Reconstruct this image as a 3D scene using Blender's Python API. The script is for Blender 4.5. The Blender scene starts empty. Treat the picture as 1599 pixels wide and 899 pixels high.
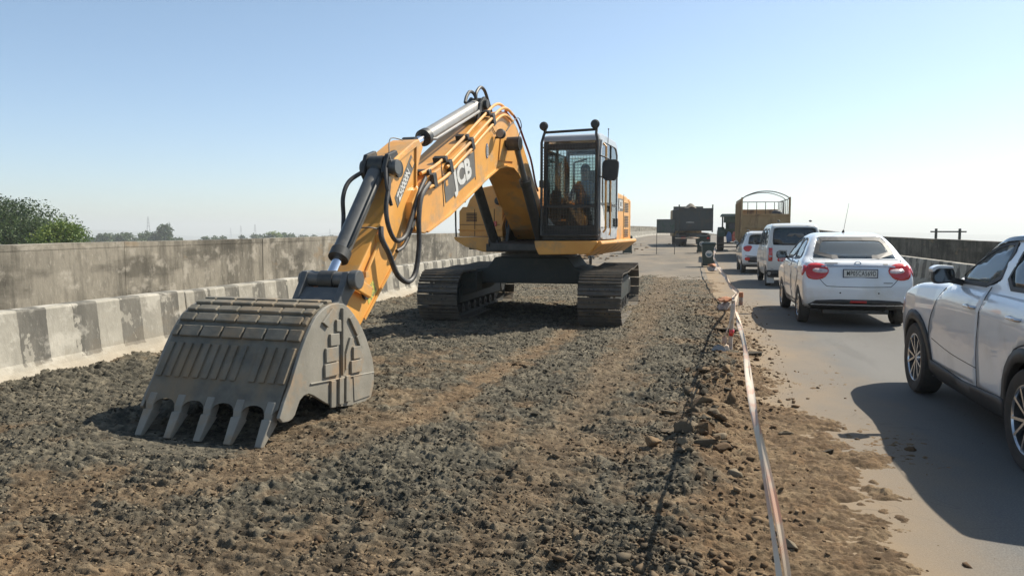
import bpy, bmesh, math, random
import numpy as np
from mathutils import Vector, Matrix
from mathutils.geometry import delaunay_2d_cdt
random.seed(7); rng = np.random.default_rng(7)
R = math.radians
sc = bpy.context.scene
COL = sc.collection
# ---------------------------------------------------------------- camera
# world frame: +Y runs along the bridge deck, +X to the right, z = 0 is the deck under the camera
cam_d = bpy.data.cameras.new('camera'); cam = bpy.data.objects.new('camera', cam_d); COL.objects.link(cam)
cam_d.sensor_width = 36; cam_d.lens = 36*1200/1599.; cam_d.clip_start = .05; cam_d.clip_end = 20000
cam.location = (0, 0, 1.6)
cam.rotation_euler = (R(90)-math.atan(91.5/1200), 0, math.atan(280/1203.5))
sc.camera = cam
# ---------------------------------------------------------------- light
SUN_AZ, SUN_EL = 45., 47.          # azimuth measured from +Y towards +X
SKY_STR, SUN_STR = .106, 5.0
w = bpy.data.worlds.new('World'); sc.world = w; w.use_nodes = True
nt = w.node_tree; nt.nodes.clear()
wo = nt.nodes.new('ShaderNodeOutputWorld'); bg = nt.nodes.new('ShaderNodeBackground')
sky = nt.nodes.new('ShaderNodeTexSky'); sky.sky_type = 'NISHITA'; sky.sun_disc = False
sky.sun_elevation = R(SUN_EL); sky.sun_rotation = R(SUN_AZ)
sky.altitude = 300; sky.air_density = 1.0; sky.dust_density = .9; sky.ozone_density = 1.0
# the deck climbs by 0.6 degree, so the true horizon lies a little below eye level in the deck's frame
tcn = nt.nodes.new('ShaderNodeTexCoord'); sx = nt.nodes.new('ShaderNodeSeparateXYZ'); cx = nt.nodes.new('ShaderNodeCombineXYZ')
ad = nt.nodes.new('ShaderNodeMath'); ad.operation = 'ADD'; ad.inputs[1].default_value = .014
mx = nt.nodes.new('ShaderNodeMath'); mx.operation = 'MAXIMUM'; mx.inputs[1].default_value = .004
L = nt.links.new
L(tcn.outputs['Generated'], sx.inputs[0]); L(sx.outputs[0], cx.inputs[0]); L(sx.outputs[1], cx.inputs[1])
L(sx.outputs[2], ad.inputs[0]); L(ad.outputs[0], mx.inputs[0]); L(mx.outputs[0], cx.inputs[2])
gn = nt.nodes.new('ShaderNodeVectorMath'); gn.operation = 'MULTIPLY'
tm = nt.nodes.new('ShaderNodeMix'); tm.data_type = 'RGBA'; tr_ = nt.nodes.new('ShaderNodeMapRange'); tr_.inputs[2].default_value = .42; nt.links.new(sx.outputs[2], tr_.inputs[0]); nt.links.new(tr_.outputs[0], tm.inputs[0])
tm.inputs[6].default_value = (.88, .94, 1.06, 1); tm.inputs[7].default_value = (.97, .99, .91, 1); nt.links.new(tm.outputs[2], gn.inputs[1])
L(cx.outputs[0], sky.inputs[0]); L(sky.outputs[0], gn.inputs[0]); L(gn.outputs[0], bg.inputs[0]); bg.inputs[1].default_value = SKY_STR
L(bg.outputs[0], wo.inputs[0])
sl = bpy.data.lights.new('sun', 'SUN'); sl.energy = SUN_STR; sl.angle = R(.5); sl.color = (1, .925, .80)
so = bpy.data.objects.new('sun', sl); COL.objects.link(so)
sdir = Vector((math.sin(R(SUN_AZ))*math.cos(R(SUN_EL)), math.cos(R(SUN_AZ))*math.cos(R(SUN_EL)), math.sin(R(SUN_EL))))
so.rotation_euler = sdir.to_track_quat('Z', 'Y').to_euler(); so.location = (0, 0, 60)
sc.view_settings.view_transform = 'Standard'; sc.view_settings.look = 'None'
sc.view_settings.exposure = 0.60; sc.view_settings.gamma = 1.0; sc.view_settings.use_curve_mapping = False
sc.cycles.max_bounces = 6; sc.cycles.transparent_max_bounces = 12; sc.cycles.volume_bounces = 0
sc.cycles.caustics_reflective = False; sc.cycles.caustics_refractive = False

# ---------------------------------------------------------------- objects and tags
def tag(o, label=None, cat=None, group=None, kind=None):
    if label: o['label'] = label
    if cat: o['category'] = cat
    if group: o['group'] = group
    if kind: o['kind'] = kind
    return o
def empty(name, loc=(0, 0, 0), rz=0, label=None, cat=None, group=None):
    o = bpy.data.objects.new(name, None); COL.objects.link(o); o.location = loc; o.rotation_euler = (0, 0, rz)
    o.empty_display_size = .2
    return tag(o, label, cat, group)
def copy_tree(o, parent=None):
    c = o.copy(); COL.objects.link(c)
    if parent: c.parent = parent
    for ch in [x for x in o.children]: copy_tree(ch, c)
    return c
def mesh_obj(name, verts, faces, mats, parent=None, smooth=False, midx=None, normals=None):
    me = bpy.data.meshes.new(name)
    verts = np.asarray(verts, dtype=np.float32)
    if isinstance(faces, np.ndarray):
        n, k = faces.shape
        me.vertices.add(len(verts)); me.vertices.foreach_set('co', verts.ravel())
        me.loops.add(n*k); me.loops.foreach_set('vertex_index', faces.ravel().astype(np.int32))
        me.polygons.add(n); me.polygons.foreach_set('loop_start', np.arange(0, n*k, k, dtype=np.int32))
        me.update(calc_edges=True); me.validate()
    else:
        me.from_pydata([tuple(map(float, v)) for v in verts], [], [tuple(map(int, f)) for f in faces]); me.update()
    if not isinstance(mats, (list, tuple)): mats = [mats]
    for m in mats: me.materials.append(m)
    if midx is not None: me.polygons.foreach_set('material_index', np.asarray(midx, dtype=np.int32))
    if smooth: me.polygons.foreach_set('use_smooth', np.ones(len(me.polygons), dtype=bool))
    if normals is not None: me.normals_split_custom_set_from_vertices([tuple(n) for n in normals])
    o = bpy.data.objects.new(name, me); COL.objects.link(o)
    if parent: o.parent = parent
    return o

def rotm(rx=0, ry=0, rz=0):
    return np.array((Matrix.Rotation(rz, 3, 'Z') @ Matrix.Rotation(ry, 3, 'Y') @ Matrix.Rotation(rx, 3, 'X')))
def frame(d, upv=(0, 0, 1)):
    d = np.array(d, float); d /= np.linalg.norm(d); u = np.array(upv, float)
    if abs(d @ u) > .98: u = np.array((0, 1., 0)) if abs(d[1]) < .9 else np.array((1., 0, 0))
    s = np.cross(d, u); s /= np.linalg.norm(s); u = np.cross(s, d)
    return d, s, u
class MB:
    def __init__(s): s.v = []; s.f = []; s.m = []; s.sm = []
    def add(s, v, f, mi=0, sm=False):
        n = len(s.v); s.v += [tuple(map(float, p)) for p in v]
        for q in f: s.f.append(tuple(i+n for i in q)); s.m.append(mi); s.sm.append(sm)
        return s
    def box(s, c, size, rot=None, mi=0, taper=(1, 1)):
        hx, hy, hz = size[0]/2, size[1]/2, size[2]/2
        p = np.array([(-hx, -hy, -hz), (hx, -hy, -hz), (hx, hy, -hz), (-hx, hy, -hz),
                      (-hx*taper[0], -hy*taper[1], hz), (hx*taper[0], -hy*taper[1], hz), (hx*taper[0], hy*taper[1], hz), (-hx*taper[0], hy*taper[1], hz)])
        if rot is not None: p = p @ (rotm(*rot) if len(np.shape(rot)) == 1 else np.array(rot)).T
        return s.add(p+np.array(c), [(0, 3, 2, 1), (4, 5, 6, 7), (0, 1, 5, 4), (1, 2, 6, 5), (2, 3, 7, 6), (3, 0, 4, 7)], mi)
    def bar(s, a, b, w, h, upv=(0, 0, 1), mi=0):
        a = np.array(a, float); b = np.array(b, float); d, sd, u = frame(b-a, upv)
        q = [(-1, -1), (1, -1), (1, 1), (-1, 1)]
        p = [a+sd*x*w/2+u*y*h/2 for x, y in q]+[b+sd*x*w/2+u*y*h/2 for x, y in q]
        return s.add(p, [(0, 3, 2, 1), (4, 5, 6, 7), (0, 1, 5, 4), (1, 2, 6, 5), (2, 3, 7, 6), (3, 0, 4, 7)][::1], mi)
    def cyl(s, a, b, r, r2=None, n=16, mi=0, sm=True, caps=True):
        r2 = r if r2 is None else r2
        a = np.array(a, float); b = np.array(b, float); d, sd, u = frame(b-a)
        t = np.arange(n)*2*math.pi/n
        ring = lambda c, rr: [c+rr*(math.cos(x)*sd+math.sin(x)*u) for x in t]
        s.add(ring(a, r)+ring(b, r2), [(i, n+i, n+(i+1) % n, (i+1) % n) for i in range(n)], mi, sm)
        if caps:
            s.add(ring(a, r), [tuple(range(n))], mi); s.add(ring(b, r2), [tuple(range(n-1, -1, -1))], mi)
        return s
    def tube(s, pts, r, n=8, mi=0, sub=0, caps=True):
        pts = [np.array(p, float) for p in pts]
        if sub: pts = catmull(pts, sub)
        k = len(pts); rings = []; u = None
        for i, p in enumerate(pts):
            d = pts[min(i+1, k-1)]-pts[max(i-1, 0)]
            if u is None: d_, sd, u = frame(d)
            else:
                d_ = d/np.linalg.norm(d); sd = np.cross(d_, u); sd /= np.linalg.norm(sd); u = np.cross(sd, d_)
            rr = r[i] if hasattr(r, '__len__') else r
            rings += [p+rr*(math.cos(t)*sd+math.sin(t)*u) for t in np.arange(n)*2*math.pi/n]
        f = [(a*n+i, (a+1)*n+i, (a+1)*n+(i+1) % n, a*n+(i+1) % n) for a in range(k-1) for i in range(n)]
        s.add(rings, f, mi, True)
        if caps: s.add(rings[:n], [tuple(range(n))], mi); s.add(rings[-n:], [tuple(range(n-1, -1, -1))], mi)
        return s
    def prism(s, poly, axis, a, b, mi=0, sm=False):
        """poly in the plane normal to axis; x: (y,z), y: (x,z), z: (x,y)"""
        n = len(poly)
        def P(p, t):
            return {'x': (t, p[0], p[1]), 'y': (p[0], t, p[1]), 'z': (p[0], p[1], t)}[axis]
        area = sum(poly[i][0]*poly[(i+1) % n][1]-poly[(i+1) % n][0]*poly[i][1] for i in range(n))
        if (area < 0) != (axis == 'y'): poly = poly[::-1]
        if b < a: a, b = b, a
        s.add([P(p, a) for p in poly]+[P(p, b) for p in poly],
              [(i, (i+1) % n, n+(i+1) % n, n+i) for i in range(n)], mi, sm)
        s.add([P(p, a) for p in poly], [tuple(range(n-1, -1, -1))], mi); s.add([P(p, b) for p in poly], [tuple(range(n))], mi)
        return s
    def lathe(s, prof, c, axis='x', n=32, mi=0, closed=False):
        """prof: list of (r, t) t along the axis"""
        v = []; k = len(prof)
        for r, t in prof:
            for i in range(n):
                a = 2*math.pi*i/n; x, y = r*math.cos(a), r*math.sin(a)
                v.append({'x': (t, x, y), 'y': (x, t, y), 'z': (x, y, t)}[axis])
        v = np.array(v)+np.array(c)
        kk = k if closed else k-1
        f = [(a*n+i, a*n+(i+1) % n, ((a+1) % k)*n+(i+1) % n, ((a+1) % k)*n+i) for a in range(kk) for i in range(n)]
        return s.add(v, f, mi, True)
    def sphere(s, c, r, n=12, mi=0, sq=(1, 1, 1)):
        prof = [(r*math.sin(math.pi*i/n), -r*math.cos(math.pi*i/n)) for i in range(n+1)]
        k = len(s.v); s.lathe([(max(p[0], 1e-4), p[1]) for p in prof], (0, 0, 0), 'z', n*2, mi)
        for i in range(k, len(s.v)): x, y, z = s.v[i]; s.v[i] = (x*sq[0]+c[0], y*sq[1]+c[1], z*sq[2]+c[2])
        return s
    def build(s, name, mats, parent=None, bevel=0, fix=True):
        me = bpy.data.meshes.new(name); me.from_pydata(s.v, [], s.f)
        if not isinstance(mats, (list, tuple)): mats = [mats]
        for m in mats: me.materials.append(m)
        me.polygons.foreach_set('material_index', s.m); me.polygons.foreach_set('use_smooth', s.sm)
        me.update()
        if fix:
            bm = bmesh.new(); bm.from_mesh(me); bmesh.ops.remove_doubles(bm, verts=bm.verts, dist=1e-5)
            bmesh.ops.recalc_face_normals(bm, faces=bm.faces)
            for e in bm.edges:
                if len(e.link_faces) == 2 and e.calc_face_angle(0) > .6: e.smooth = False
            bm.to_mesh(me); bm.free()
        o = bpy.data.objects.new(name, me); COL.objects.link(o)
        if parent: o.parent = parent
        if bevel:
            b = o.modifiers.new('bevel', 'BEVEL'); b.width = bevel; b.segments = 2; b.limit_method = 'ANGLE'; b.angle_limit = .6
        return o
def catmull(pts, sub, closed=False):
    pts = [np.array(p, float) for p in pts]; n = len(pts); out = []
    rngk = range(n if closed else n-1)
    for i in rngk:
        if closed: p0, p1, p2, p3 = pts[i-1], pts[i], pts[(i+1) % n], pts[(i+2) % n]
        else: p0, p1, p2, p3 = pts[max(i-1, 0)], pts[i], pts[i+1], pts[min(i+2, n-1)]
        for k in range(sub):
            t = k/sub
            out.append(.5*((2*p1)+(-p0+p2)*t+(2*p0-5*p1+4*p2-p3)*t*t+(-p0+3*p1-3*p2+p3)*t**3))
    if not closed: out.append(pts[-1])
    return out
def chaikin(pts, n=1, q=.25):
    pts = [np.array(p, float) for p in pts]
    for _ in range(n):
        o = []
        for i in range(len(pts)):
            a, b = pts[i], pts[(i+1) % len(pts)]
            o += [a*(1-q)+b*q, a*q+b*(1-q)]
        pts = o
    return pts
# ---------------------------------------------------------------- materials
def mat(name, col, rough=.6, metal=0., col2=None, nscale=3., lo=.35, hi=.65, bump=0., bscale=40., dirt=None, dscale=1.5, dlo=.5, dhi=.8,
        coat=0., spec=.5, stretch=(1, 1, 1), emit=0, world=False, dstretch=(1, 1, 1), detail=6):
    m = bpy.data.materials.new(name); m.use_nodes = True; nt = m.node_tree; b = nt.nodes['Principled BSDF']
    b.inputs['Roughness'].default_value = rough; b.inputs['Metallic'].default_value = metal
    b.inputs['Coat Weight'].default_value = coat; b.inputs['Coat Roughness'].default_value = .06
    b.inputs['Specular IOR Level'].default_value = spec
    N = nt.nodes.new; L = nt.links.new
    tc = N('ShaderNodeTexCoord')
    if world:
        g = N('ShaderNodeNewGeometry'); src = g.outputs['Position']
    else: src = tc.outputs['Object']
    def noise(scale, st, det=detail):
        mp = N('ShaderNodeMapping'); mp.inputs['Scale'].default_value = st; L(src, mp.inputs[0])
        n = N('ShaderNodeTexNoise'); n.inputs['Scale'].default_value = scale; n.inputs['Detail'].default_value = det
        n.inputs['Roughness'].default_value = .62; L(mp.outputs[0], n.inputs[0]); return n.outputs[0]
    def ramp(fac, a, c):
        r = N('ShaderNodeMapRange'); r.inputs[1].default_value = a; r.inputs[2].default_value = c; L(fac, r.inputs[0]); return r.outputs[0]
    def mixc(fac, A, B):
        x = N('ShaderNodeMix'); x.data_type = 'RGBA'; L(fac, x.inputs[0])
        for v, i in ((A, 6), (B, 7)):
            if hasattr(v, 'links'): L(v, x.inputs[i])
            else: x.inputs[i].default_value = (*v, 1)
        return x.outputs[2]
    c = col
    if col2 is not None: c = mixc(ramp(noise(nscale, stretch), lo, hi), col, col2)
    if dirt is not None:
        f = ramp(noise(dscale, dstretch), dlo, dhi); c = mixc(f, c, dirt)
        rr = N('ShaderNodeMapRange'); rr.inputs[3].default_value = rough; rr.inputs[4].default_value = max(rough, .85); L(f, rr.inputs[0]); L(rr.outputs[0], b.inputs['Roughness'])
    if hasattr(c, 'links'): L(c, b.inputs['Base Color'])
    else: b.inputs['Base Color'].default_value = (*c, 1)
    if bump:
        bp = N('ShaderNodeBump'); bp.inputs['Strength'].default_value = 1; bp.inputs['Distance'].default_value = bump
        L(noise(bscale, stretch), bp.inputs['Height']); L(bp.outputs[0], b.inputs['Normal'])
    if emit:
        b.inputs['Emission Color'].default_value = (*col, 1); b.inputs['Emission Strength'].default_value = emit
    return m
def glass(name, col, rough=.02, mixf=.35, ior=1.5, dust=.08, dcol=(.45, .47, .45)):
    """thin automotive glass: glossy reflection over a tinted see-through sheet"""
    m = bpy.data.materials.new(name); m.use_nodes = True; nt = m.node_tree; nt.nodes.clear(); N = nt.nodes.new; L = nt.links.new
    o = N('ShaderNodeOutputMaterial'); t = N('ShaderNodeBsdfTransparent'); t.inputs[0].default_value = (*col, 1)
    g = N('ShaderNodeBsdfGlossy'); g.inputs['Roughness'].default_value = rough; g.inputs[0].default_value = (.9, .95, 1, 1)
    fr = N('ShaderNodeFresnel'); fr.inputs[0].default_value = ior
    mr = N('ShaderNodeMapRange'); mr.inputs[3].default_value = .03; mr.inputs[4].default_value = 1.0; L(fr.outputs[0], mr.inputs[0])
    mr.inputs[2].default_value = 1.0; mr.inputs[1].default_value = 0.
    mx = N('ShaderNodeMixShader'); L(mr.outputs[0], mx.inputs[0]); L(t.outputs[0], mx.inputs[1]); L(g.outputs[0], mx.inputs[2])
    df = N('ShaderNodeBsdfDiffuse'); df.inputs[0].default_value = (*dcol, 1); m2 = N('ShaderNodeMixShader'); m2.inputs[0].default_value = dust; L(mx.outputs[0], m2.inputs[1]); L(df.outputs[0], m2.inputs[2]); L(m2.outputs[0], o.inputs[0])
    return m
MT = {}
MT['orange'] = mat('orange_paint', (.74, .37, .085), .42, col2=(.66, .31, .065), nscale=2.2, dirt=(.34, .25, .15), dscale=2.6, dlo=.52, dhi=.74, bump=.0008, bscale=14, coat=.1)
MT['black_steel'] = mat('black_steel', (.022, .024, .024), .5, col2=(.05, .05, .045), nscale=9, dirt=(.16, .13, .1), dscale=3, dlo=.58, dhi=.85, bump=.001, bscale=60)
MT['hose'] = mat('hose_rubber', (.02, .021, .023), .55, col2=(.06, .055, .05), nscale=14)
MT['grey_panel'] = mat('grey_panel', (.12, .115, .105), .5, col2=(.16, .15, .13), nscale=8)
MT['white_paint'] = mat('white_lettering', (.66, .66, .63), .5, col2=(.55, .54, .5), nscale=12)
MT['chrome'] = mat('chrome_rod', (.75, .76, .8), .14, metal=1.)
MT['worn_steel'] = mat('worn_steel', (.20, .185, .155), .6, metal=0, col2=(.12, .115, .10), nscale=5, dirt=(.23, .165, .105), dscale=3.2, dlo=.5, dhi=.72, bump=.002, bscale=30)
MT['bucket_shell'] = mat('bucket_shell_steel', (.185, .165, .125), .62, col2=(.10, .092, .07), nscale=5, dirt=(.24, .175, .105), dscale=2.6, dlo=.42, dhi=.66, bump=.004, bscale=22, dstretch=(1, 1, .6))  # base darkened: shade on the front plate is put into the colour
MT['bucket_side'] = mat('bucket_side_steel', (.28, .26, .215), .55, col2=(.21, .195, .16), nscale=4, dirt=(.30, .22, .14), dscale=3.4, dlo=.52, dhi=.68, bump=.002, bscale=26)  # base paler than the shell, with the side's sunlight put into it
MT['track_steel'] = mat('track_steel', (.085, .077, .064), .6, metal=.1, col2=(.13, .112, .088), nscale=12, dirt=(.22, .165, .11), dscale=5, dlo=.5, dhi=.75, bump=.003, bscale=50)
MT['carbody'] = mat('undercarriage_shade_tint', (.018, .027, .025), .6, col2=(.03, .036, .032), nscale=4, dirt=(.075, .065, .05), dscale=3, dlo=.55, dhi=.8, bump=.001, bscale=30)  # dark grey frame; the greenish teal of its shade is in the colour
MT['cyl_grey'] = mat('cylinder_grey', (.27, .26, .24), .38, metal=.1, col2=(.33, .32, .3), nscale=5, dirt=(.2, .16, .12), dscale=4, dlo=.55, dhi=.8)
MT['cyl_dark'] = mat('cylinder_dark', (.075, .08, .08), .42, col2=(.11, .11, .105), nscale=6, dirt=(.2, .17, .13), dscale=4, dlo=.6, dhi=.85)
MT['cabglass'] = glass('cab_glass', (.80, .85, .82), dust=.05)
MT['glass'] = glass('window_glass', (.66, .74, .72), dust=.16, dcol=(.5, .55, .55))
MT['glass_dark'] = glass('tinted_glass', (.2, .25, .26), dust=.10, dcol=(.2, .26, .28))
MT['white_car'] = mat('white_car_paint', (.75, .77, .78), .3, coat=.9, col2=(.72, .74, .75), nscale=1.5, dirt=(.60, .57, .50), dscale=1.6, dlo=.52, dhi=.8)
MT['white_car'].node_tree.nodes['Principled BSDF'].inputs['Coat Roughness'].default_value = .03
MT['white_van'] = mat('white_van_paint', (.62, .62, .59), .35, coat=.6, col2=(.55, .55, .52), nscale=1.5, dirt=(.4, .36, .3), dscale=1.2, dlo=.6, dhi=.9)
MT['trim'] = mat('black_trim', (.025, .026, .028), .55, col2=(.04, .04, .04), nscale=10)
MT['seam'] = mat('seam_gap', (.03, .03, .032), .8)
MT['tyre'] = mat('tyre_rubber', (.028, .027, .026), .8, col2=(.06, .052, .043), nscale=6, bump=.002, bscale=70)
MT['alloy'] = mat('alloy_rim', (.55, .55, .56), .25, metal=.9)
MT['alloy_dark'] = mat('dark_rim', (.03, .03, .032), .4, metal=.3)
MT['red_lamp'] = mat('red_lamp', (.52, .018, .015), .12, coat=.8)
MT['clear_lamp'] = mat('clear_lamp', (.62, .5, .48), .12, coat=.8, col2=(.4, .3, .3), nscale=25)
MT['mirror'] = mat('mirror_glass', (.13, .14, .15), .06, metal=1)
MT['seat'] = mat('seat_fabric', (.055, .055, .06), .8, col2=(.08, .08, .085), nscale=8)
MT['skin'] = mat('skin', (.28, .15, .09), .55)
MT['blue_cloth'] = mat('blue_cloth', (.06, .12, .25), .85, col2=(.08, .15, .3), nscale=6)
MT['hair'] = mat('black_hair', (.012, .01, .009), .6)
MT['bin'] = mat('bin_plastic', (.012, .035, .032), .45, col2=(.02, .045, .04), nscale=6, dirt=(.1, .09, .07), dscale=5, dlo=.6, dhi=.8)
# ================================================================ deck profile
def deck_z(y):
    y = np.asarray(y, float)
    z = .62*(1-np.exp(-np.maximum(y-38, 0)/25.))
    return z-np.maximum(y-128, 0)**2*.00034
def deck_x(y):
    return np.maximum(np.asarray(y, float)-108, 0)**2*.0017
def hsh(ix, iy, seed):
    h = (ix.astype(np.int64)*374761393+iy.astype(np.int64)*668265263+seed*1274126177) & 0x7fffffff
    h = ((h ^ (h >> 13))*1274126177) & 0x7fffffff
    return ((h ^ (h >> 16)) & 0xffff)/65535.
def vn(x, y, seed=0):
    ix = np.floor(x); iy = np.floor(y); fx = x-ix; fy = y-iy
    fx = fx*fx*fx*(fx*(fx*6-15)+10); fy = fy*fy*fy*(fy*(fy*6-15)+10)
    a = hsh(ix, iy, seed); b = hsh(ix+1, iy, seed); c = hsh(ix, iy+1, seed); d = hsh(ix+1, iy+1, seed)
    return (a*(1-fx)+b*fx)*(1-fy)+(c*(1-fx)+d*fx)*fy
def fbm(x, y, f, o=4, g=.5, seed=0):
    s = 0; a = 1; t = 0
    for i in range(o):
        s = s+a*vn(x*f+17.3*i, y*f-9.1*i, seed+i); t += a; a *= g; f *= 2.03
    return s/t
def sstep(a, b, x): t = np.clip((x-a)/(b-a), 0, 1); return t*t*(3-2*t)
def cells(x, y, f, seed):
    """distance to the nearest jittered point, for clod-like bumps"""
    X = x*f; Y = y*f; ix = np.floor(X); iy = np.floor(Y); best = np.full(X.shape, 9.); rnd = np.zeros(X.shape)
    for dx in (-1, 0, 1):
        for dy in (-1, 0, 1):
            a = ix+dx; b = iy+dy
            px = a+hsh(a, b, seed); py = b+hsh(a, b, seed+5); d = (X-px)**2+(Y-py)**2
            m = d < best; best = np.where(m, d, best); rnd = np.where(m, hsh(a, b, seed+9), rnd)
    return np.sqrt(best), rnd
def edge_x(y):                       # where the loose gravel ends and the sandy spill begins
    return np.interp(y, [2, 3.5, 5.7, 8, 11, 21, 27], [-.35, -.2, -.05, .15, .32, .38, .4])
def sandy(x, y):                     # 0 = broken dark asphalt, 1 = tan sand and dust
    n = fbm(x, y, 1.1, 4, .55, 3); n2 = fbm(x, y, 5, 4, .6, 23)
    s = sstep(-.12, .3, x-edge_x(y)+(n2-.5)*.9)*.92
    s = np.maximum(s, sstep(.45, -.5, y-2.95+(x+2.6)*.28+(n-.5)*1.3+(n2-.5)*.6)*(x < 0))
    s = np.maximum(s, .62*sstep(.47, .74, n+(n2-.5)*.5-.02*np.clip(y-5, -2, 5)))
    d = np.abs(x-np.interp(y, [5, 6, 9.5, 12], [-2.5, -2.2, -1.9, -1.75])); s = np.maximum(s, .78*sstep(.30, .03, d+(n2-.5)*.45)*sstep(4.8, 6, y))
    d = np.abs(x-np.interp(y, [2.5, 6, 12], [-.95, -.9, -.75])); s = np.maximum(s, .5*sstep(.36, .05, d+(n2-.5)*.6))
    s = np.maximum(s, .55*sstep(12, 18, y)*sstep(.35, .6, n2)*(x > -1.2))
    s = np.maximum(s, .5*sstep(3.9, 2.9, y+(n-.5)*1.2+(n2-.5)*.5))
    return s
def bed_h(x, y, fine=True):
    sd = sandy(x, y); rough = .74*(1-(.66-.30*sstep(-.05, .3, x-edge_x(y)))*sd)
    z = .02+(fbm(x, y, .8, 3, .5, 40)-.5)*.07
    wx = (vn(x*16, y*16, 201)-.5)*.07+(vn(x*45, y*45, 203)-.5)*.022; wy = (vn(x*16, y*16, 202)-.5)*.07+(vn(x*45, y*45, 204)-.5)*.022
    c1, r1 = cells(x+wx, y+wy, 9, 60); p1 = np.clip(1-c1*1.25, 0, 1); z = z+rough*.030*np.minimum(p1, .42+.2*r1)*(.1+r1*r1*1.3)
    c2, r2 = cells(x*.8+wx*.7, y*1.1+wy*.7, 23, 70); p2 = np.clip(1-c2*1.35, 0, 1); z = z+rough*.034*np.minimum(p2, .38+.25*r2)*(.1+r2)
    rd = 1-np.abs(2*fbm(x*.30+wx, y*1.25+wy, 11, 3, .6, 130)-1)*2.2; z = z+rough*.030*np.clip(rd, 0, 1)**1.5*(x < edge_x(y)+.6)
    z = z+(rough*.030+.007)*(fbm(x*.6, y*1.1, 30, 3, .65, 80)-.5)*1.7
    # tread ridges pressed across the deck by the tracks
    wv = vn(x*2.2, y*2.2, 90)*.14+vn(x*9, y*4, 91)*.03; band = sstep(.36, .6, fbm(x*1.5, y*.35, 1, 2, .5, 95))
    z = z+.019*band*np.clip(1.6*rough-.55, .04, 1)*(x < edge_x(y)+.15)*np.sin((y+wv)*2*math.pi/.105)
    # loose bank against the barrier, spill ridge along the tape
    z = z+.09*sstep(-5.5, -6.3, x)*sstep(30, 10, y)*(.5+fbm(x, y, 2.5, 3, .5, 7))
    d = x-edge_x(y)-.12; z = z+.06*np.exp(-(d/.22)**2)*sstep(12, 8, y)*sstep(3.2, 5, y)*(.2+1.5*fbm(x, y, 4, 3, .5, 31))
    # spill fans out over the road
    bk = np.exp(-(((x+3.65)/.9)**2+((y-5.05)/.5)**2)**2); z = z*(1-.7*bk)-.045*bk
    fan = np.interp(y, [2, 3.2, 4.6, 5.6, 6.6, 7.5, 9.5, 14, 22, 27], [1.15, 1.1, 1.12, 1.15, 1.05, .75, .7, .62, .62, .6])
    z = z-.05*sstep(-.30, .22, x-fan+(fbm(x, y, 3.2, 4, .6, 55)-.5)*.9)
    z = z-.05*sstep(25.2, 26.8, y+(fbm(x, y, .8, 4, .6, 66)-.5)*5.5)
    return z, sd, np.clip(.5*r2+.5*r1+.35*(fbm(x*.7, y, 14, 3, .6, 33)-.5), 0, 1)
# fan-shaped grid, fine where the eye is close
ny, nx = 1080, 1080
yy = np.geomspace(1.7, 27.2, ny)
xl = np.maximum(-6.55, -1.75*yy-1.6); U = np.linspace(0, 1, nx)
X = xl[:, None]+(1.75-xl)[:, None]*U[None, :]; Yg = np.repeat(yy[:, None], nx, 1)
Z, SD, TN = bed_h(X, Yg)
V = np.stack([X, Yg, Z], -1).reshape(-1, 3)
ii = (np.arange(ny-1)[:, None]*nx+np.arange(nx-1)[None, :]).ravel()
Fq = np.stack([ii, ii+1, ii+nx+1, ii+nx], -1)

def bed_mat(name, stones=False):
    m = bpy.data.materials.new(name); m.use_nodes = True; nt = m.node_tree; b = nt.nodes['Principled BSDF']; N = nt.nodes.new; L = nt.links.new
    b.inputs['Roughness'].default_value = .92; b.inputs['Specular IOR Level'].default_value = .25
    at = N('ShaderNodeAttribute'); at.attribute_name = 'sand'; g = N('ShaderNodeNewGeometry')
    def nz(s, d=5, r=.65):
        n = N('ShaderNodeTexNoise'); n.inputs['Scale'].default_value = s; n.inputs['Detail'].default_value = d; n.inputs['Roughness'].default_value = r; L(g.outputs['Position'], n.inputs[0]); return n.outputs[0]
    def rp(f, a, c):
        r = N('ShaderNodeMapRange'); r.inputs[1].default_value = a; r.inputs[2].default_value = c; L(f, r.inputs[0]); return r.outputs[0]
    def mx(f, A, B):
        x = N('ShaderNodeMix'); x.data_type = 'RGBA'; L(f, x.inputs[0])
        for v, i in ((A, 6), (B, 7)):
            if hasattr(v, 'links'): L(v, x.inputs[i])
            else: x.inputs[i].default_value = (*v, 1)
        return x.outputs[2]
    tn = N('ShaderNodeAttribute'); tn.attribute_name = 'tone'
    dark = mx(rp(tn.outputs['Fac'], .2, .85), mx(rp(nz(19), .38, .64), (.030, .029, .022), (.066, .060, .045)), mx(rp(nz(9), .38, .64), (.10, .090, .067), (.19, .165, .118)))
    sand = mx(rp(nz(4.5), .38, .62), (.25, .18, .105), (.165, .10, .05))
    sand = mx(rp(nz(38), .50, .66), sand, (.075, .047, .025)); sand = mx(rp(tn.outputs['Fac'], .75, .2), sand, (.10, .064, .034))
    if stones:
        c = mx(at.outputs['Fac'], mx(tn.outputs['Fac'], (.032, .029, .021), (.22, .185, .13)), mx(tn.outputs['Fac'], (.10, .058, .028), (.27, .19, .11)))
    else: c = mx(at.outputs['Fac'], dark, sand)
    L(c, b.inputs['Base Color'])
    bp = N('ShaderNodeBump'); bp.inputs['Distance'].default_value = .008 if not stones else .002; bp.inputs['Strength'].default_value = 1
    L(nz(120 if not stones else 90, 4, .7), bp.inputs['Height']); L(bp.outputs[0], b.inputs['Normal'])
    return m
MT['bed'] = bed_mat('gravel_bed'); MT['stone'] = bed_mat('stones', True)
bed = mesh_obj('gravel_bed', V, Fq, MT['bed'], smooth=False)
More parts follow.
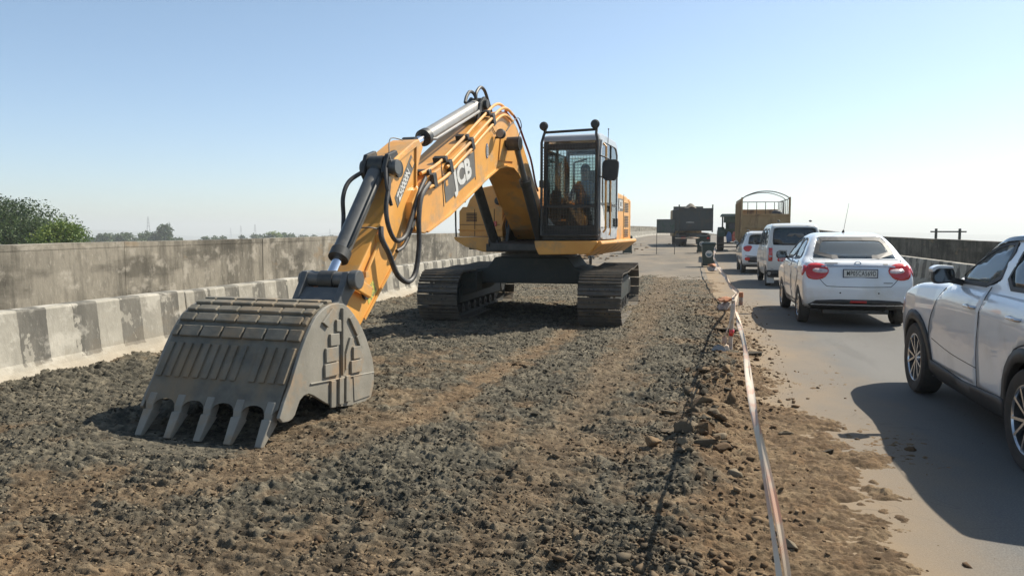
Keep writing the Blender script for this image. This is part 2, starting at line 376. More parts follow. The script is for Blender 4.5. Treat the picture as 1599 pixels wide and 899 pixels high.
for n_, arr in (('sand', SD), ('tone', TN)):
    a = bed.data.attributes.new(n_, 'FLOAT', 'POINT'); a.data.foreach_set('value', arr.ravel().astype(np.float32))
tag(bed, 'bed of broken dark asphalt and tan dust in the closed lane', 'ground', kind='structure')
# ---- scattered stones, one object nobody could count
def ico(sub):
    bm = bmesh.new(); bmesh.ops.create_icosphere(bm, subdivisions=sub, radius=1); v = np.array([x.co for x in bm.verts]); f = np.array([[q.index for q in p.verts] for p in bm.faces]); bm.free(); return v, f
def scatter(N, ylo, yhi, smin, smax, xfun, seed, big=False):
    r = np.random.default_rng(seed)
    y = np.exp(r.uniform(math.log(ylo), math.log(yhi), N)); x = xfun(y, r)
    z, sd, _ = bed_h(x, y); z = np.where(x > edge_x(y)+.1, np.maximum(z, 0), z)
    keep = r.random(N) < (1-(.82-.4*(x > edge_x(y)-.1))*sd)*(.35+.65*sstep(.38, .58, fbm(x, y, 1.7, 3, .5, 77))); x, y, z, sd = x[keep], y[keep], z[keep], sd[keep]; n = len(x)
    v0, f0 = ico(1 if not big else 2)
    s = smin*(smax/smin)**(r.random(n)**2.2)*(.7+.3*np.minimum(y/6, 3))**.6
    jit = 1+r.uniform(-.42, .42, (n, len(v0)))
    P = v0[None]*jit[:, :, None]*(s[:, None]*np.stack([np.ones(n), r.uniform(.45, 1, n), r.uniform(.3, .7, n)], -1))[:, None, :]
    a = r.uniform(0, 6.28, n); t = r.uniform(-.5, .5, n)
    ca, sa, ct, st = np.cos(a), np.sin(a), np.cos(t), np.sin(t)
    y1 = P[:, :, 1]*ct[:, None]-P[:, :, 2]*st[:, None]; z1 = P[:, :, 1]*st[:, None]+P[:, :, 2]*ct[:, None]
    x2 = P[:, :, 0]*ca[:, None]-y1*sa[:, None]; y2 = P[:, :, 0]*sa[:, None]+y1*ca[:, None]
    vv = np.stack([x2+x[:, None], y2+y[:, None], z1+(z+s*.15)[:, None]], -1)
    ff = f0[None]+(np.arange(n)*len(v0))[:, None, None]
    k = len(v0)
    return vv.reshape(-1, 3), ff.reshape(-1, 3), np.repeat(sd, k), np.repeat(r.random(n)**2.0*np.where(s > .016, .55, 1), k)
def xin(y, r): lo = np.maximum(-6.3, -1.0*y-.6); hi = edge_x(y)+.1; return lo+(hi-lo)*r.random(len(y))
def xsp(y, r): return edge_x(y)+np.where(r.random(len(y)) < .985, r.normal(.12, .34, len(y)).clip(-.8, .85), .4+r.exponential(.7, len(y)))
parts = [scatter(110000, 2.2, 27, .0045, .018, xin, 1), scatter(30000, 2.2, 18, .004, .024, xsp, 2), scatter(500, 2.4, 22, .022, .045, xin, 3), scatter(1500, 2.4, 14, .014, .045, xsp, 4)]
vs, fs, sds, tns, k = [], [], [], [], 0
for v, f, s_, t_ in parts: vs.append(v); fs.append(f+k); sds.append(s_); tns.append(t_); k += len(v)
st = mesh_obj('gravel', np.concatenate(vs), np.concatenate(fs), MT['stone'])
for n_, arr in (('sand', np.concatenate(sds)), ('tone', np.concatenate(tns))):
    a = st.data.attributes.new(n_, 'FLOAT', 'POINT'); a.data.foreach_set('value', arr.astype(np.float32))
tag(st, 'loose angular stones and asphalt crumbs strewn over the closed lane', 'gravel', kind='stuff')

# ================================================================ deck sheets
def sheet(name, xa, xb, y0, y1, dz, m, lab, nxs=2, thick=0):
    ys = np.concatenate([np.linspace(y0, min(y1, 100), 60), np.linspace(100, y1, 90)[1:]]) if y1 > 100 else np.linspace(y0, y1, 30)
    zs = deck_z(ys)+dz; xs = deck_x(ys); v = []
    for i, y in enumerate(ys):
        for t in np.linspace(0, 1, nxs): v.append((xs[i]+xa+(xb-xa)*t, y, zs[i]))
    f = [(i*nxs+j, i*nxs+j+1, (i+1)*nxs+j+1, (i+1)*nxs+j) for i in range(len(ys)-1) for j in range(nxs-1)]
    return tag(mesh_obj(name, v, f, m), lab, 'ground', kind='structure')
def asphalt(name, base, dusty, xdust, seed=0):
    m = bpy.data.materials.new(name); m.use_nodes = True; nt = m.node_tree; b = nt.nodes['Principled BSDF']; N = nt.nodes.new; L = nt.links.new
    g = N('ShaderNodeNewGeometry'); b.inputs['Roughness'].default_value = .85; b.inputs['Specular IOR Level'].default_value = .3
    def nz(s, d=5, st=(1, 1, 1), r=.6):
        mp = N('ShaderNodeMapping'); mp.inputs['Scale'].default_value = st; L(g.outputs['Position'], mp.inputs[0])
        n = N('ShaderNodeTexNoise'); n.inputs['Scale'].default_value = s; n.inputs['Detail'].default_value = d; n.inputs['Roughness'].default_value = r; L(mp.outputs[0], n.inputs[0]); return n.outputs[0]
    def rp(f, a, c, lo=0, hi=1):
        r = N('ShaderNodeMapRange'); r.inputs[1].default_value = a; r.inputs[2].default_value = c; r.inputs[3].default_value = lo; r.inputs[4].default_value = hi; L(f, r.inputs[0]); return r.outputs[0]
    def mth(op, A, B):
        x = N('ShaderNodeMath'); x.operation = op
        for v, i in ((A, 0), (B, 1)):
            if hasattr(v, 'links'): L(v, x.inputs[i])
            else: x.inputs[i].default_value = v
        return x.outputs[0]
    def mx(f, A, B):
        x = N('ShaderNodeMix'); x.data_type = 'RGBA'
        if hasattr(f, 'links'): L(f, x.inputs[0])
        else: x.inputs[0].default_value = f
        for v, i in ((A, 6), (B, 7)):
            if hasattr(v, 'links'): L(v, x.inputs[i])
            else: x.inputs[i].default_value = (*v, 1)
        return x.outputs[2]
    c = mx(rp(nz(1.2, 5, (1, .35, 1)), .35, .68), base, tuple(x*1.18 for x in base))
    c = mx(rp(nz(95, 3), .38, .66), c, tuple(x*.66 for x in base))            # aggregate speckle
    c = mx(rp(nz(60, 2), .66, .72, 0, .7), c, tuple(x*1.9 for x in base))
    s = N('ShaderNodeSeparateXYZ'); L(g.outputs['Position'], s.inputs[0])
    wt = mth('SINE', mth('MULTIPLY', s.outputs[0], 3.6), 0.); c = mx(mth('MULTIPLY', rp(wt, -.2, 1.), rp(nz(.9, 5, (1, .2, 1)), .3, .7, .1, .5)), c, tuple(x*1.3 for x in base))
    c = mx(rp(nz(1.1, 6, (1, .12, 1)), .60, .66, 0, .35), c, tuple(x*.6 for x in base))
    if xdust is not None:
        d = mth('ADD', s.outputs[0], mth('MULTIPLY', mth('SUBTRACT', nz(1.4, 6, (1, .6, 1)), .5), -1.5))
        c = mx(rp(d, xdust+.95, xdust-.2, 0, .95), c, dusty)
        d2 = mth('ADD', s.outputs[1], 0.)
        c = mx(mth('MULTIPLY', rp(d2, 12, 40), .25), c, dusty)
        cr = N('ShaderNodeTexVoronoi'); cr.feature = 'DISTANCE_TO_EDGE'; cr.inputs['Scale'].default_value = .55
        ds = N('ShaderNodeVectorMath'); ds.operation = 'ADD'; L(g.outputs['Position'], ds.inputs[0])
        nn = N('ShaderNodeTexNoise'); nn.inputs['Scale'].default_value = 2.; L(g.outputs['Position'], nn.inputs[0]); L(nn.outputs[1], ds.inputs[1]); L(ds.outputs[0], cr.inputs[0])
        c = mx(mth('MULTIPLY', rp(cr.outputs[0], .004, .0), .35), c, (.06, .052, .044))
    else:
        c = mx(rp(nz(.5, 6, (1, .5, 1)), .42, .62, 0, .85), c, dusty)
        c = mx(rp(nz(2.2, 6, (1, .35, 1)), .58, .66, 0, .7), c, (.13, .105, .08))
    L(c, b.inputs['Base Color'])
    bp = N('ShaderNodeBump'); bp.inputs['Distance'].default_value = .003; L(nz(110, 4), bp.inputs['Height']); L(bp.outputs[0], b.inputs['Normal'])
    return m
MT['road'] = asphalt('road_asphalt', (.137, .133, .123), (.24, .175, .105), .95)
MT['milled'] = asphalt('milled_surface', (.135, .118, .092), (.20, .162, .115), None)
MT['concrete_deck'] = mat('deck_concrete', (.2, .18, .15), .9, col2=(.26, .23, .19), nscale=2)
sheet('road', .55, 6.3, -12, 240, 0, MT['road'], 'open lane of worn grey asphalt dusted with sand at its edge')
sheet('dusty_lane', -6.5, .55, 21.5, 240, .004, MT['milled'], 'closed lane scraped to a dusty pale surface beyond the gravel')
sheet('deck', -9.2, 8.4, -12, 240, -.10, MT['concrete_deck'], 'concrete bridge deck under both lanes and the parapets')
# embankment sides and the fields below
g_mat = mat('field_grass', (.09, .10, .04), .95, col2=(.16, .13, .07), nscale=.03, dirt=(.05, .07, .03), dscale=.008, dlo=.45, dhi=.6, world=True)
eb = mat('embankment_soil', (.14, .11, .07), .95, col2=(.07, .09, .035), nscale=.4, world=True)
ys = np.concatenate([np.linspace(-12, 100, 30), np.linspace(104, 240, 40)])
for nm, x0, x1 in (('left', -9.3, -20), ('right', 8.5, 19)):
    v = []
    for y in ys: v += [(deck_x(y)+x0, y, deck_z(y)-.12), (deck_x(y)+x1, y, -10.5)]
    n = len(ys); tag(mesh_obj('embankment', v, [(2*i, 2*i+1, 2*i+3, 2*i+2) for i in range(n-1)], eb), 'sloping soil embankment carrying the road, '+nm+' side', 'embankment', kind='structure')
rr = np.concatenate([[1, 40, 100], np.geomspace(160, 7000, 26)]); na = 96
v = [(0, 0, -8.)]+[(r_*math.cos(t), r_*math.sin(t), -8.3-.0107*r_) for r_ in rr for t in np.arange(na)*2*math.pi/na]
f = [(0, 1+i, 1+(i+1) % na) for i in range(na)]+[(1+a*na+i, 1+(a+1)*na+i, 1+(a+1)*na+(i+1) % na, 1+a*na+(i+1) % na) for a in range(len(rr)-1) for i in range(na)]
tag(mesh_obj('ground', v, f, g_mat), 'flat farmland far below and beyond the bridge', 'ground', kind='structure')
# low far hills
hm = mat('hill_scrub', (.07, .09, .06), .95, col2=(.1, .1, .07), nscale=.004, world=True)
v = []; n = 120
for i in range(n+1):
    t = R(60)+R(120)*i/n; h = 16+34*fbm(np.array([i*.11]), np.array([3.]), 1, 4, .5, 12)[0]
    for r_, q in ((4600, 0), (5000, 1), (5600, 0)):
        v.append((r_*math.cos(t), r_*math.sin(t), -8.3-.0107*r_-6+q*h*1.5))
f = [(3*i+k, 3*i+k+1, 3*i+k+4, 3*i+k+3) for i in range(n) for k in (0, 1)]
tag(mesh_obj('hills', v, f, hm, smooth=True), 'faint low hills on the far horizon', 'hills', kind='structure')
# ================================================================ barriers and parapet walls
def conc(name, base, dark, light, stripes=None, streak=6.):
    m = bpy.data.materials.new(name); m.use_nodes = True; nt = m.node_tree; b = nt.nodes['Principled BSDF']; N = nt.nodes.new; L = nt.links.new
    b.inputs['Roughness'].default_value = .9; g = N('ShaderNodeNewGeometry'); b.inputs['Specular IOR Level'].default_value = .25
    def nz(s, d=6, st=(1, 1, 1), r=.62):
        mp = N('ShaderNodeMapping'); mp.inputs['Scale'].default_value = st; L(g.outputs['Position'], mp.inputs[0])
        n = N('ShaderNodeTexNoise'); n.inputs['Scale'].default_value = s; n.inputs['Detail'].default_value = d; n.inputs['Roughness'].default_value = r; L(mp.outputs[0], n.inputs[0]); return n.outputs[0]
    def rp(f, a, c, lo=0, hi=1):
        r = N('ShaderNodeMapRange'); r.inputs[1].default_value = a; r.inputs[2].default_value = c; r.inputs[3].default_value = lo; r.inputs[4].default_value = hi; L(f, r.inputs[0]); return r.outputs[0]
    def mth(op, A, B=0.):
        x = N('ShaderNodeMath'); x.operation = op
        for v, i in ((A, 0), (B, 1)):
            if hasattr(v, 'links'): L(v, x.inputs[i])
            else: x.inputs[i].default_value = v
        return x.outputs[0]
    def mx(f, A, B):
        x = N('ShaderNodeMix'); x.data_type = 'RGBA'
        if hasattr(f, 'links'): L(f, x.inputs[0])
        else: x.inputs[0].default_value = f
        for v, i in ((A, 6), (B, 7)):
            if hasattr(v, 'links'): L(v, x.inputs[i])
            else: x.inputs[i].default_value = (*v, 1)
        return x.outputs[2]
    s = N('ShaderNodeSeparateXYZ'); L(g.outputs['Position'], s.inputs[0]); Y = s.outputs[1]; Z = s.outputs[2]
    c = mx(rp(nz(1.6), .36, .66), base, tuple(x*.78 for x in base))
    if stripes:
        per, ph = stripes
        t = mth('PINGPONG', mth('ADD', Y, ph), per)            # 0..per..0
        wob = mth('MULTIPLY', mth('SUBTRACT', nz(9, 3), .5), .03)
        pa = rp(mth('ADD', t, wob), per*.5-.004, per*.5+.004)
        # paint only above the sloping foot, flaked
        pa = mth('MULTIPLY', pa, rp(mth('ADD', Z, mth('MULTIPLY', mth('SUBTRACT', nz(4, 5), .5), .09)), .225, .235))
        flake = rp(nz(3.1, 6, (1, 1, .8)), .60, .615, 1, 0)
        c = mx(mth('MULTIPLY', mth('MULTIPLY', pa, flake), .92), c, (.095, .091, .080))
        wh = rp(nz(2.6, 7, (1, 1.6, .7)), .63, .65)
        c = mx(mth('MULTIPLY', wh, .6), c, light)
    c = mx(mth('MULTIPLY', rp(nz(3.4, 8, (1, 1, .13)), .45, .60), .4 if stripes else .7), c, dark)
    c = mx(mth('MULTIPLY', rp(nz(9, 6, (1, 1, .35)), .5, .62), .3), c, dark); c = mx(mth('MULTIPLY', rp(nz(13, 6, (1, 1, .5)), .58, .66), .35), c, light)    # run-down streaks
    c = mx(mth('MULTIPLY', rp(nz(1.1, 8, (1, .45, 1.6)), .48, .60), .2 if stripes else .65), c, tuple(x*.62 for x in dark))
    c = mx(mth('MULTIPLY', rp(nz(4, 7, (1, .6, .8)), .54, .64), .55), c, light)
    c = mx(mth('MULTIPLY', rp(nz(.7, 5, (1, .6, 1.5)), .60, .63), .12 if stripes else .5), c, (.25, .18, .105))
    if stripes:   # sand washed over the foot
        c = mx(rp(mth('ADD', Z, mth('MULTIPLY', mth('SUBTRACT', nz(3, 5), .5), .25)), .30, .10, 0, .75), c, (.30, .25, .18))
    L(c, b.inputs['Base Color'])
    bp = N('ShaderNodeBump'); bp.inputs['Distance'].default_value = .007; L(nz(16, 7, (1, 1, .6)), bp.inputs['Height']); L(bp.outputs[0], b.inputs['Normal'])
    return m
MT['barrier'] = conc('barrier_concrete', (.41, .385, .325), (.24, .225, .19), (.54, .51, .44), (.35, .22))
MT['wall'] = conc('parapet_concrete', (.29, .262, .21), (.085, .078, .063), (.45, .41, .34))
MT['wall_dark'] = conc('parapet_stained_shaded', (.13, .12, .098), (.04, .038, .03), (.18, .165, .13))  # darker copy of the stained parapet concrete, shade put into its colour
MT['joint'] = mat('joint_gap', (.03, .027, .024), .9)
def extrude_path(prof, ys, x0, m, name, parent=None, sx=1., wob=0., hfun=None):
    """prof: closed list of (dx, z); swept along the deck curve"""
    v = []; n = len(prof)
    for i, y in enumerate(ys):
        for k, (dx, z) in enumerate(prof):
            zz = z
            if z > .5 and wob: zz = z+wob*(fbm(np.array([y*.35]), np.array([x0]), 1, 4, .6, 5)[0]-.5)
            if hfun and z > .5: zz += hfun(y)
            v.append((x0+dx*sx+float(deck_x(y)), y, zz+float(deck_z(y))))
    f = [(i*n+k, i*n+(k+1) % n, (i+1)*n+(k+1) % n, (i+1)*n+k) for i in range(len(ys)-1) for k in range(n)]
    f += [tuple(range(n)), tuple(range(len(v)-1, len(v)-1-n, -1))]
    o = mesh_obj(name, v, f, m, parent)
    bm = bmesh.new(); bm.from_mesh(o.data); bmesh.ops.recalc_face_normals(bm, faces=bm.faces); bm.to_mesh(o.data); bm.free()
    return o
barprof = [(0, .80), (.012, .775), (.055, .27), (.10, .20), (.27, .07), (.27, -.09), (-.30, -.09), (-.30, .07), (-.22, .77), (-.20, .80)]
jersey = []
cuts = [-10, -2.4, 2.1, 8.86, 14.1, 21.2, 29, 38, 50, 64, 80, 100, 122, 150, 190, 238]
crashL = empty('crash_barrier', (0, 0, 0), 0, 'low concrete crash barrier with grey and white stripes beside the excavator', 'barrier', 'crash barriers')
crashR = empty('crash_barrier', (0, 0, 0), 0, 'low striped concrete crash barrier in shade beyond the car queue', 'barrier', 'crash barriers')
for root, X0, sg in ((crashL, -6.5, 1), (crashR, 6.3, -1)):
    for a_, b_ in zip(cuts[:-1], cuts[1:]):
        n_ = max(2, int((b_-a_)/1.2)+1); ys = np.linspace(a_+.012, b_-.012, n_)
        off = 0 if a_ < 8 else -.015
        if root is crashL: off -= .035*np.clip((a_-8)/12, 0, 1)
        s_ = extrude_path([(dx, z+(off if z > .5 else 0)) for dx, z in barprof], ys, X0+random.uniform(-.008, .008), MT['barrier'], 'barrier_segment', root, sg)
        b = s_.modifiers.new('bevel', 'BEVEL'); b.width = .018; b.segments = 2; b.limit_method = 'ANGLE'; b.angle_limit = .5
def slab(root, X0, sg, htop, m, cuts, dh):
    for a_, b_ in zip(cuts[:-1], cuts[1:]):
        ys = np.linspace(a_+.010, b_-.010, max(2, int((b_-a_)/.8)+1)); j = random.uniform(-.012, .012)
        extrude_path([(0, htop), (.0, htop-.07), (-.004, htop-.085), (.0, -.09), (-.30, -.09), (-.30, htop)], ys, X0+j, m, 'wall_panel', root, sg, .03, dh)
wl = empty('parapet_wall', (0, 0, 0), 0, 'tall stained concrete wall behind the striped barrier on the excavator side', 'wall', 'bridge parapet walls')
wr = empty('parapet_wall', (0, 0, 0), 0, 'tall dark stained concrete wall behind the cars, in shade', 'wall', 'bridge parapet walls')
slab(wl, -8.0, 1, 1.40, MT['wall'], [-10, -4, 2, 9.6, 13.3, 17.5, 22, 27, 33, 40, 48, 58, 70, 84, 100, 120, 145, 180, 236], lambda y: .0032*(np.clip(y, 5, 30)-5))
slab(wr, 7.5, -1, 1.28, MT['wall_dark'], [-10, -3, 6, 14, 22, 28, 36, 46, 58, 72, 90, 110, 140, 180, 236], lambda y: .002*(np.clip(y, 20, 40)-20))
# rubble and loose soil heaped against the far left barrier
v0, f0 = ico(2); vs = []; fs = []; k = 0; r_ = np.random.default_rng(5)
for i in range(160):
    y = r_.uniform(28, 66); x = -6.0+r_.exponential(.5)*(1+.02*(y-28)); s = r_.uniform(.05, .22)*(1 if x < -5.2 else .5)
    p = v0*(1+r_.uniform(-.25, .25, (len(v0), 1)))*np.array([s*1.4, s*1.5, s*.6])+np.array([x, y, float(deck_z(y))+.02])
    vs.append(p); fs.append(f0+k); k += len(v0)
hp = mesh_obj('rubble', np.concatenate(vs), np.concatenate(fs), MT['stone'])
nv = len(hp.data.vertices)
for n_, c_ in (('sand', .9), ('tone', .5)):
    a = hp.data.attributes.new(n_, 'FLOAT', 'POINT'); a.data.foreach_set('value', np.full(nv, c_, dtype=np.float32)+r_.uniform(-.3, .1, nv).astype(np.float32))
tag(hp, 'loose tan rubble heaped along the foot of the far left barrier', 'rubble', kind='stuff')
# ================================================================ lettering helper
def lettering(text, size, m, parent, origin, xdir, ydir, bold=0., depth=.003, name='lettering', squeeze=1., align='CENTER', space=1.):
    cu = bpy.data.curves.new('txt', 'FONT'); cu.body = text; cu.size = size; cu.offset = bold*size; cu.extrude = depth; cu.align_x = align; cu.align_y = 'CENTER'; cu.space_character = space
    cu.resolution_u = 3
    t = bpy.data.objects.new('txt', cu); COL.objects.link(t); bpy.context.view_layer.update()
    me = bpy.data.meshes.new_from_object(t.evaluated_get(bpy.context.evaluated_depsgraph_get())); bpy.data.objects.remove(t); bpy.data.curves.remove(cu)
    x = Vector(xdir).normalized(); y = Vector(ydir); z = x.cross(y).normalized(); y = z.cross(x)
    M = Matrix.Identity(4)
    for i in range(3): M[i][0] = x[i]*squeeze; M[i][1] = y[i]; M[i][2] = z[i]; M[i][3] = origin[i]
    me.transform(M); me.materials.clear(); me.materials.append(m); me.name = name
    o = bpy.data.objects.new(name, me); COL.objects.link(o); o.parent = parent
    return o
# ================================================================ excavator
# local frame: X = the machine's left, Y = backwards, Z up; S(s, l, z) with s = distance ahead of the slew axis
YAW = R(-5.3)
EX = empty('excavator', (-2.8, 14.3, 0), YAW, 'orange crawler excavator with caged cab, arm reaching forward and toothed bucket resting on the gravel', 'excavator')
def S(s, l, z): return (l, -s, z)
def sp(pts): return [(-s, z) for s, z in pts]          # side polygon in (y, z)
# ---- tracks
def track(xc):
    root = MB(); r = .40; zc = .455; yf, yr = -1.62, 1.86
    # centre line of the shoe chain
    per = []; n = 400
    Ls = yr-yf; tot = 2*Ls+2*math.pi*r
    def pt(u):
        u = u % tot
        if u < Ls: # top run front->rear with sag
            t = u/Ls; return (yf+u, zc+r-.025*math.sin(math.pi*t)*abs(math.sin(2*math.pi*t)), 0.)
        u -= Ls
        if u < math.pi*r: a = u/r; return (yr+r*math.sin(a), zc+r*math.cos(a), -a)
        u -= math.pi*r
        if u < Ls: return (yr-u, zc-r, math.pi)
        u -= Ls; a = u/r; return (yf-r*math.sin(a), zc-r*math.cos(a), math.pi-a)
    N = 50; pitch = tot/N
    for i in range(N):
        y, z, a = pt((i+.5)*pitch); rot = (a, 0, 0); Rm = rotm(a)
        def T(p): return np.array((xc, y, z))+Rm @ np.array(p)
        root.box(T((0, 0, .014)), (.70, pitch*.94, .018), rot, 0)
        for q in (-.38, 0, .38): root.box(T((0, q*pitch, .034)), (.70, .014, .030), rot, 0, (1, .6))
        for sx in (-.13, .13): root.box(T((sx, 0, -.028)), (.045, pitch*.98, .06), rot, 1)
        for sx in (-.16, -.09, .09, .16): root.cyl(T((sx, .02, .022)), T((sx, .02, .036)), .013, n=6, mi=1)
    tr = root.build('track', [MT['track_steel'], MT['black_steel']], EX); tr.rotation_euler = (0, 0, -YAW)
    f = MB()
    f.prism([(yf+.3, .30), (yr-.25, .30), (yr-.25, .62), (yr-.5, .70), (yf+.6, .68), (yf+.3, .58)], 'x', xc-.19, xc+.19)
    f.box((xc, yf+.15, zc), (.30, .5, .16)); f.box((xc, -.1, .72), (.24, .16, .1)); f.box((xc, 1., .72), (.24, .16, .1))
    f.build('track_frame', MT['carbody'], tr, .012)
    g = MB(); g.lathe([(.05, -.11), (.12, -.11), (.13, -.07), (.32, -.05), (.35, -.10), (.36, -.05), (.36, .05), (.35, .10), (.32, .05), (.13, .07), (.12, .11), (.05, .11)], (xc, yf, zc), 'x', 36)
    g.build('idler', MT['black_steel'], tr)
    g = MB(); g.lathe([(.04, -.18), (.16, -.18), (.18, -.1), (.27, -.05), (.33, -.03), (.33, .03), (.27, .05), (.2, .12), (.17, .19), (.04, .19)], (xc, yr, zc), 'x', 36)
    for k in range(21):
        a = 2*math.pi*k/21; g.box((xc, yr+.345*math.cos(a), zc+.345*math.sin(a)), (.05, .05, .06), (a-math.pi/2, 0, 0), 0, (1, .5))
    g.build('sprocket', MT['black_steel'], tr)
    for k in range(7):
        y = yf+.55+k*.385; g = MB(); g.lathe([(.03, -.17), (.09, -.17), (.10, -.06), (.075, -.05), (.075, .05), (.10, .06), (.09, .17), (.03, .17)], (xc, y, .19), 'x', 18); g.build('roller', MT['black_steel'], tr)
    for y in (-.5, .95):
        g = MB(); g.lathe([(.02, -.12), (.065, -.12), (.065, .12), (.02, .12)], (xc, y, .745), 'x', 16); g.build('carrier_roller', MT['black_steel'], tr)
    return tr
track(-1.35); track(1.38)
# mud cake on the tops and lumps on the shoes
cb = MB()
pl = [(-1.17, .86), (-.80, .92), (-.66, 1.10), (.66, 1.10), (.80, .92), (1.19, .84), (1.19, .42), (.98, .60), (.85, .63), (-.82, .63), (-.95, .60), (-1.17, .42)]
cb.prism(pl, 'y', -.78, .82)
cb.prism([(-1.2, .80), (-.9, .86), (-.9, .50), (-1.2, .40)], 'y', -1.15, -.78); cb.prism([(.9, .86), (1.2, .80), (1.2, .40), (.9, .50)], 'y', -1.15, -.78)
cbo = cb.build('carbody', MT['carbody'], EX, .02); cbo.rotation_euler = (0, 0, -YAW)
sr = MB(); sr.cyl((0, 0, 1.09), (0, 0, 1.15), .72, n=40); sr.cyl((0, 0, 1.15), (0, 0, 1.20), .64, n=40); sr.cyl((0, 0, 1.2), (0, 0, 1.25), .74, n=40)
sr.build('slew_ring', MT['black_steel'], EX)
# ---- upper frame
pf = MB(); pf.prism([(-.72, 1.20), (.95, 1.20), (.95, 1.34), (-.72, 1.34)], 'y', -.95, 2.2)
pf.box((0, .75, 1.27), (2.5, 2.4, .10))
for l_ in (-.30, .30): pf.prism(sp([(1.05, 1.30), (.95, 1.62), (.65, 1.86), (.35, 1.92), (-.2, 1.70), (-1.2, 1.55), (-1.2, 1.3)]), 'x', l_-.03, l_+.03)
pf.prism(sp([(1.62, 1.24), (1.62, 1.36), (.9, 1.40), (.9, 1.24)]), 'x', -.40, .46)
pf.build('upper_frame', MT['black_steel'], EX, .01)
# valve block, hoses and fittings between the boom feet
vb = MB(); vb.box((-.42, -.25, 1.62), (.30, .4, .42)); vb.box((.0, -.1, 1.5), (.5, .35, .3)); vb.box((-.15, .5, 1.75), (.5, .5, .5))
for i in range(8):
    x = -.55+.13*i; vb.cyl((x, -.52, 1.5+.05*(i % 3)), (x, -.3, 1.55+.05*(i % 3)), .03, n=8)
vb.build('valve_block', MT['black_steel'], EX, .01)
hz = MB()
for i in range(9):
    x = -.52+.115*i; j = random.uniform(-.05, .05)
    hz.tube([(x, -.45, 1.42), (x+j, -.72-.02*(i % 2), 1.52+.04*(i % 3)), (x+j*1.5, -.75, 1.74), (x*.75, -.62, 1.98), (x*.55, -.45, 2.15)], .017, 7, sub=5)
hz.build('hose', MT['hose'], EX)
hz = MB()
for i, x in enumerate((-.5, -.28, -.1, .12)):
    hz.tube([(x, -.60, 1.45), (x+.02, -.78, 1.6), (x+.06, -.74, 1.82), (x+.05, -.55, 1.95)], .014, 7, sub=5)
hz.build('hydraulic_pipe', MT['orange'], EX)
# right hand body: tank box, hood, skirt
tb = MB(); tb.prism([(-1.31, 1.47), (-.46, 1.47), (-.46, 2.01), (-1.24, 2.01), (-1.31, 1.93)], 'y', -.78, .6)
tb.prism([(-1.325, 1.60), (-.46, 1.60), (-.46, 1.575), (-1.325, 1.575)], 'y', -.80, .6)
tbo = tb.build('tank_box', MT['orange'], EX, .025)
v = MB()
for i in range(6): v.box((-1.06, -.785, 1.75+i*.028), (.20, .02, .013))
v.build('vent', MT['seam'], tbo)
v = MB(); v.cyl((-.62, -.80, 1.70), (-.62, -.77, 1.70), .03, n=12); v.box((-.60, -.79, 1.70), (.05, .02, .09)); v.build('latch', MT['red_lamp'], tbo)
v = MB()
for x in (-.62, -1.0): v.box((x, -.784, 1.72), (.006, .012, .5))
v.box((-.9, -.784, 1.685), (.78, .012, .008)); v.build('panel_gap', MT['seam'], tbo)
hd = MB(); hd.prism([(-1.29, 1.5), (-.1, 1.5), (-.1, 2.41), (-.74, 2.41), (-.93, 2.375), (-1.08, 2.29), (-1.20, 2.16), (-1.27, 2.0), (-1.29, 1.85)], 'y', -.55, 1.75)
hdo = hd.build('engine_hood', MT['orange'], EX, .04)
hd = MB(); hd.box((.3, 1.1, 1.82), (1.5, 1.3, .5)); hd.cyl((-.55, .4, 2.3), (-.55, .4, 2.44), .05, n=12, mi=1); hd.cyl((-.3, 1.2, 2.3), (-.3, 1.2, 2.6), .055, n=14, mi=1)
hd.cyl((-.62, -.02, 2.12), (-.62, -.60, 2.12), .075, n=18, mi=1)
hd.build('engine_cover', [MT['orange'], MT['black_steel']], EX, .03)
tk = MB(); tk.prism([(-1.37, 1.46), (-.40, 1.46), (-.40, 1.19), (-.78, 1.19), (-1.15, 1.29), (-1.34, 1.40)], 'y', -.92, 1.9)
tk.build('lower_skirt', MT['orange'], EX, .02)
hr = MB(); hr.tube([(-1.36, -.80, 1.44), (-1.37, -.80, 1.75), (-1.36, -.80, 2.12), (-1.30, -.74, 2.30), (-1.20, -.5, 2.36), (-1.12, .3, 2.38)], .017, 8, sub=5)
hr.tube([(-1.31, -.5, 2.10), (-1.25, -.45, 2.24), (-1.12, -.4, 2.34)], .014, 8, sub=4)
hr.build('handrail', MT['black_steel'], EX)
# ---- counterweight
cw = MB(); cw.prism([(-1.42, 1.55), (-1.42, 1.9), (-1.1, 2.28), (1.05, 2.28), (1.42, 1.9), (1.42, 1.55)][::1], 'z', 0, 0) if False else None
pts = [(-1.43, 1.62), (1.43, 1.62)]+[(1.43*math.cos(t), 1.75+.62*math.sin(t)) for t in np.linspace(0, math.pi, 14)]
cw.prism(pts, 'z', 1.30, 2.22)
cw.build('counterweight', MT['orange'], EX, .06)
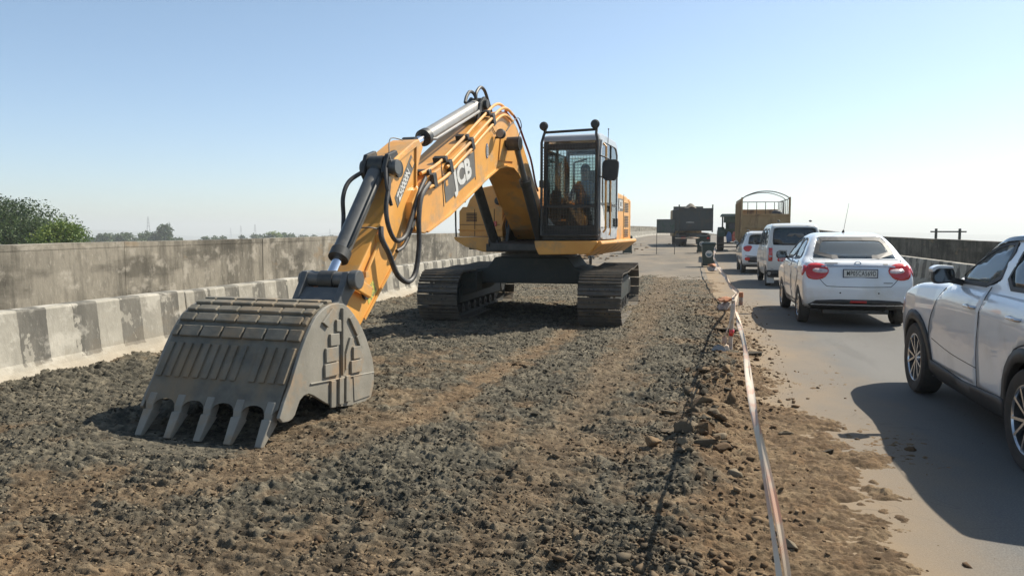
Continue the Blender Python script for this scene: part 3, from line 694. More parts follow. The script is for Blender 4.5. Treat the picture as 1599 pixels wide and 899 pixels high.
# ---- left side engine panel behind the cab
spn = MB(); spn.prism(sp([(-.08, 1.36), (-1.62, 1.36), (-1.66, 2.0), (-1.58, 2.16), (-1.3, 2.25), (-.08, 2.30)]), 'x', .95, 1.43)
spo = spn.build('side_panel', MT['orange'], EX, .035)
v = MB()
for z0, n_ in ((1.46, 5), (1.66, 7), (1.95, 6)):
    for i in range(n_): v.box((1.433, 1.24, z0+i*.032), (.012, .42, .014))
v.build('vent', MT['seam'], spo)
v = MB(); v.prism([(.30, 1.95), (.86, 1.95), (.86, 2.18), (.30, 2.18)], 'x', 1.43, 1.436); v.build('name_panel', MT['grey_panel'], spo)
lettering('JCB', .22, MT['white_paint'], spo, (1.441, .58, 2.062), (0, 1, 0), (0, 0, 1), .03, squeeze=1.15)
v = MB(); v.box((1.434, .93, 1.85), (.006, .008, .85)); v.build('panel_gap', MT['seam'], spo)
# ---- cab-side skirt with its front lip
sk = MB()
sk.prism([(.44, 1.41), (1.50, 1.41), (1.50, 1.38), (1.36, 1.20), (.52, 1.18), (.46, 1.3)], 'y', -1.80, -1.50)
sk.prism([(1.30, 1.41), (1.55, 1.41), (1.56, 1.36), (1.30, 1.16)], 'y', -1.72, 1.75)
sk.box((1.0, -.1, 1.36), (1.0, 3.2, .06))
sk.build('skirt', MT['orange'], EX, .015)
# ---- cab
MT['cab_white'] = mat('cab_side_paint', (.42, .44, .45), .35, coat=.3, dirt=(.3, .26, .2), dscale=4, dlo=.6, dhi=.8)
MT['wire'] = mat('guard_wire', (.05, .05, .045), .6)
x0, x1, yf, yr, z0, z1 = .53, 1.47, -1.60, .02, 1.42, 3.12
cab = MB()
cab.box((1.0, (yf+yr)/2, z0+.05), (.94, yr-yf, .10))                                   # floor
for x in (x0+.035, x1-.035): cab.bar((x, yf+.04, z0), (x, yf+.10, z1-.04), .07, .08, (0, 1, 0))
cab.box((1.0, yf+.05, z0+.17), (.94, .07, .15)); cab.box((1.0, yf+.07, 1.98), (.9, .05, .05)); cab.box((1.0, yf+.10, z1-.16), (.94, .06, .10))
for x in (x0+.03, x1-.03): cab.bar((x, yr-.04, z0), (x, yr-.04, z1-.06), .06, .08, (0, 1, 0))
cab.box((1.0, yr-.04, 1.75), (.9, .05, .6)); cab.box((1.0, yr-.04, z1-.1), (.9, .05, .12))
cab.box((x0+.02, (yf+yr)/2, 1.6), (.03, yr-yf, .3)); cab.box((x0+.02, -.75, 2.3), (.03, .09, 1.6))
cabo = cab.build('cab', MT['black_steel'], EX, .012)
rf = MB(); rf.prism([(yf+.02, z1-.08), (yf+.08, z1+.02), (yf+.25, z1+.06), (yr-.15, z1+.05), (yr+.01, z1-.03), (yr+.01, z1-.09)], 'x', x0-.005, x1+.005)
rf.build('roof', MT['cab_white'], cabo, .03)
# door: side frame, window and lower sheet
dr = MB(); fr_out = chaikin([(yf+.12, 1.46), (yr-.03, 1.46), (yr-.02, z1-.2), (yr-.18, z1-.05), (yf+.22, z1-.05), (yf+.12, z1-.3)], 1, .12)
xs = x1+.004
def ringframe(mb, poly, wdt, xa, xb, mi=0):
    c = np.mean(poly, 0); n = len(poly)
    for i in range(n):
        a, b = np.array(poly[i]), np.array(poly[(i+1) % n]); mb.bar((xa, a[0], a[1]), (xa, b[0], b[1]), wdt, xb, (1, 0, 0), mi)
ringframe(dr, fr_out, .05, xs, .03); dr.bar((xs, -.62, 1.46), (xs, -.62, z1-.06), .035, .03, (1, 0, 0), 1); dr.box((xs, -.8, 2.02), (.03, 1.4, .035), None, 1)
dr.prism([(yf+.14, 1.46), (yr-.05, 1.46), (yr-.05, 1.62), (yf+.14, 1.62)], 'x', xs-.01, xs+.012)
dro = dr.build('door', [MT['cab_white'], MT['black_steel']], cabo)
g = MB(); g.prism([(yf+.15, 1.62), (yr-.06, 1.62), (yr-.06, z1-.2), (yr-.2, z1-.08), (yf+.24, z1-.08), (yf+.15, z1-.3)], 'x', xs-.006, xs-.001); g.build('window', MT['cabglass'], dro)
for hb_ in (((xs+.025, -.68, 1.98), (.03, .05, .16)), ((xs+.025, -.12, 1.72), (.03, .08, .15))): MB().box(*hb_).build('handle', MT['black_steel'], dro)
g = MB(); g.prism([(yf+.14, 1.64), (yf+.55, 1.64), (yf+.16, 2.15)], 'x', xs+.001, xs+.006); g.build('decal', MT['white_paint'], dro)
g = MB(); g.tube([(xs+.05, -.95, 1.5), (xs+.07, -.95, 1.56), (xs+.07, -.95, 2.55), (xs+.05, -.95, 2.62)], .012, 8); g.tube([(xs+.05, -1.45, 1.55), (xs+.09, -1.45, 1.6), (xs+.09, -1.45, 2.95), (xs+.04, -1.45, 3.0)], .017, 8, mi=0)
g.build('grab_rail', MT['orange'], cabo)
# glazing: front, right, rear, roof hatch
g = MB(); g.box((1.0, yf+.085, 2.46), (.84, .006, .92)); g.box((1.0, yf+.065, 1.80), (.84, .006, .3)); g.build('windscreen', MT['cabglass'], cabo)
g = MB(); g.box((x0+.01, -1.15, 2.36), (.005, .72, 1.15)); g.box((x0+.01, -.36, 2.36), (.005, .6, 1.15)); g.build('window', MT['cabglass'], cabo)
g = MB(); g.box((1.0, yr-.03, 2.50), (.80, .005, .85)); g.build('rear_window', MT['cabglass'], cabo)
g = MB()
for a_, b_ in (((.68, 2.1), (.68, 2.82)), ((.68, 2.82), (.92, 2.88)), ((1.12, 2.12), (1.12, 2.88)), ((1.36, 2.12), (1.36, 2.88)), ((1.12, 2.88), (1.36, 2.88))):
    g.bar((a_[0], yr-.07, a_[1]), (b_[0], yr-.07, b_[1]), .03, .03, (0, 1, 0))
g.build('rear_window_frame', MT['cab_white'], cabo)
# interior
g = MB()
g.box((1.02, -.62, 1.82), (.50, .52, .14)); g.prism([(-.38, 1.86), (-.50, 1.9), (-.40, 2.44), (-.30, 2.48), (-.24, 2.44), (-.28, 1.86)], 'x', .80, 1.24)
g.box((1.02, -.33, 2.55), (.26, .10, .20)); g.box((1.02, -.6, 1.65), (.3, .4, .26)); g.box((.74, -.75, 1.95), (.12, .5, .2)); g.box((1.3, -.75, 1.95), (.12, .5, .2))
st_ = g.build('seat', MT['seat'], cabo, .03)
MB().box((.70, -1.35, 2.0), (.12, .2, .5)).build('display_console', MT['trim'], cabo, .008)
for x in (.86, 1.14): MB().cyl((x, -1.3, 1.52), (x, -1.22, 1.95), .012, n=8).build('travel_lever', MT['trim'], cabo)
for x in (.74, 1.3): g = MB(); g.cyl((x, -.95, 1.95), (x+.02, -1.0, 2.18), .014, n=8); g.sphere((x+.02, -1.0, 2.19), .026, 8); g.build('joystick', MT['trim'], cabo)
# front guard: frame tubes and welded wire mesh
fg = MB(); gy = yf-.07
for x in (x0+.0, x1-.0):
    fg.tube([(x, gy, 1.50), (x, gy, 3.02), (x+(.03 if x < 1 else -.03), gy+.02, 3.14), (x+(.04 if x < 1 else -.04), gy+.10, 3.24)], .024, 8)
fg.cyl((x0+.02, gy+.06, 3.19), (x1-.02, gy+.06, 3.21), .022); fg.cyl((x0, gy, 1.50), (x1, gy, 1.50), .022)
for x in (x0, x1):
    for z in (1.5, 2.3, 2.95): fg.cyl((x, gy, z), (x, yf+.05, z), .014, n=8)
fgo = fg.build('front_guard', MT['black_steel'], cabo)
fw = MB()
for x in np.arange(x0+.04, x1-.02, .048): fw.cyl((x, gy, 1.52), (x, gy, 3.0), .0034, n=4, caps=False, sm=False)
for z in np.arange(1.54, 3.0, .048): fw.cyl((x0, gy+.004, z), (x1, gy+.004, z), .0034, n=4, caps=False, sm=False)
fw.box(((x0+x1)/2, gy, 1.97), (x1-x0, .012, .03)); fw.build('wire_mesh', MT['wire'], fgo)
for x in (x0+.03, x1-.05):
    g = MB(); g.lathe([(.002, -.03), (.05, -.035), (.072, -.015), (.075, .01), (.06, .05), (.02, .06)], (x, gy+.02, 3.29), 'y', 20); g.cyl((x, gy+.03, 3.21), (x, gy+.03, 3.26), .015, n=8)
    lo_ = g.build('work_lamp', MT['black_steel'], cabo); g = MB(); g.cyl((x, gy-.018, 3.29), (x, gy-.022, 3.29), .052, n=18); g.build('lens', MT['alloy_dark'], lo_)
g = MB(); g.tube([(x1+.02, -.95, 3.05), (x1+.03, -.95, 3.28)], .006, 6); g.sphere((x1+.03, -.95, 3.29), .014, 6); g.build('antenna', MT['black_steel'], cabo)
# mirror
g = MB(); g.prism(chaikin([(-.13, -.17), (.11, -.17), (.14, .12), (.10, .17), (-.10, .17), (-.14, .10)], 1, .2), 'y', -.03, .045)
for i in range(len(g.v)): x, y, z = g.v[i]; g.v[i] = (x+1.65, y-1.50, z+2.56)
mo = g.build('mirror', MT['trim'], cabo, .01)
g = MB(); g.tube([(x1-.01, yf+.02, 2.80), (x1+.06, yf+.02, 2.78), (x1+.17, yf+.08, 2.72), (x1+.19, yf+.09, 2.60)], .011, 8, sub=4); g.tube([(x1, yf+.02, 2.46), (x1+.12, yf+.06, 2.44)], .01, 8); g.build('mirror_arm', MT['black_steel'], mo)
# ---- boom
BW = .25
bpoly = [(5.98, 1.90), (5.83, 2.05), (5.45, 2.26), (4.93, 2.45), (4.35, 2.73), (3.78, 3.01), (3.30, 3.24), (3.0, 3.35), (2.7, 3.39), (2.4, 3.35), (2.1, 3.21), (1.86, 3.03), (1.4, 2.64), (.95, 2.22), (.40, 1.85), (.26, 1.65), (.36, 1.46), (.58, 1.42), (.95, 1.60), (1.45, 1.98), (1.78, 2.28), (2.08, 2.48), (2.35, 2.56), (2.65, 2.56), (3.02, 2.50), (3.42, 2.36), (4.2, 2.05), (4.94, 1.76), (5.62, 1.55), (5.88, 1.57), (6.0, 1.72)]
bm_ = MB(); bm_.prism(sp(bpoly), 'x', -BW, BW); boom = bm_.build('boom', MT['orange'], EX, .012)
# flange strips along the lower edges, pivot bosses, lug for the boom cylinder pin
for l_ in (-BW-.012, BW+.012):
    low = [(1.45, 1.99), (1.78, 2.295), (2.08, 2.495), (2.35, 2.575), (2.65, 2.575), (3.02, 2.515), (3.42, 2.375), (4.2, 2.065), (4.94, 1.775), (5.6, 1.57)]; g = MB()
    for a_, b_ in zip(low[:-1], low[1:]): g.bar(S(a_[0], l_, a_[1]), S(b_[0], l_, b_[1]), .024, .022, (0, 0, 1))
    g.build('edge_flange', MT['orange'], boom)
    MB().cyl(S(5.84, l_-.02, 1.80), S(5.84, l_+.02, 1.80), .12, n=24).build('pivot_boss', MT['orange'], boom); MB().cyl(S(.5, l_-.02, 1.66), S(.5, l_+.02, 1.66), .13, n=24).build('pivot_boss', MT['orange'], boom)
    MB().prism(sp([(3.05, 2.62), (2.95, 2.98), (2.75, 3.08), (2.5, 3.02), (2.35, 2.66)]), 'x', l_-.008, l_+.008).build('pin_plate', MT['orange'], boom, .004)
g = MB(); g.cyl(S(2.72, -.50, 2.90), S(2.72, .50, 2.90), .055, n=20)
for s_ in (1, -1): g.cyl(S(2.72, .30*s_, 2.90), S(2.72, .50*s_, 2.90), .105, n=24)
g.build('cylinder_pin', MT['black_steel'], boom)
for s0 in (5.12, 4.02): MB().box(S(s0, BW+.002, 2.16 if s0 > 5 else 2.56), (.006, .012, .56), (R(8), 0, 0)).build('weld_seam', MT['seam'], boom)
lp = MB(); lp.prism(sp([(5.11, 2.27), (4.06, 2.66), (3.98, 2.33), (5.02, 1.93)]), 'x', BW, BW+.006); lpo = lp.build('name_panel', MT['grey_panel'], boom)
xd = Vector((0, 1.05, .39)).normalized(); yd = Vector((0, -.39, 1.05)).normalized()
lettering('JCB', .365, MT['white_paint'], lpo, S(4.47, BW+.009, 2.325), xd, yd, .045, squeeze=1.08, space=1.04)
g = MB(); g.box((BW+.009, -5.00, 2.18), (.004, .07, .07), (R(20), 0, 0)); g.build('logo_square', MT['orange'], lpo)
g = MB(); g.lathe([(.001, 0), (.085, 0), (.085, .006), (.001, .006)], (0, 0, 0), 'x', 24)
for i in range(len(g.v)): x, y, z = g.v[i]; g.v[i] = (x+BW+.001, y*.62-3.52, z*1.25+2.72)
em = g.build('emblem', mat('emblem_blue', (.05, .09, .22), .4), boom)
g = MB(); g.lathe([(.06, .007), (.07, .007), (.07, .010), (.06, .010)], (0, 0, 0), 'x', 24)
for i in range(-2, 3): g.box((.009, .018*i, 0), (.004, .006, .09))
for i in range(len(g.v)): x, y, z = g.v[i]; g.v[i] = (x+BW+.001, y*.62-3.52, z*1.25+2.72)
g.build('emblem_ring', MT['white_paint'], em)
# boom work lamp
g = MB(); g.lathe([(.01, .05), (.05, .05), (.07, .02), (.075, -.02), (.06, -.04), (.001, -.045)], S(3.22, .36, 2.99), 'y', 20); g.cyl(S(3.15, .25, 2.95), S(3.16, .36, 2.95), .018); lo_ = g.build('work_lamp', MT['black_steel'], boom)
g = MB(); g.cyl(S(3.262, .36, 2.99), S(3.27, .36, 2.99), .055, n=18); g.build('lens', MT['cyl_grey'], lo_)
# hydraulic pipes on the boom's left edge
top = [(2.45, 3.39), (2.75, 3.44), (3.05, 3.38), (3.46, 3.18), (3.9, 2.96), (4.26, 2.77), (4.7, 2.56), (5.06, 2.38), (5.40, 2.26), (5.62, 2.20)]
for k, (l_, dz) in enumerate(((.19, .055), (.285, -.01), (.285, -.115))):
    g = MB(); g.tube([S(s_, l_, z_+dz) for s_, z_ in top[:(10 if k != 1 else 8)]], .022, 10, sub=3); g.build('hydraulic_pipe', MT['orange'], boom)
g = MB()
for s_, z_, rt in ((3.35, 3.24, 27), (4.2, 2.80, 28), (4.95, 2.44, 27), (5.45, 2.24, 20)):
    g = MB(); g.box(S(s_, .285, z_-.055), (.05, .10, .17), (R(rt), 0, 0)); g.box(S(s_, .15, z_+.04), (.18, .08, .07), (R(rt), 0, 0))
    g.build('pipe_clamp', MT['black_steel'], boom, .006)
g = MB()
for l_ in (.1, .18, .26): g.tube([S(2.5, l_, 3.43), S(2.15, l_, 3.32), S(1.8, l_, 3.08), S(1.4, l_, 2.78), S(1.05, l_*.9, 2.42), S(.8, l_*.8, 2.28)], .018, 8, sub=4)
g.build('hose', mat('red_hose', (.16, .035, .02), .5), boom)
g = MB(); g.tube([S(2.7, .27, 3.1), S(2.45, .3, 3.28), S(2.2, .3, 3.36), S(2.05, .3, 3.24), S(2.25, .29, 3.0)], .007, 6, sub=5); g.tube([S(3.3, .26, 3.22), S(3.32, .26, 3.1), S(3.2, .262, 3.02), S(3.12, .27, 3.05)], .006, 6, sub=4); g.build('lamp_cable', MT['hose'], boom)
# ---- boom cylinders
def cylinder(name, a, b, r, rod, split, m, mr, parent, eyes=.1, extra=None):
    a = np.array(a, float); b = np.array(b, float); d = (b-a)/np.linalg.norm(b-a); Ln = np.linalg.norm(b-a); c = a+d*Ln*split
    g = MB(); g.cyl(a+d*eyes, c, r, n=24); g.cyl(c-d*.10, c, r*1.16, n=24, mi=1); g.cyl(a+d*eyes*.6, a+d*(eyes+.06), r*.9, n=24, mi=1)
    g.cyl(a-np.array((.09, 0, 0)), a+np.array((.09, 0, 0)), eyes*.85, n=20, mi=1)
    o = g.build(name, [m, MT['black_steel']], parent)
    g = MB(); g.cyl(c-d*.02, b-d*.04, rod, n=20); g.cyl(b-np.array((.08, 0, 0)), b+np.array((.08, 0, 0)), rod*1.9, n=20, mi=1); g.build('rod', [mr, MT['black_steel']], o)
    if extra:
        g = MB(); off = np.array(extra, float)
        g.tube([a+d*(eyes+.1)+off*.7, a+d*(eyes+.16)+off, c-d*.12+off, c-d*.05+off*.6], .02, 8); g.build('cylinder_pipe', m if m is not MT['cyl_dark'] else MT['black_steel'], o)
    return o
for l_ in (-.42, .42): cylinder('boom_cylinder', S(1.32, l_, 1.38), S(2.72, l_, 2.90), .082, .045, .66, MT['black_steel'], MT['cyl_dark'], EX, .1, (0, -.09, .03))
# ---- arm cylinder over the boom
g = MB()
for l_ in (-.10, .10): g.prism(sp([(3.05, 3.30), (3.10, 3.50), (3.24, 3.54), (3.42, 3.42), (3.62, 3.04)]), 'x', l_-.02, l_+.02)
g.cyl(S(3.25, -.15, 3.42), S(3.25, .17, 3.42), .07, n=20); g.build('cylinder_bracket', MT['black_steel'], boom, .006)
ac = cylinder('arm_cylinder', S(3.25, 0, 3.42), S(5.50, 0, 2.60), .092, .055, .84, MT['cyl_grey'], MT['chrome'], EX, .12, (.12, .02, -.04))
g = MB()
g.tube([S(3.45, .06, 3.46), S(3.42, .05, 3.56), S(3.22, .04, 3.68), S(3.04, .04, 3.66), S(2.9, .05, 3.50), S(2.82, .06, 3.38)], .024, 9, sub=5)
g.tube([S(3.62, -.04, 3.40), S(3.52, -.06, 3.50), S(3.36, -.07, 3.60), S(3.2, -.06, 3.58), S(3.06, -.05, 3.40)], .024, 9, sub=5); g.build('hose', MT['hose'], ac)
# ---- stick
STW = .17
spoly = [(5.50, 2.58), (5.62, 2.66), (5.75, 2.62), (6.02, 2.49), (6.24, 2.38), (6.34, 2.26), (6.38, 1.95), (6.60, 1.66), (7.10, 1.17), (7.42, .82), (7.60, .58), (7.62, .46), (7.52, .38), (7.36, .40), (7.04, .63), (6.74, .86), (6.36, 1.17), (6.12, 1.38), (5.92, 1.62), (5.74, 1.72), (5.70, 1.90), (5.70, 2.2), (5.62, 2.38)]
g = MB(); g.prism(sp(spoly), 'x', -STW, STW); stick = g.build('stick', MT['orange'], EX, .012)
g = MB()
for l_ in (-STW-.01, STW+.01):
    g = MB(); g.cyl(S(6.18, l_-.015, 2.27), S(6.18, l_+.015, 2.27), .095, n=24, mi=1); g.build('pivot_boss', [MT['orange'], MT['black_steel']], stick)
    g = MB(); g.cyl(S(7.50, l_-.03, .50), S(7.50, l_+.03, .50), .09, n=24); g.build('pivot_boss', [MT['orange'], MT['black_steel']], stick)
    g = MB(); g.cyl(S(6.95, l_-.015, .95), S(6.95, l_+.015, .95), .075, n=20, mi=1); g.build('pivot_boss', [MT['orange'], MT['black_steel']], stick)
g = MB()
for a_, b_ in (((6.30, 1.22), (6.98, .68)), ((5.74, 1.80), (6.12, 1.40))): MB().bar(S(a_[0], STW+.008, a_[1]), S(b_[0], STW+.008, b_[1]), .014, .03).build('edge_flange', MT['orange'], stick)
for a_, b_ in (((5.72, 2.56), (5.75, 1.95)), ((5.72, 2.58), (6.2, 2.36))): g.bar(S(a_[0], STW+.012, a_[1]), S(b_[0], STW+.012, b_[1]), .024, .022)
g.build('edge_flange', [MT['orange'], MT['black_steel']], stick)
g = MB(); g.prism(sp([(6.26, 1.95), (5.84, 2.46), (5.735, 2.36), (6.19, 1.84)]), 'x', STW, STW+.004); slp = g.build('name_panel', MT['grey_panel'], stick)
xd = Vector((0, .43, .515)).normalized(); yd = Vector((0, -.515, .43)).normalized()
lettering('Z50000N', .125, MT['white_paint'], slp, S(6.045, STW+.006, 2.10), xd, yd, .03, squeeze=.90)
g = MB(); g.box((STW+.007, -5.825, 2.365), (.003, .085, .085), (R(50), 0, 0)); g.build('logo_square', MT['orange'], slp)
g = MB(); g.prism(sp([(6.93, .96), (6.78, 1.07), (6.70, .95), (6.88, .82)]), 'x', STW, STW+.003); g.build('warning_sticker', mat('sticker_yellow', (.55, .5, .1), .5, col2=(.2, .2, .1), nscale=30, lo=.5, hi=.55), stick)
# bucket cylinder: barrel up at the stick's head, rod down to the link
bc = cylinder('bucket_cylinder', S(6.30, 0, 2.30), S(7.36, 0, 1.10), .092, .05, .83, MT['cyl_dark'], MT['chrome'], EX, .13, (.10, .0, .06))
g = MB()
for l_ in (-.13, .13): g.prism(sp([(6.05, 2.35), (6.16, 2.48), (6.36, 2.42), (6.46, 2.22), (6.30, 2.05), (6.1, 2.1)]), 'x', l_-.025, l_+.025)
g.cyl(S(6.30, -.20, 2.28), S(6.30, .24, 2.28), .085, n=22, mi=1); g.build('cylinder_bracket', [MT['black_steel'], MT['cyl_dark']], stick, .008)
# hoses at the elbow
g = MB()
g.tube([S(5.62, .30, 2.14), S(5.86, .31, 1.98), S(5.98, .33, 1.72), S(6.0, .34, 1.42), S(6.10, .34, 1.12), S(6.28, .33, 1.02), S(6.50, .31, 1.12), S(6.62, .28, 1.34), S(6.70, .24, 1.50), S(6.66, .21, 1.62)], .03, 10, sub=6)
g.tube([S(5.60, .24, 2.20), S(5.84, .26, 2.00), S(6.05, .27, 1.72), S(6.22, .27, 1.52), S(6.42, .26, 1.48), S(6.54, .24, 1.62), S(6.56, .22, 1.82), S(6.46, .20, 2.05), S(6.42, .18, 2.16)], .026, 10, sub=6)
g.tube([S(5.55, .22, 2.22), S(5.8, .24, 1.9), S(6.0, .25, 1.62), S(6.2, .25, 1.42), S(6.36, .24, 1.36)], .022, 10, sub=6); g.build('hose', MT['hose'], stick)
g = MB(); g.tube([S(6.40, -.12, 2.24), S(6.56, -.22, 2.12), S(6.66, -.24, 1.95), S(6.66, -.24, 1.74), S(6.74, -.2, 1.60)], .024, 10, sub=6); g.tube([S(6.44, .16, 2.26), S(6.50, .20, 2.06), S(6.42, .21, 1.86)], .02, 8, sub=5); g.build('hose', MT['hose'], bc)
g = MB(); g.tube([S(5.9, .1, 2.62), S(6.1, .05, 2.62), S(6.28, .12, 2.46), S(6.38, .2, 2.3)], .007, 6, sub=5); g.build('cable', MT['hose'], stick); g = MB(); g.tube([S(6.66, .19, 1.6), S(6.78, .12, 1.62), S(6.88, -.02, 1.60)], .008, 6, sub=4); g.build('cable', MT['hose'], stick)
g = MB(); g.tube([S(6.64, .20, 1.52), S(6.86, .20, 1.28), S(7.0, .20, 1.12)], .018, 8); g.box(S(6.66, .20, 1.50), (.06, .09, .09)); g.box(S(6.98, .20, 1.14), (.05, .08, .06)); g.build('hydraulic_pipe', MT['orange'], stick)
# ---- link between rod, stick and bucket
g = MB()
for l_ in (-.24, .22):
    g.prism(sp([(7.28, 1.19), (7.42, 1.19), (7.48, 1.08), (7.60, .92), (7.86, .74), (7.80, .62), (7.56, .74), (7.40, .92), (7.26, 1.02)]), 'x', l_-.035, l_+.035)
g.prism(sp([(7.34, 1.02), (7.46, 1.04), (7.62, .90), (7.60, .78), (7.44, .84)]), 'x', -.22, .20)
g.cyl(S(7.36, -.31, 1.11), S(7.36, .33, 1.11), .075, n=22); g.cyl(S(7.36, .26, 1.11), S(7.36, .345, 1.11), .095, n=22)
g.build('bucket_link', MT['cyl_dark'], EX, .012)
g = MB()
for l_ in (-.21, .235): g.bar(S(6.95, l_, .95), S(7.36, l_, 1.11), .04, .12)
g.build('side_link', MT['orange'], EX, .01)
# ---- bucket
BL, BR = -.64, .62
outer = [(9.13, .20), (9.00, .40), (8.84, .63), (8.68, .83), (8.55, .925), (8.38, .975), (8.18, .96), (8.02, .86), (7.86, .70), (7.74, .51), (7.67, .32)]
g = MB(); oc = catmull([np.array(p) for p in outer], 4); T_ = .035; inn = []
for i, p in enumerate(oc):
    d = oc[min(i+1, len(oc)-1)]-oc[max(i-1, 0)]; d /= np.linalg.norm(d); inn.append(p+np.array((d[1], -d[0]))*T_*-1)
c0 = np.array((8.3, .4)); inn = [p+(c0-p)/np.linalg.norm(c0-p)*T_ for p in oc]
# lip with scallops: strip of columns across the width
ncol = 150; ls = np.linspace(BL, BR, ncol+1); teeth_l = np.linspace(BL+.07, BR-.07, 5)
def lipdrop(l_):
    t = np.clip((min(abs(l_-t) for t in teeth_l)-.040)/.098, 0, 1); return .065*math.sqrt(max(0, 1-(1-t)**2))
v = []; k = len(oc)
for l_ in ls:
    dd = float(lipdrop(l_)); a0 = np.array(oc[0]); dirv = np.array(oc[4])-a0; dirv /= np.linalg.norm(dirv); sh = dirv*dd
    for i in range(k): w_ = max(0, 1-i/4.); v.append(S(oc[i][0]+sh[0]*w_, l_, oc[i][1]+sh[1]*w_))
    for i in range(k): w_ = max(0, 1-i/4.); v.append(S(inn[i][0]+sh[0]*w_, l_, inn[i][1]+sh[1]*w_))
f = []
for c in range(ncol):
    for i in range(k-1):
        a_ = c*2*k+i; f.append((a_, a_+1, a_+2*k+1, a_+2*k)); b_ = a_+k; f.append((b_, b_+2*k, b_+2*k+1, b_+1))
    f.append((c*2*k, c*2*k+2*k, c*2*k+3*k, c*2*k+k)); e = c*2*k+k-1; f.append((e, e+k, e+3*k, e+2*k))
g.add(v, f, 0, True)
bucket = g.build('bucket', MT['bucket_shell'], EX)
side = [(8.98, .40), (8.84, .63), (8.68, .83), (8.55, .925), (8.38, .975), (8.18, .96), (8.02, .86), (7.86, .70), (7.74, .51), (7.66, .30), (7.73, .04), (8.08, .05), (8.38, .11), (8.58, .21), (8.74, .29), (8.86, .26), (8.93, .16), (9.02, .13), (9.13, .18)]
for l_, s_ in ((BL, -1), (BR, 1)):
    g = MB(); g.prism(sp([tuple(p) for p in catmull(side, 2, True)]), 'x', l_, l_+.032*s_)
    if s_ > 0: g.bar(S(8.72, l_+.036, .365), S(7.67, l_+.036, .275), .014, .014)
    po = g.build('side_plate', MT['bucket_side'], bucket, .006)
    if s_ > 0:
        X_ = l_+.032
        def blk(mb, pts, t=.022): mb.prism(sp(pts), 'x', X_, X_+t)
        g = MB()
        for (a_, b_), (c_, d_) in (((8.43, .73), (8.29, .63)), ((8.50, .62), (8.31, .50)), ((8.52, .49), (8.31, .38)), ((8.06, .57), (7.91, .46)), ((8.10, .45), (7.92, .34)), ((8.33, .84), (8.26, .74))):
            blk(g, [(a_, b_), (c_, b_-.01), (c_, d_-.01), (a_, d_)])
        blk(g, [(8.12, .83), (8.05, .86), (7.93, .70), (7.99, .66)]); blk(g, [(8.0, .65), (7.95, .67), (7.87, .54), (7.92, .52)]); blk(g, [(8.54, .84), (8.46, .79), (8.32, .90), (8.38, .945)])
        blk(g, [(8.235, .93), (8.215, .93), (8.235, .35), (8.255, .35)], .028)
        blk(g, [(8.11, .66), (8.07, .66), (8.15, .50), (8.16, .39), (8.20, .39), (8.19, .52)], .022)
        for s0 in (8.43, 8.30, 8.19): blk(g, [(s0, .335), (s0-.07, .33), (s0-.06, .10), (s0+.01, .11)])
        blk(g, [(8.05, .31), (7.70, .28), (7.75, .07), (8.04, .08)], .008)
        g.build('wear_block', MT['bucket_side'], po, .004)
def on_shell(t):                                     # t in 0..1 along the outer profile
    x = t*(len(oc)-1); i = min(int(x), len(oc)-2); p = oc[i]+(oc[i+1]-oc[i])*(x-i); d = oc[i+1]-oc[i]; d /= np.linalg.norm(d); return p, d
r2 = random.Random(3)
for row, (t0, t1) in enumerate(((.235, .275), (.295, .34), (.365, .41), (.435, .475), (.50, .54))):
    g = MB(); n_ = 6; off = (0, .08, .03, .1, .05)[row]
    edges = [BL]+[BL+off+.21*(i+.35) for i in range(n_) if BL+off+.21*(i+.35) < BR-.04]+[BR]
    for a_, b_ in zip(edges[:-1], edges[1:]):
        p0, _ = on_shell(t0); p1, _ = on_shell(t1); m_ = (p0+p1)/2; n2 = (m_-c0)/np.linalg.norm(m_-c0)
        yz = [p0-n2*.005, p1-n2*.005, p1+n2*.026, p0+n2*.026]
        g.prism([(-q[0], q[1]) for q in yz], 'x', a_+.008, b_-.008)
    g.build('wear_block', MT['bucket_shell'], bucket, .009)
g = MB(); n_ = 14
for i in range(n_):
    if i == 9: continue
    l_ = BL+.045+i*(BR-BL-.09)/(n_-1); p0, _ = on_shell(.105); p1, _ = on_shell(.215); m_ = (p0+p1)/2; n2 = (m_-c0)/np.linalg.norm(m_-c0)
    g.prism([(-q[0], q[1]) for q in [p0-n2*.004, p1-n2*.01, p1+n2*.022, p0+n2*.018]], 'x', l_-.029, l_+.029)
g.build('wear_bar', MT['bucket_shell'], bucket, .006)
tooth0 = None
for t_ in teeth_l:
    g = MB()
    p = [(9.02, .42), (9.10, .21), (9.22, .06), (9.27, -.05), (9.235, -.055), (9.13, .05), (9.03, .20), (8.96, .36)]
    g.prism(sp([(9.08, .29), (9.13, .21), (9.15, .13), (9.08, .12), (9.03, .20), (9.04, .28)]), 'x', t_-.036, t_+.036)
    vv = []; w1, w2 = .042, .030
    for (s_, z_), w_ in (((9.155, .17), w1), ((9.06, .13), w1), ((9.235, -.03), w2), ((9.27, -.015), w2)):
        vv += [S(s_, t_-w_, z_), S(s_, t_+w_, z_)]
    g.add(vv, [(0, 1, 3, 2), (2, 3, 5, 4), (4, 5, 7, 6), (6, 7, 1, 0), (0, 2, 4, 6), (1, 7, 5, 3)])
    g.build('tooth', MT['bucket_side'], bucket, .008)

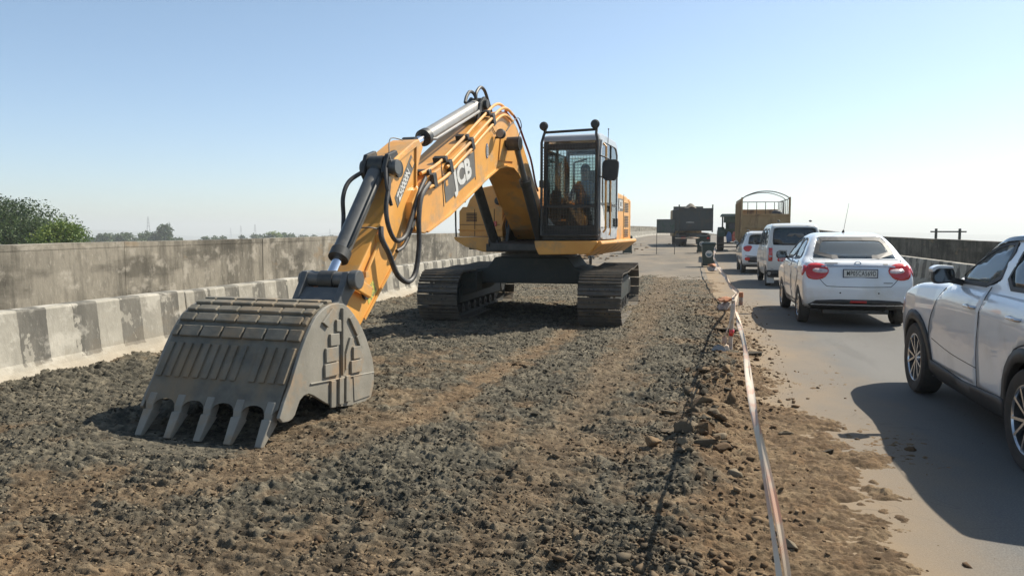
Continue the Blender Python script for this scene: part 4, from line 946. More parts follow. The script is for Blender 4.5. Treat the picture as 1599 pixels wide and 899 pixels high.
# ================================================================ operator
def person_mesh(name, J, E, m_of, mats, parent=None, loc=(0, 0, 0), rz=0):
    """one continuous skinned body from joints J {name: (pos, radius)} and bones E; faces take a material by position"""
    names = list(J); me = bpy.data.meshes.new(name); me.from_pydata([J[n][0] for n in names], [(names.index(a), names.index(b)) for a, b in E], [])
    o = bpy.data.objects.new(name, me); COL.objects.link(o); md = o.modifiers.new('skin', 'SKIN'); md.use_smooth_shade = True
    for i, n in enumerate(names): r = J[n][1]; me.skin_vertices[0].data[i].radius = (r, r) if not isinstance(r, tuple) else r
    me.skin_vertices[0].data[0].use_root = True
    ss = o.modifiers.new('sub', 'SUBSURF'); ss.levels = 2; ss.render_levels = 2
    bpy.context.view_layer.update(); m2 = bpy.data.meshes.new_from_object(o.evaluated_get(bpy.context.evaluated_depsgraph_get())); bpy.data.objects.remove(o)
    m2.materials.clear()
    for m in mats: m2.materials.append(m)
    for p in m2.polygons: p.material_index = m_of(p.center); p.use_smooth = True
    o = bpy.data.objects.new(name, m2); COL.objects.link(o); o.location = loc; o.rotation_euler = (0, 0, rz); return o
px, py, pz = 1.04, -.66, 1.92                                # hips on the seat, facing -Y in the machine's frame
J = {'pelvis': ((px, py, pz), .125), 'waist': ((px, py+.02, pz+.17), .125), 'chest': ((px, py+.02, pz+.36), (.155, .12)), 'neck0': ((px, py+.0, pz+.50), .07), 'neck': ((px, py-.02, pz+.555), .052), 'jaw': ((px, py-.055, pz+.615), (.062, .07)), 'head': ((px, py-.035, pz+.70), (.076, .092)), 'crown': ((px, py-.025, pz+.765), (.058, .07)), 'nose': ((px, py-.135, pz+.655), .012)}
E_ = [('pelvis', 'waist'), ('waist', 'chest'), ('chest', 'neck0'), ('neck0', 'neck'), ('neck', 'jaw'), ('jaw', 'head'), ('head', 'crown'), ('jaw', 'nose')]
for s_, n in ((-1, 'r'), (1, 'l')):
    J.update({n+'sh': ((px+s_*.185, py+.02, pz+.43), .062), n+'el': ((px+s_*.27, py-.06, pz+.20), .044), n+'wr': ((px+s_*.26, py-.27, pz+.25), .028), n+'palm': ((px+s_*.255, py-.33, pz+.275), (.036, .02)),
              n+'hip': ((px+s_*.10, py-.04, pz-.02), .10), n+'kn': ((px+s_*.15, py-.48, pz+.03), .064), n+'an': ((px+s_*.14, py-.60, pz-.34), .042), n+'toe': ((px+s_*.15, py-.80, pz-.375), .036)})
    E_ += [('chest', n+'sh'), (n+'sh', n+'el'), (n+'el', n+'wr'), (n+'wr', n+'palm'), ('pelvis', n+'hip'), (n+'hip', n+'kn'), (n+'kn', n+'an'), (n+'an', n+'toe')]
    for k in range(4):
        J[n+'f%da' % k] = ((px+s_*(.275-.016*k), py-.36, pz+.28-.012*k), .009); J[n+'f%db' % k] = ((px+s_*(.262-.016*k), py-.385, pz+.262-.012*k), .008); E_ += [(n+'palm', n+'f%da' % k), (n+'f%da' % k, n+'f%db' % k)]
    J[n+'th'] = ((px+s_*.215, py-.345, pz+.295), .010); E_ += [(n+'palm', n+'th')]
def pm(c):
    if c[2] > pz+.53 or (c[1] < py-.24 and pz+.16 < c[2] and abs(c[0]-px) > .19): return 0
    if c[2] < pz+.06 or (c[1] < py-.14 and c[2] < pz+.13): return 3 if c[2] < pz-.33 else 2
    return 1
OM = Matrix.Translation(EX.location) @ Matrix.Rotation(YAW, 4, 'Z')
pe = person_mesh('person', J, E_, pm, [MT['skin'], MT['blue_cloth'], MT['seat'], MT['trim']], None, tuple(EX.location), YAW)
tag(pe, 'operator in a blue shirt sitting behind the wire mesh in the excavator cab', 'person')
g = MB(); g.sphere((px, py-.005, pz+.735), .095, 10, sq=(.88, 1.02, .95)); g.v = [(x, max(y, py-.085+.9*max(0, pz+.74-z)), z) for x, y, z in g.v]; g.build('hair', MT['hair'], pe)
for s_ in (-1, 1): MB().sphere((px+s_*.028, py-.118, pz+.69), .010, 6).build('eye', MT['hair'], pe)
for s_ in (-1, 1): MB().sphere((px+s_*.078, py-.03, pz+.675), .022, 6, sq=(.4, .8, 1.3)).build('ear', MT['skin'], pe)
MB().box((px, py-.122, pz+.62), (.04, .008, .008)).build('mouth', MT['red_lamp'], pe, .003)
# ================================================================ car bodies as blended silhouettes
# car frame: y = 0 at the rear axle, +y to the front, z = 0 on the road, x to the right
def sdpoly(P, y, z):
    P = np.asarray(P, float); d = np.full(y.shape, 1e9); s = np.ones(y.shape); n = len(P)
    for i in range(n):
        a = P[i]; b = P[i-1]; ex, ey = b-a; wx = y-a[0]; wy = z-a[1]
        t = np.clip((wx*ex+wy*ey)/(ex*ex+ey*ey+1e-12), 0, 1); d = np.minimum(d, (wx-ex*t)**2+(wy-ey*t)**2)
        c1 = z >= a[1]; c2 = z < b[1]; c3 = ex*wy > ey*wx
        s = np.where((c1 & c2 & c3) | (~c1 & ~c2 & ~c3), -s, s)
    return s*np.sqrt(d)
def smax(a, b, k): h = np.clip(.5+.5*(a-b)/k, 0, 1); return b*(1-h)+a*h+k*h*(1-h)
def smin(a, b, k): return -smax(-a, -b, k)
class Car:
    def __init__(s, low, up, wlow, wup, axles, rw, bow=(.06, .09), bowp=2.4, arch=None, rr=.07, rc=.05, tuck=None, kb=.04):
        s.low = np.array(chaikin(low, 2, .2)); s.up = np.array(chaikin(up, 2, .2)); s.wl = np.array(wlow); s.wu = np.array(wup); s.ax = axles; s.rw = rw
        s.bow = bow; s.bp = bowp; s.arch = arch or rw+.05; s.rr = rr; s.rc = rc; s.kb = kb; s.W = s.wl[:, 1].max(); s.tuck = tuck
        s.ymid = (s.low[:, 0].min()+s.low[:, 0].max())/2; s.cuts = []; s.fast = False
        ty = np.arange(-1.4, 4.0, .015); tz = np.arange(-.2, 2.4, .015); G_ = np.meshgrid(ty, tz, indexing='ij'); s.tab = [sdpoly(s.low, *G_), sdpoly(s.up, *G_)]
    def sdl(s, k, y, z):
        if not s.fast: return sdpoly((s.low, s.up)[k], y, z)
        T = s.tab[k]; a = np.clip((y+1.4)/.015, 0, T.shape[0]-1.001); b = np.clip((z+.2)/.015, 0, T.shape[1]-1.001); i = a.astype(int); j = b.astype(int); a = a-i; b = b-j
        return (T[i, j]*(1-a)+T[i+1, j]*a)*(1-b)+(T[i, j+1]*(1-a)+T[i+1, j+1]*a)*b
    def base(s, p):
        x, y, z = np.abs(p[..., 0]), p[..., 1], p[..., 2]; u = np.minimum(x/s.W, 1.1)**s.bp
        y1 = s.ymid+(y-s.ymid)*(1+s.bow[0]*u); y2 = s.ymid+(y-s.ymid)*(1+s.bow[1]*u)
        a = s.sdl(0, y1, z); wl = np.interp(z, s.wl[:, 0], s.wl[:, 1])
        if s.tuck is not None: wl = wl-np.interp(y, s.tuck[:, 0], s.tuck[:, 1])
        a = smax(a, x-wl, s.rr)
        b = s.sdl(1, y2, z+.035*(x/s.W)**2); b = smax(b, x-np.interp(z, s.wu[:, 0], s.wu[:, 1]), s.rc)
        return smin(a, b, s.kb)
    def __call__(s, p, cut=True):
        d = s.base(p)
        if not cut: return d
        x, y, z = np.abs(p[..., 0]), p[..., 1], p[..., 2]
        d = np.maximum(d, -(d+.045))                             # hollow shell
        for ya in s.ax:
            c = s.arch-np.sqrt((y-ya)**2+(z-s.rw)**2); c = np.minimum(c, x-(s.W-.32)); d = np.maximum(d, c)
        for kind, poly, lo, hi in s.cuts:
            if kind == 'x': q = -sdpoly(poly, y, z); q = np.minimum(q, x-lo)
            else: q = -sdpoly(poly, p[..., 0], z); q = np.minimum(q, np.minimum(y-lo, hi-y))
            d = np.maximum(d, q)
        return d
    def grad(s, p, cut=True, e=.004):
        g = np.zeros(p.shape)
        for i in range(3):
            o = np.zeros(3); o[i] = e; g[..., i] = s(p+o, cut)-s(p-o, cut)
        return g/(np.linalg.norm(g, axis=-1, keepdims=True)+1e-9)
def surface_nets(fn, lo, hi, h):
    ax = [np.arange(a, b+h, h) for a, b in zip(lo, hi)]; nx_, ny_, nz_ = map(len, ax)
    P = np.stack(np.meshgrid(*ax, indexing='ij'), -1); D = np.empty(P.shape[:3])
    for i in range(0, nx_, 16): D[i:i+16] = fn(P[i:i+16])
    I = D < 0; cs = np.zeros((nx_-1, ny_-1, nz_-1, 3)); cn = np.zeros((nx_-1, ny_-1, nz_-1))
    for axi in range(3):
        sl = [slice(None)]*3; sh = [slice(None)]*3; sl[axi] = slice(0, -1); sh[axi] = slice(1, None)
        a, b = D[tuple(sl)], D[tuple(sh)]; cr = (a < 0) != (b < 0); t = np.where(cr, a/(a-b+1e-12), 0)
        o = [i for i in range(3) if i != axi]
        for du in (0, 1):
            for dv in (0, 1):
                s_ = [slice(None)]*3
                s_[o[0]] = slice(du, None if du else -1); s_[o[1]] = slice(dv, None if dv else -1)
                c = cr[tuple(s_)]; tt = t[tuple(s_)]
                off = np.zeros(3); off[o[0]] = du; off[o[1]] = dv
                for k in range(3): cs[..., k] += c*(tt if k == axi else off[k])
                cn += c
    act = cn > 0; idx = -np.ones(act.shape, int); idx[act] = np.arange(act.sum())
    ijk = np.argwhere(act); V = (ijk+cs[act]/cn[act][:, None])*h+np.array(lo); F_ = []
    for axi in range(3):
        sl = [slice(None)]*3; sh = [slice(None)]*3; sl[axi] = slice(0, -1); sh[axi] = slice(1, None)
        a, b = I[tuple(sl)], I[tuple(sh)]; o = [i for i in range(3) if i != axi]
        e = np.argwhere(a != b); ok = (e[:, o[0]] > 0) & (e[:, o[1]] > 0); e = e[ok]
        ok = (e[:, o[0]] < act.shape[o[0]]) & (e[:, o[1]] < act.shape[o[1]]) ; e = e[ok]
        def cell(du, dv): q = e.copy(); q[:, o[0]] -= du; q[:, o[1]] -= dv; return idx[q[:, 0], q[:, 1], q[:, 2]]
        q = np.stack([cell(1, 1), cell(0, 1), cell(0, 0), cell(1, 0)], -1)
        fl = a[e[:, 0], e[:, 1], e[:, 2]] == (axi != 1); q[~fl] = q[~fl][:, ::-1]; F_.append(q)
    F_ = np.concatenate(F_); F_ = F_[(F_ >= 0).all(1)]
    return V, F_
def car_mesh(car, name, m, parent, h=.024):
    lo = (-car.W-.05, car.low[:, 0].min()-.05, .08); hi = (car.W+.05, car.low[:, 0].max()+.05, car.up[:, 1].max()+.06)
    car.fast = True; V, F_ = surface_nets(car, lo, hi, h)
    for _ in range(3):
        g = car.grad(V, True, .008); V = V-g*np.clip(car(V), -h*.35, h*.35)[:, None]
    car.fast = False; g = car.grad(V)
    c_ = V[F_].mean(1); inner = (car(c_, False) < -.028).astype(int)
    return mesh_obj(name, V, F_, [m, MT['seat']], parent, smooth=True, midx=inner, normals=g)
def march(car, q, d):
    """slide points along d on to the body; those that would pass beside it are pulled round its corner instead"""
    ax_ = int(np.argmax(np.abs(d))); car.fast = True; q0 = q.copy()
    for _ in range(30): q = q+d*np.clip(car(q, False), -.05, .25)[:, None]*.9
    bad = np.abs(car(q, False)) > .02
    if bad.any():
        ok = ~bad; ref = np.median(q[ok][:, ax_]) if ok.any() else q0[0, ax_]+d[ax_]*.5
        q[bad] = q0[bad]; q[bad, ax_] = ref+d[ax_]*.03
    car.fast = False
    for _ in range(5):
        g = car.grad(q, False, .006); dd = car(q, False)
        q = q-np.where(bad, 1., .0)[:, None]*g*dd[:, None]+np.where(bad, 0., 1.)[:, None]*d*(np.clip(dd, -.02, .02)*.8)[:, None]
    return q, car.grad(q, False, .01)
def patch(car, poly, axis, name, m, parent, off=.004, thick=.004, res=.06, sub=0, side=1, ref=0., smooth=True):
    """a piece that follows the body surface over a 2D outline; axis 'x': (y,z) seen from the side, 'r'/'f': (x,z) seen from behind / ahead"""
    poly = [np.array(p, float) for p in poly]
    if sub: poly = chaikin(poly, sub, .22)
    n = len(poly); dens = []
    for i in range(n):
        a, b = poly[i], poly[(i+1) % n]; k = max(1, int(np.linalg.norm(b-a)/res)); dens += [a+(b-a)*j/k for j in range(k)]
    mn = np.min(dens, 0); mxx = np.max(dens, 0); D_ = np.array(dens); ins = []
    if min(mxx-mn) > res*1.2:
        gx, gy = np.meshgrid(np.arange(mn[0]+res/2, mxx[0], res), np.arange(mn[1]+res/2, mxx[1], res)); gx = gx.ravel(); gy = gy.ravel()
        sd = sdpoly(D_, gx, gy); ins = [np.array(q) for q in zip(gx[sd < -res*.35], gy[sd < -res*.35])]
    pts = [Vector(p) for p in dens]+[Vector(p) for p in ins]; N = len(dens)
    vo, _, fo, _, _, _ = delaunay_2d_cdt(pts, [(i, (i+1) % N) for i in range(N)], [], 1, 1e-6)
    P2 = np.array([tuple(v) for v in vo]); q = np.zeros((len(P2), 3)); d = np.zeros(3)
    if axis == 'x': q[:, 0] = side*(car.W+.3); q[:, 1] = P2[:, 0]; q[:, 2] = P2[:, 1]; d[0] = -side
    elif axis == 'r': q[:, 0] = P2[:, 0]; q[:, 1] = car.low[:, 0].min()-.4; q[:, 2] = P2[:, 1]; d[1] = 1
    elif axis == 'f': q[:, 0] = P2[:, 0]; q[:, 1] = car.low[:, 0].max()+.4; q[:, 2] = P2[:, 1]; d[1] = -1
    q, g = march(car, q, d); bad = (q @ d) > 4
    top = q+g*off; bot = q+g*(off-thick); n_ = len(q)
    f = [tuple(t) for t in fo]
    A = top[list(f[0])]; nn = np.cross(A[1]-A[0], A[2]-A[0])
    if nn @ g[f[0][0]] < 0: f = [t[::-1] for t in f]
    ec = {}
    for t in f:
        for i in range(len(t)): e = (t[i], t[(i+1) % len(t)]); ec[e] = 1
    rim = [e for e in ec if (e[1], e[0]) not in ec]
    faces = f+[(e[1], e[0], e[0]+n_, e[1]+n_) for e in rim]+[tuple(i+n_ for i in t[::-1]) for t in f]
    o = mesh_obj(name, np.concatenate([top, bot]), faces, m, parent)
    me = o.data
    for i, pl in enumerate(me.polygons): pl.use_smooth = smooth and i < len(f)
    return o
def band(poly, w_, closed=True, inner=False):
    """outline ring polygons for a trim strip: list of quads between the outline and its offset"""
    P = [np.array(p, float) for p in poly]; n = len(P); out = []
    ar = sum(P[i][0]*P[(i+1) % n][1]-P[(i+1) % n][0]*P[i][1] for i in range(n)); sg = 1 if ar > 0 else -1
    nn = []
    for i in range(n):
        a, b, c = P[i-1], P[i], P[(i+1) % n]; d1 = (b-a)/np.linalg.norm(b-a); d2 = (c-b)/np.linalg.norm(c-b); t = d1+d2; t /= np.linalg.norm(t)
        cs = max(.35, t @ d2); nn.append(np.array((t[1], -t[0]))*sg*w_/cs)
    return P, [p+q for p, q in zip(P, nn)], [p-q for p, q in zip(P, nn)]
def trim_ring(car, poly, axis, name, m, parent, w_out=.018, w_in=.012, off=.007, thick=.010, sub=2, side=1):
    P = chaikin(poly, sub, .22) if sub else poly; _, outp, _ = band(P, w_out); _, _, inp = band(P, w_in); n = len(P); V = []; F_ = []; objs = []
    q2 = np.array(outp+inp); q = np.zeros((2*n, 3)); d = np.zeros(3)
    if axis == 'x': q[:, 0] = side*(car.W+.3); q[:, 1:] = q2; d[0] = -side
    elif axis == 'r': q[:, 0] = q2[:, 0]; q[:, 2] = q2[:, 1]; q[:, 1] = car.low[:, 0].min()-.4; d[1] = 1
    q, g = march(car, q, d); V = np.concatenate([q+g*off, q+g*(off-thick)])
    for i in range(n):
        j = (i+1) % n; F_.append((i, j, n+j, n+i)); F_.append((i, 2*n+i, 2*n+j, j)); F_.append((n+i, n+j, 3*n+j, 3*n+i))
    o = mesh_obj(name, V, F_, m, parent)
    bm = bmesh.new(); bm.from_mesh(o.data); bmesh.ops.recalc_face_normals(bm, faces=bm.faces); bm.to_mesh(o.data); bm.free()
    return o
def strip(car, line, w_, axis, name, m, parent, off=.0015, thick=.002, side=1, sub=3):
    L_ = catmull([np.array(p, float) for p in line], sub) if sub and len(line) > 2 else [np.array(p, float) for p in line]
    if len(L_) == 2: L_ = [L_[0]+(L_[1]-L_[0])*t for t in np.linspace(0, 1, 8)]
    a = []; b = []
    for i, p in enumerate(L_):
        d = L_[min(i+1, len(L_)-1)]-L_[max(i-1, 0)]; d /= np.linalg.norm(d); nrm = np.array((-d[1], d[0]))*w_/2; a.append(p+nrm); b.append(p-nrm)
    return patch(car, a+b[::-1], axis, name, m, parent, off, thick, res=.5, side=side, smooth=False)
def wheel(parent, x, y, r, w_, side, style='spoke5', rimr=None, rot=0., mrim=None):
    """side +1: outer face towards +x"""
    rimr = rimr or r*.66; mrim = mrim or MT['alloy']
    h_ = w_/2; prof = [(rimr-.005, -h_*.85), (r*.80, -h_), (r*.93, -h_*.98), (r*.985, -h_*.8), (r, -h_*.5), (r, h_*.5), (r*.985, h_*.8), (r*.93, h_*.98), (r*.80, h_), (rimr-.005, h_*.85)]
    g = MB(); g.lathe(prof, (x, y, r), 'x', 44)
    for k in range(4): pass
    wo_ = g.build('wheel', MT['tyre'], parent)
    g = MB(); s_ = side
    g.lathe([(rimr, s_*h_*.88), (rimr*.96, s_*h_*.90), (rimr*.92, s_*h_*.78)], (x, y, r), 'x', 40)
    g.lathe([(rimr*.92, s_*h_*.78), (rimr*.88, -s_*h_*.5), (rimr*.9, -s_*h_*.8)], (x, y, r), 'x', 40, 1)
    g.lathe([(.001, s_*h_*.1), (rimr*.88, s_*h_*.05)], (x, y, r), 'x', 30, 1)
    g.lathe([(.001, s_*h_*.72), (rimr*.13, s_*h_*.72), (rimr*.17, s_*h_*.55), (rimr*.20, s_*h_*.1)], (x, y, r), 'x', 20, 0)
    if style == 'cap':
        g.lathe([(.001, s_*h_*.75), (rimr*.4, s_*h_*.80), (rimr*.9, s_*h_*.85), (rimr*.95, s_*h_*.80)], (x, y, r), 'x', 30, 0)
        for k in range(9): a = 6.283*k/9; g.box((x+s_*h_*.84, y+rimr*.72*math.cos(a), r+rimr*.72*math.sin(a)), (.006, rimr*.22, rimr*.10), (a, 0, 0), 1)
    elif style == 'steel':
        g.lathe([(.001, s_*h_*.45), (rimr*.35, s_*h_*.5), (rimr*.5, s_*h_*.25), (rimr*.9, s_*h_*.15)], (x, y, r), 'x', 30, 0)
    else:
        for k in range(5):
            for da in (-.15, .15) if style == 'spoke5' else (0,):
                a = 2*math.pi*k/5+rot; a0, a1 = a+da*.45, a+da*1.9
                p0 = np.array((x+s_*h_*.66, y+rimr*.14*math.cos(a0), r+rimr*.14*math.sin(a0))); p1 = np.array((x+s_*h_*.80, y+rimr*.93*math.cos(a1), r+rimr*.93*math.sin(a1)))
                g.bar(p0, p1, rimr*.085, .022, (1, 0, 0), 0)
            if False:
                a = 2*math.pi*k/5+rot; pm = np.array((x+s_*h_*.74, y+rimr*.55*math.cos(a+.18), r+rimr*.55*math.sin(a+.18))); p1 = np.array((x+s_*h_*.80, y+rimr*.93*math.cos(a-.08), r+rimr*.93*math.sin(a-.08))); g.bar(pm, p1, rimr*.06, .018, (1, 0, 0), 0)
    g.build('rim', [mrim, MT['alloy_dark']], wo_)
    return wo_
def ws(car, root, xw, w_, style, rimr=None, steer=None, mrim=None):
    for ya in car.ax:
        for s_ in (-1, 1): wheel(root, s_*xw, ya, car.rw, w_, s_, style, rimr, random.uniform(0, 1.2), mrim)
def interior(root, W, y0, y1, zseat, ztop, rows, dash=None):
    for y in rows:
        for x in (-W*.5, W*.5) if y == max(rows) else (-W*.5, 0, W*.5):
            g = MB(); g.box((x, y+.22, zseat), (.46, .48, .14)); g.prism([(y-.03, zseat), (y-.18, ztop-.14), (y-.08, ztop-.14), (y+.09, zseat)], 'x', x-.23, x+.23); g.box((x, y-.15, ztop-.04), (.26, .09, .17))
            g.build('seat', MT['seat'], root, .03)
    if dash: g = MB(); g.box((0, dash, zseat+.36), (W*1.7, .35, .16)); g.lathe([(.17, -.012), (.185, 0), (.17, .012), (.155, 0)], (W*.5, dash-.3, zseat+.40), 'y', 20, closed=True); g.build('dashboard', MT['trim'], root, .02)
def mirror_part(root, x, y, z, s_, m, sz=(.20, .10, .15)):
    hw, hz = sz[0]/2, sz[2]/2; shp = chaikin([(-hw*s_, -hz*.75), (hw*.7*s_, -hz), (hw*s_, -hz*.5), (hw*.95*s_, hz*.7), (hw*.5*s_, hz), (-hw*.9*s_, hz*.85)], 2, .2); g = MB()
    n_ = len(shp); rings = [(1., -sz[1]*.45), (1.03, -sz[1]*.1), (.86, sz[1]*.28), (.5, sz[1]*.5)]
    g.add([(x+p[0]*k_, y+t_, z+p[1]*k_) for k_, t_ in rings for p in shp], [(a_*n_+i, a_*n_+(i+1) % n_, (a_+1)*n_+(i+1) % n_, (a_+1)*n_+i) for a_ in range(3) for i in range(n_)], 0, True)
    g.add([(x+p[0]*.5, y+sz[1]*.5, z+p[1]*.5) for p in shp], [tuple(range(n_))]); g.add([(x+p[0], y-sz[1]*.45, z+p[1]) for p in shp], [tuple(range(n_))])
    o = g.build('mirror', m, root)
    g = MB(); g.prism([(x+p[0]*.84, z+p[1]*.82) for p in shp], 'y', y-sz[1]*.45-.004, y-sz[1]*.45+.001); g.build('mirror_glass', MT['mirror'], o)
    g = MB(); g.bar((x-s_*sz[0]*.35, y+.01, z-.04), (x-s_*(sz[0]*.5+.12), y+.03, z-.07), .05, .05); g.build('mirror_arm', MT['trim'], o)
    return o
def mir(poly): return [(-a, b) for a, b in poly]
def wheel_arch_poly(ya, zc, r0, r1, a0=-.15, n=18):
    t = np.linspace(a0, math.pi-a0, n); return [(ya+r1*math.cos(x), zc+r1*math.sin(x)) for x in t]+[(ya+r0*math.cos(x), zc+r0*math.sin(x)) for x in t[::-1]]

# ---------------------------------------------------------------- white compact SUV on the right
WB = 2.60
suvlow = [(-.74, .36), (-.80, .60), (-.76, .86), (-.66, 1.08), (-.2, 1.13), (1.0, 1.12), (1.75, 1.12), (2.15, 1.115), (2.75, 1.08), (3.16, 1.0), (3.38, .84), (3.42, .52), (3.34, .28), (2.9, .21), (0, .21), (-.5, .24)]
suvup = [(-.70, .95), (-.66, 1.10), (-.42, 1.48), (-.26, 1.575), (.25, 1.61), (.75, 1.605), (1.10, 1.56), (1.36, 1.42), (1.90, 1.11), (2.12, .98)]
suv = Car(suvlow, suvup, [(.2, .80), (.32, .86), (.6, .885), (.80, .895), (.95, .89), (1.05, .86), (1.2, .80)], [(.9, .90), (1.05, .85), (1.35, .745), (1.55, .64), (1.62, .56)], (0., WB), .345, bow=(.065, .10), arch=.40, rr=.06, rc=.07,
          tuck=np.array([(-.8, .02), (-.4, 0), (0, -.012), (.5, .012), (2.1, .012), (2.6, -.012), (3.0, .01), (3.3, .05)]))
w_front = [(2.06, 1.115), (1.14, 1.125), (1.05, 1.50), (1.26, 1.49), (1.50, 1.385)]
w_front = [(1.72, 1.165), (.82, 1.175), (.80, 1.49), (1.06, 1.485), (1.30, 1.385)]
w_rear = [(.66, 1.178), (.10, 1.185), (.02, 1.26), (.06, 1.46), (.36, 1.495), (.63, 1.495)]
w_q = [(-.06, 1.22), (-.34, 1.26), (-.26, 1.40), (-.04, 1.45)]
wsf = [(-.64, 1.16), (.64, 1.16), (.53, 1.50), (-.53, 1.50)]; wsr = [(-.56, 1.12), (.56, 1.12), (.48, 1.46), (-.48, 1.46)]
suv.cuts = [('x', np.array(chaikin(w, 1, .12)), .4, 9) for w in (w_front, w_rear, w_q)]+[('y', np.array(wsf), 1.0, 9), ('y', np.array(wsr), -9, 0)]
SV = empty('suv', (3.055, 5.62, 0), 0, 'white compact SUV cut by the right edge of the photo, black cladding and two-tone alloys', 'car', 'cars queuing in the open lane')
body = car_mesh(suv, 'body', MT['white_car'], SV, .022)
for s_ in (-1, 1):
    for i, w in enumerate((w_front, w_rear, w_q)):
        g_ = patch(suv, w, 'x', 'window', MT['glass_dark'] if i else MT['glass'], SV, .001, .004, .09, 1, s_); trim_ring(suv, w, 'x', 'window_trim', MT['trim'], g_, .022, .010, .006, .012, 1, s_)
    # chrome/grey rain visor over the door windows
    strip(suv, [(1.34, 1.385), (1.22, 1.455), (1.06, 1.505), (.8, 1.525), (.35, 1.53), (.05, 1.49)], .030, 'x', 'rain_visor', MT['glass_dark'], SV, .018, .004, s_, 4)
    d = patch(suv, [(1.86, 1.09), (2.02, .95), (2.16, .75), (2.20, .52), (2.18, .38), (1.02, .38), (1.0, .6), (.92, 1.12), (1.84, 1.115)], 'x', 'door', MT['white_car'], SV, .004, .006, .07, 0, s_)
    d2 = patch(suv, [(.91, 1.12), (.985, .6), (.995, .38), (.52, .38), (.42, .58), (.22, .78), (-.04, .88), (.0, 1.12)], 'x', 'door', MT['white_car'], SV, .004, .006, .07, 0, s_)
    for dd, x0_ in ((d, 1.12), (d2, .24)):
        p = np.array([[s_*(suv.W+.3), x0_, .99]]); dv = np.array((-s_, 0, 0))
        for _ in range(60): p = p+dv*np.clip(suv(p, False), -.05, .2)[:, None]
        g = MB(); g.tube([p[0]+(-s_*.006, -.10, 0), p[0]+(s_*.03, -.08, .0), p[0]+(s_*.034, 0, .002), p[0]+(s_*.03, .08, 0), p[0]+(-s_*.006, .10, 0)], .013, 10, sub=4); g.build('handle', MT['alloy'], dd)
    strip(suv, [(1.85, 1.12), (2.02, .95), (2.17, .75), (2.21, .52), (2.19, .37)], .009, 'x', 'seam', MT['seam'], d, .005, .003, s_)
    strip(suv, [(.90, 1.16), (.955, .85), (.985, .6), (.995, .37)], .009, 'x', 'seam', MT['seam'], d, .005, .003, s_)
    strip(suv, [(.52, .37), (.42, .58), (.22, .78), (-.04, .88), (.0, 1.13)], .009, 'x', 'seam', MT['seam'], d2, .005, .003, s_)
    strip(suv, [(2.12, .60), (1.6, .54), (1.0, .52)], .007, 'x', 'crease', MT['seam'], d, .0045, .003, s_)
    for ya in suv.ax: patch(suv, wheel_arch_poly(ya, .345, .385, .475, -.62), 'x', 'wheel_arch', MT['trim'], SV, .016, .05, .08, 0, s_)
    patch(suv, [(2.16, .22), (2.18, .40), (1.3, .36), (.42, .40), (.44, .22)], 'x', 'sill', MT['trim'], SV, .02, .03, .08, 0, s_)
    patch(suv, [(3.10, .90), (3.26, .86), (3.30, .70), (3.14, .74), (3.0, .84)], 'x', 'headlight', MT['clear_lamp'], SV, .006, .012, .06, 1, s_)
    patch(suv, [(-.50, 1.0), (-.74, .98), (-.72, .84), (-.55, .88)], 'x', 'tail_light', MT['red_lamp'], SV, .006, .012, .06, 1, s_)
    mirror_part(SV, s_*.985, 1.52, 1.215, s_, MT['trim'], (.175, .12, .15))
    g = MB(); g.prism(chaikin([(s_*.91, 1.272), (s_*1.03, 1.270), (s_*1.07, 1.235), (s_*1.078, 1.275), (s_*1.03, 1.30), (s_*.915, 1.296)], 1, .2), 'y', 1.465, 1.575); g.build('mirror_cap', MT['white_car'], SV, .008)
    g = MB(); g.tube([(s_*.58, .85, 1.585), (s_*.59, .75, 1.605), (s_*.60, .3, 1.615), (s_*.58, -.1, 1.595), (s_*.56, -.2, 1.56)], .020, 8, sub=4); g.build('roof_rail', MT['trim'], SV)
g = patch(suv, wsf, 'f', 'windscreen', MT['glass'], SV, .001, .004, .12); g = patch(suv, wsr, 'r', 'rear_window', MT['glass_dark'], SV, .001, .004, .12)
patch(suv, [(-.55, .55), (.55, .55), (.5, .30), (-.5, .30)], 'f', 'grille', MT['trim'], SV, .006, .02, .1)
patch(suv, [(-.60, .48), (.60, .48), (.58, .30), (-.58, .30)], 'r', 'rear_bumper', MT['trim'], SV, .006, .02, .1)
g = MB(); g.prism([(1.30, 1.60), (1.02, 1.74), (.98, 1.62)], 'x', -.012, .012) if False else g.cyl((0, -.05, 1.6), (0, -.20, 1.68), .02, .006, n=10); g.build('antenna', MT['trim'], SV)
ws(suv, SV, .80, .205, 'spoke5', .235)
interior(SV, .72, 0, 2, .62, 1.30, (.35, 1.05), 1.75)

# ---------------------------------------------------------------- white sedan
WS_ = 2.47
sl_ = [(-.70, .34), (-.77, .45), (-.775, .66), (-.74, .86), (-.66, 1.00), (-.58, 1.075), (-.3, 1.10), (.4, 1.08), (1.4, 1.04), (2.0, 1.03), (2.6, .96), (3.0, .88), (3.16, .72), (3.18, .45), (3.08, .26), (2.8, .20), (.3, .20), (-.4, .27)]
su_ = [(-.60, .96), (-.42, 1.10), (-.05, 1.36), (.22, 1.495), (.55, 1.545), (1.0, 1.55), (1.35, 1.50), (1.6, 1.38), (2.10, 1.05), (2.3, .92)]
sed = Car(sl_, su_, [(.2, .76), (.32, .80), (.5, .835), (.75, .85), (.9, .84), (1.03, .81), (1.15, .76)], [(.9, .85), (1.05, .81), (1.3, .69), (1.48, .58), (1.56, .5)], (0., WS_), .30, bow=(.07, .10), arch=.335, rr=.07, rc=.07, kb=.07)
rw_ = [(-.645, 1.115), (.645, 1.115), (.515, 1.445), (.35, 1.46), (-.35, 1.46), (-.515, 1.445)]
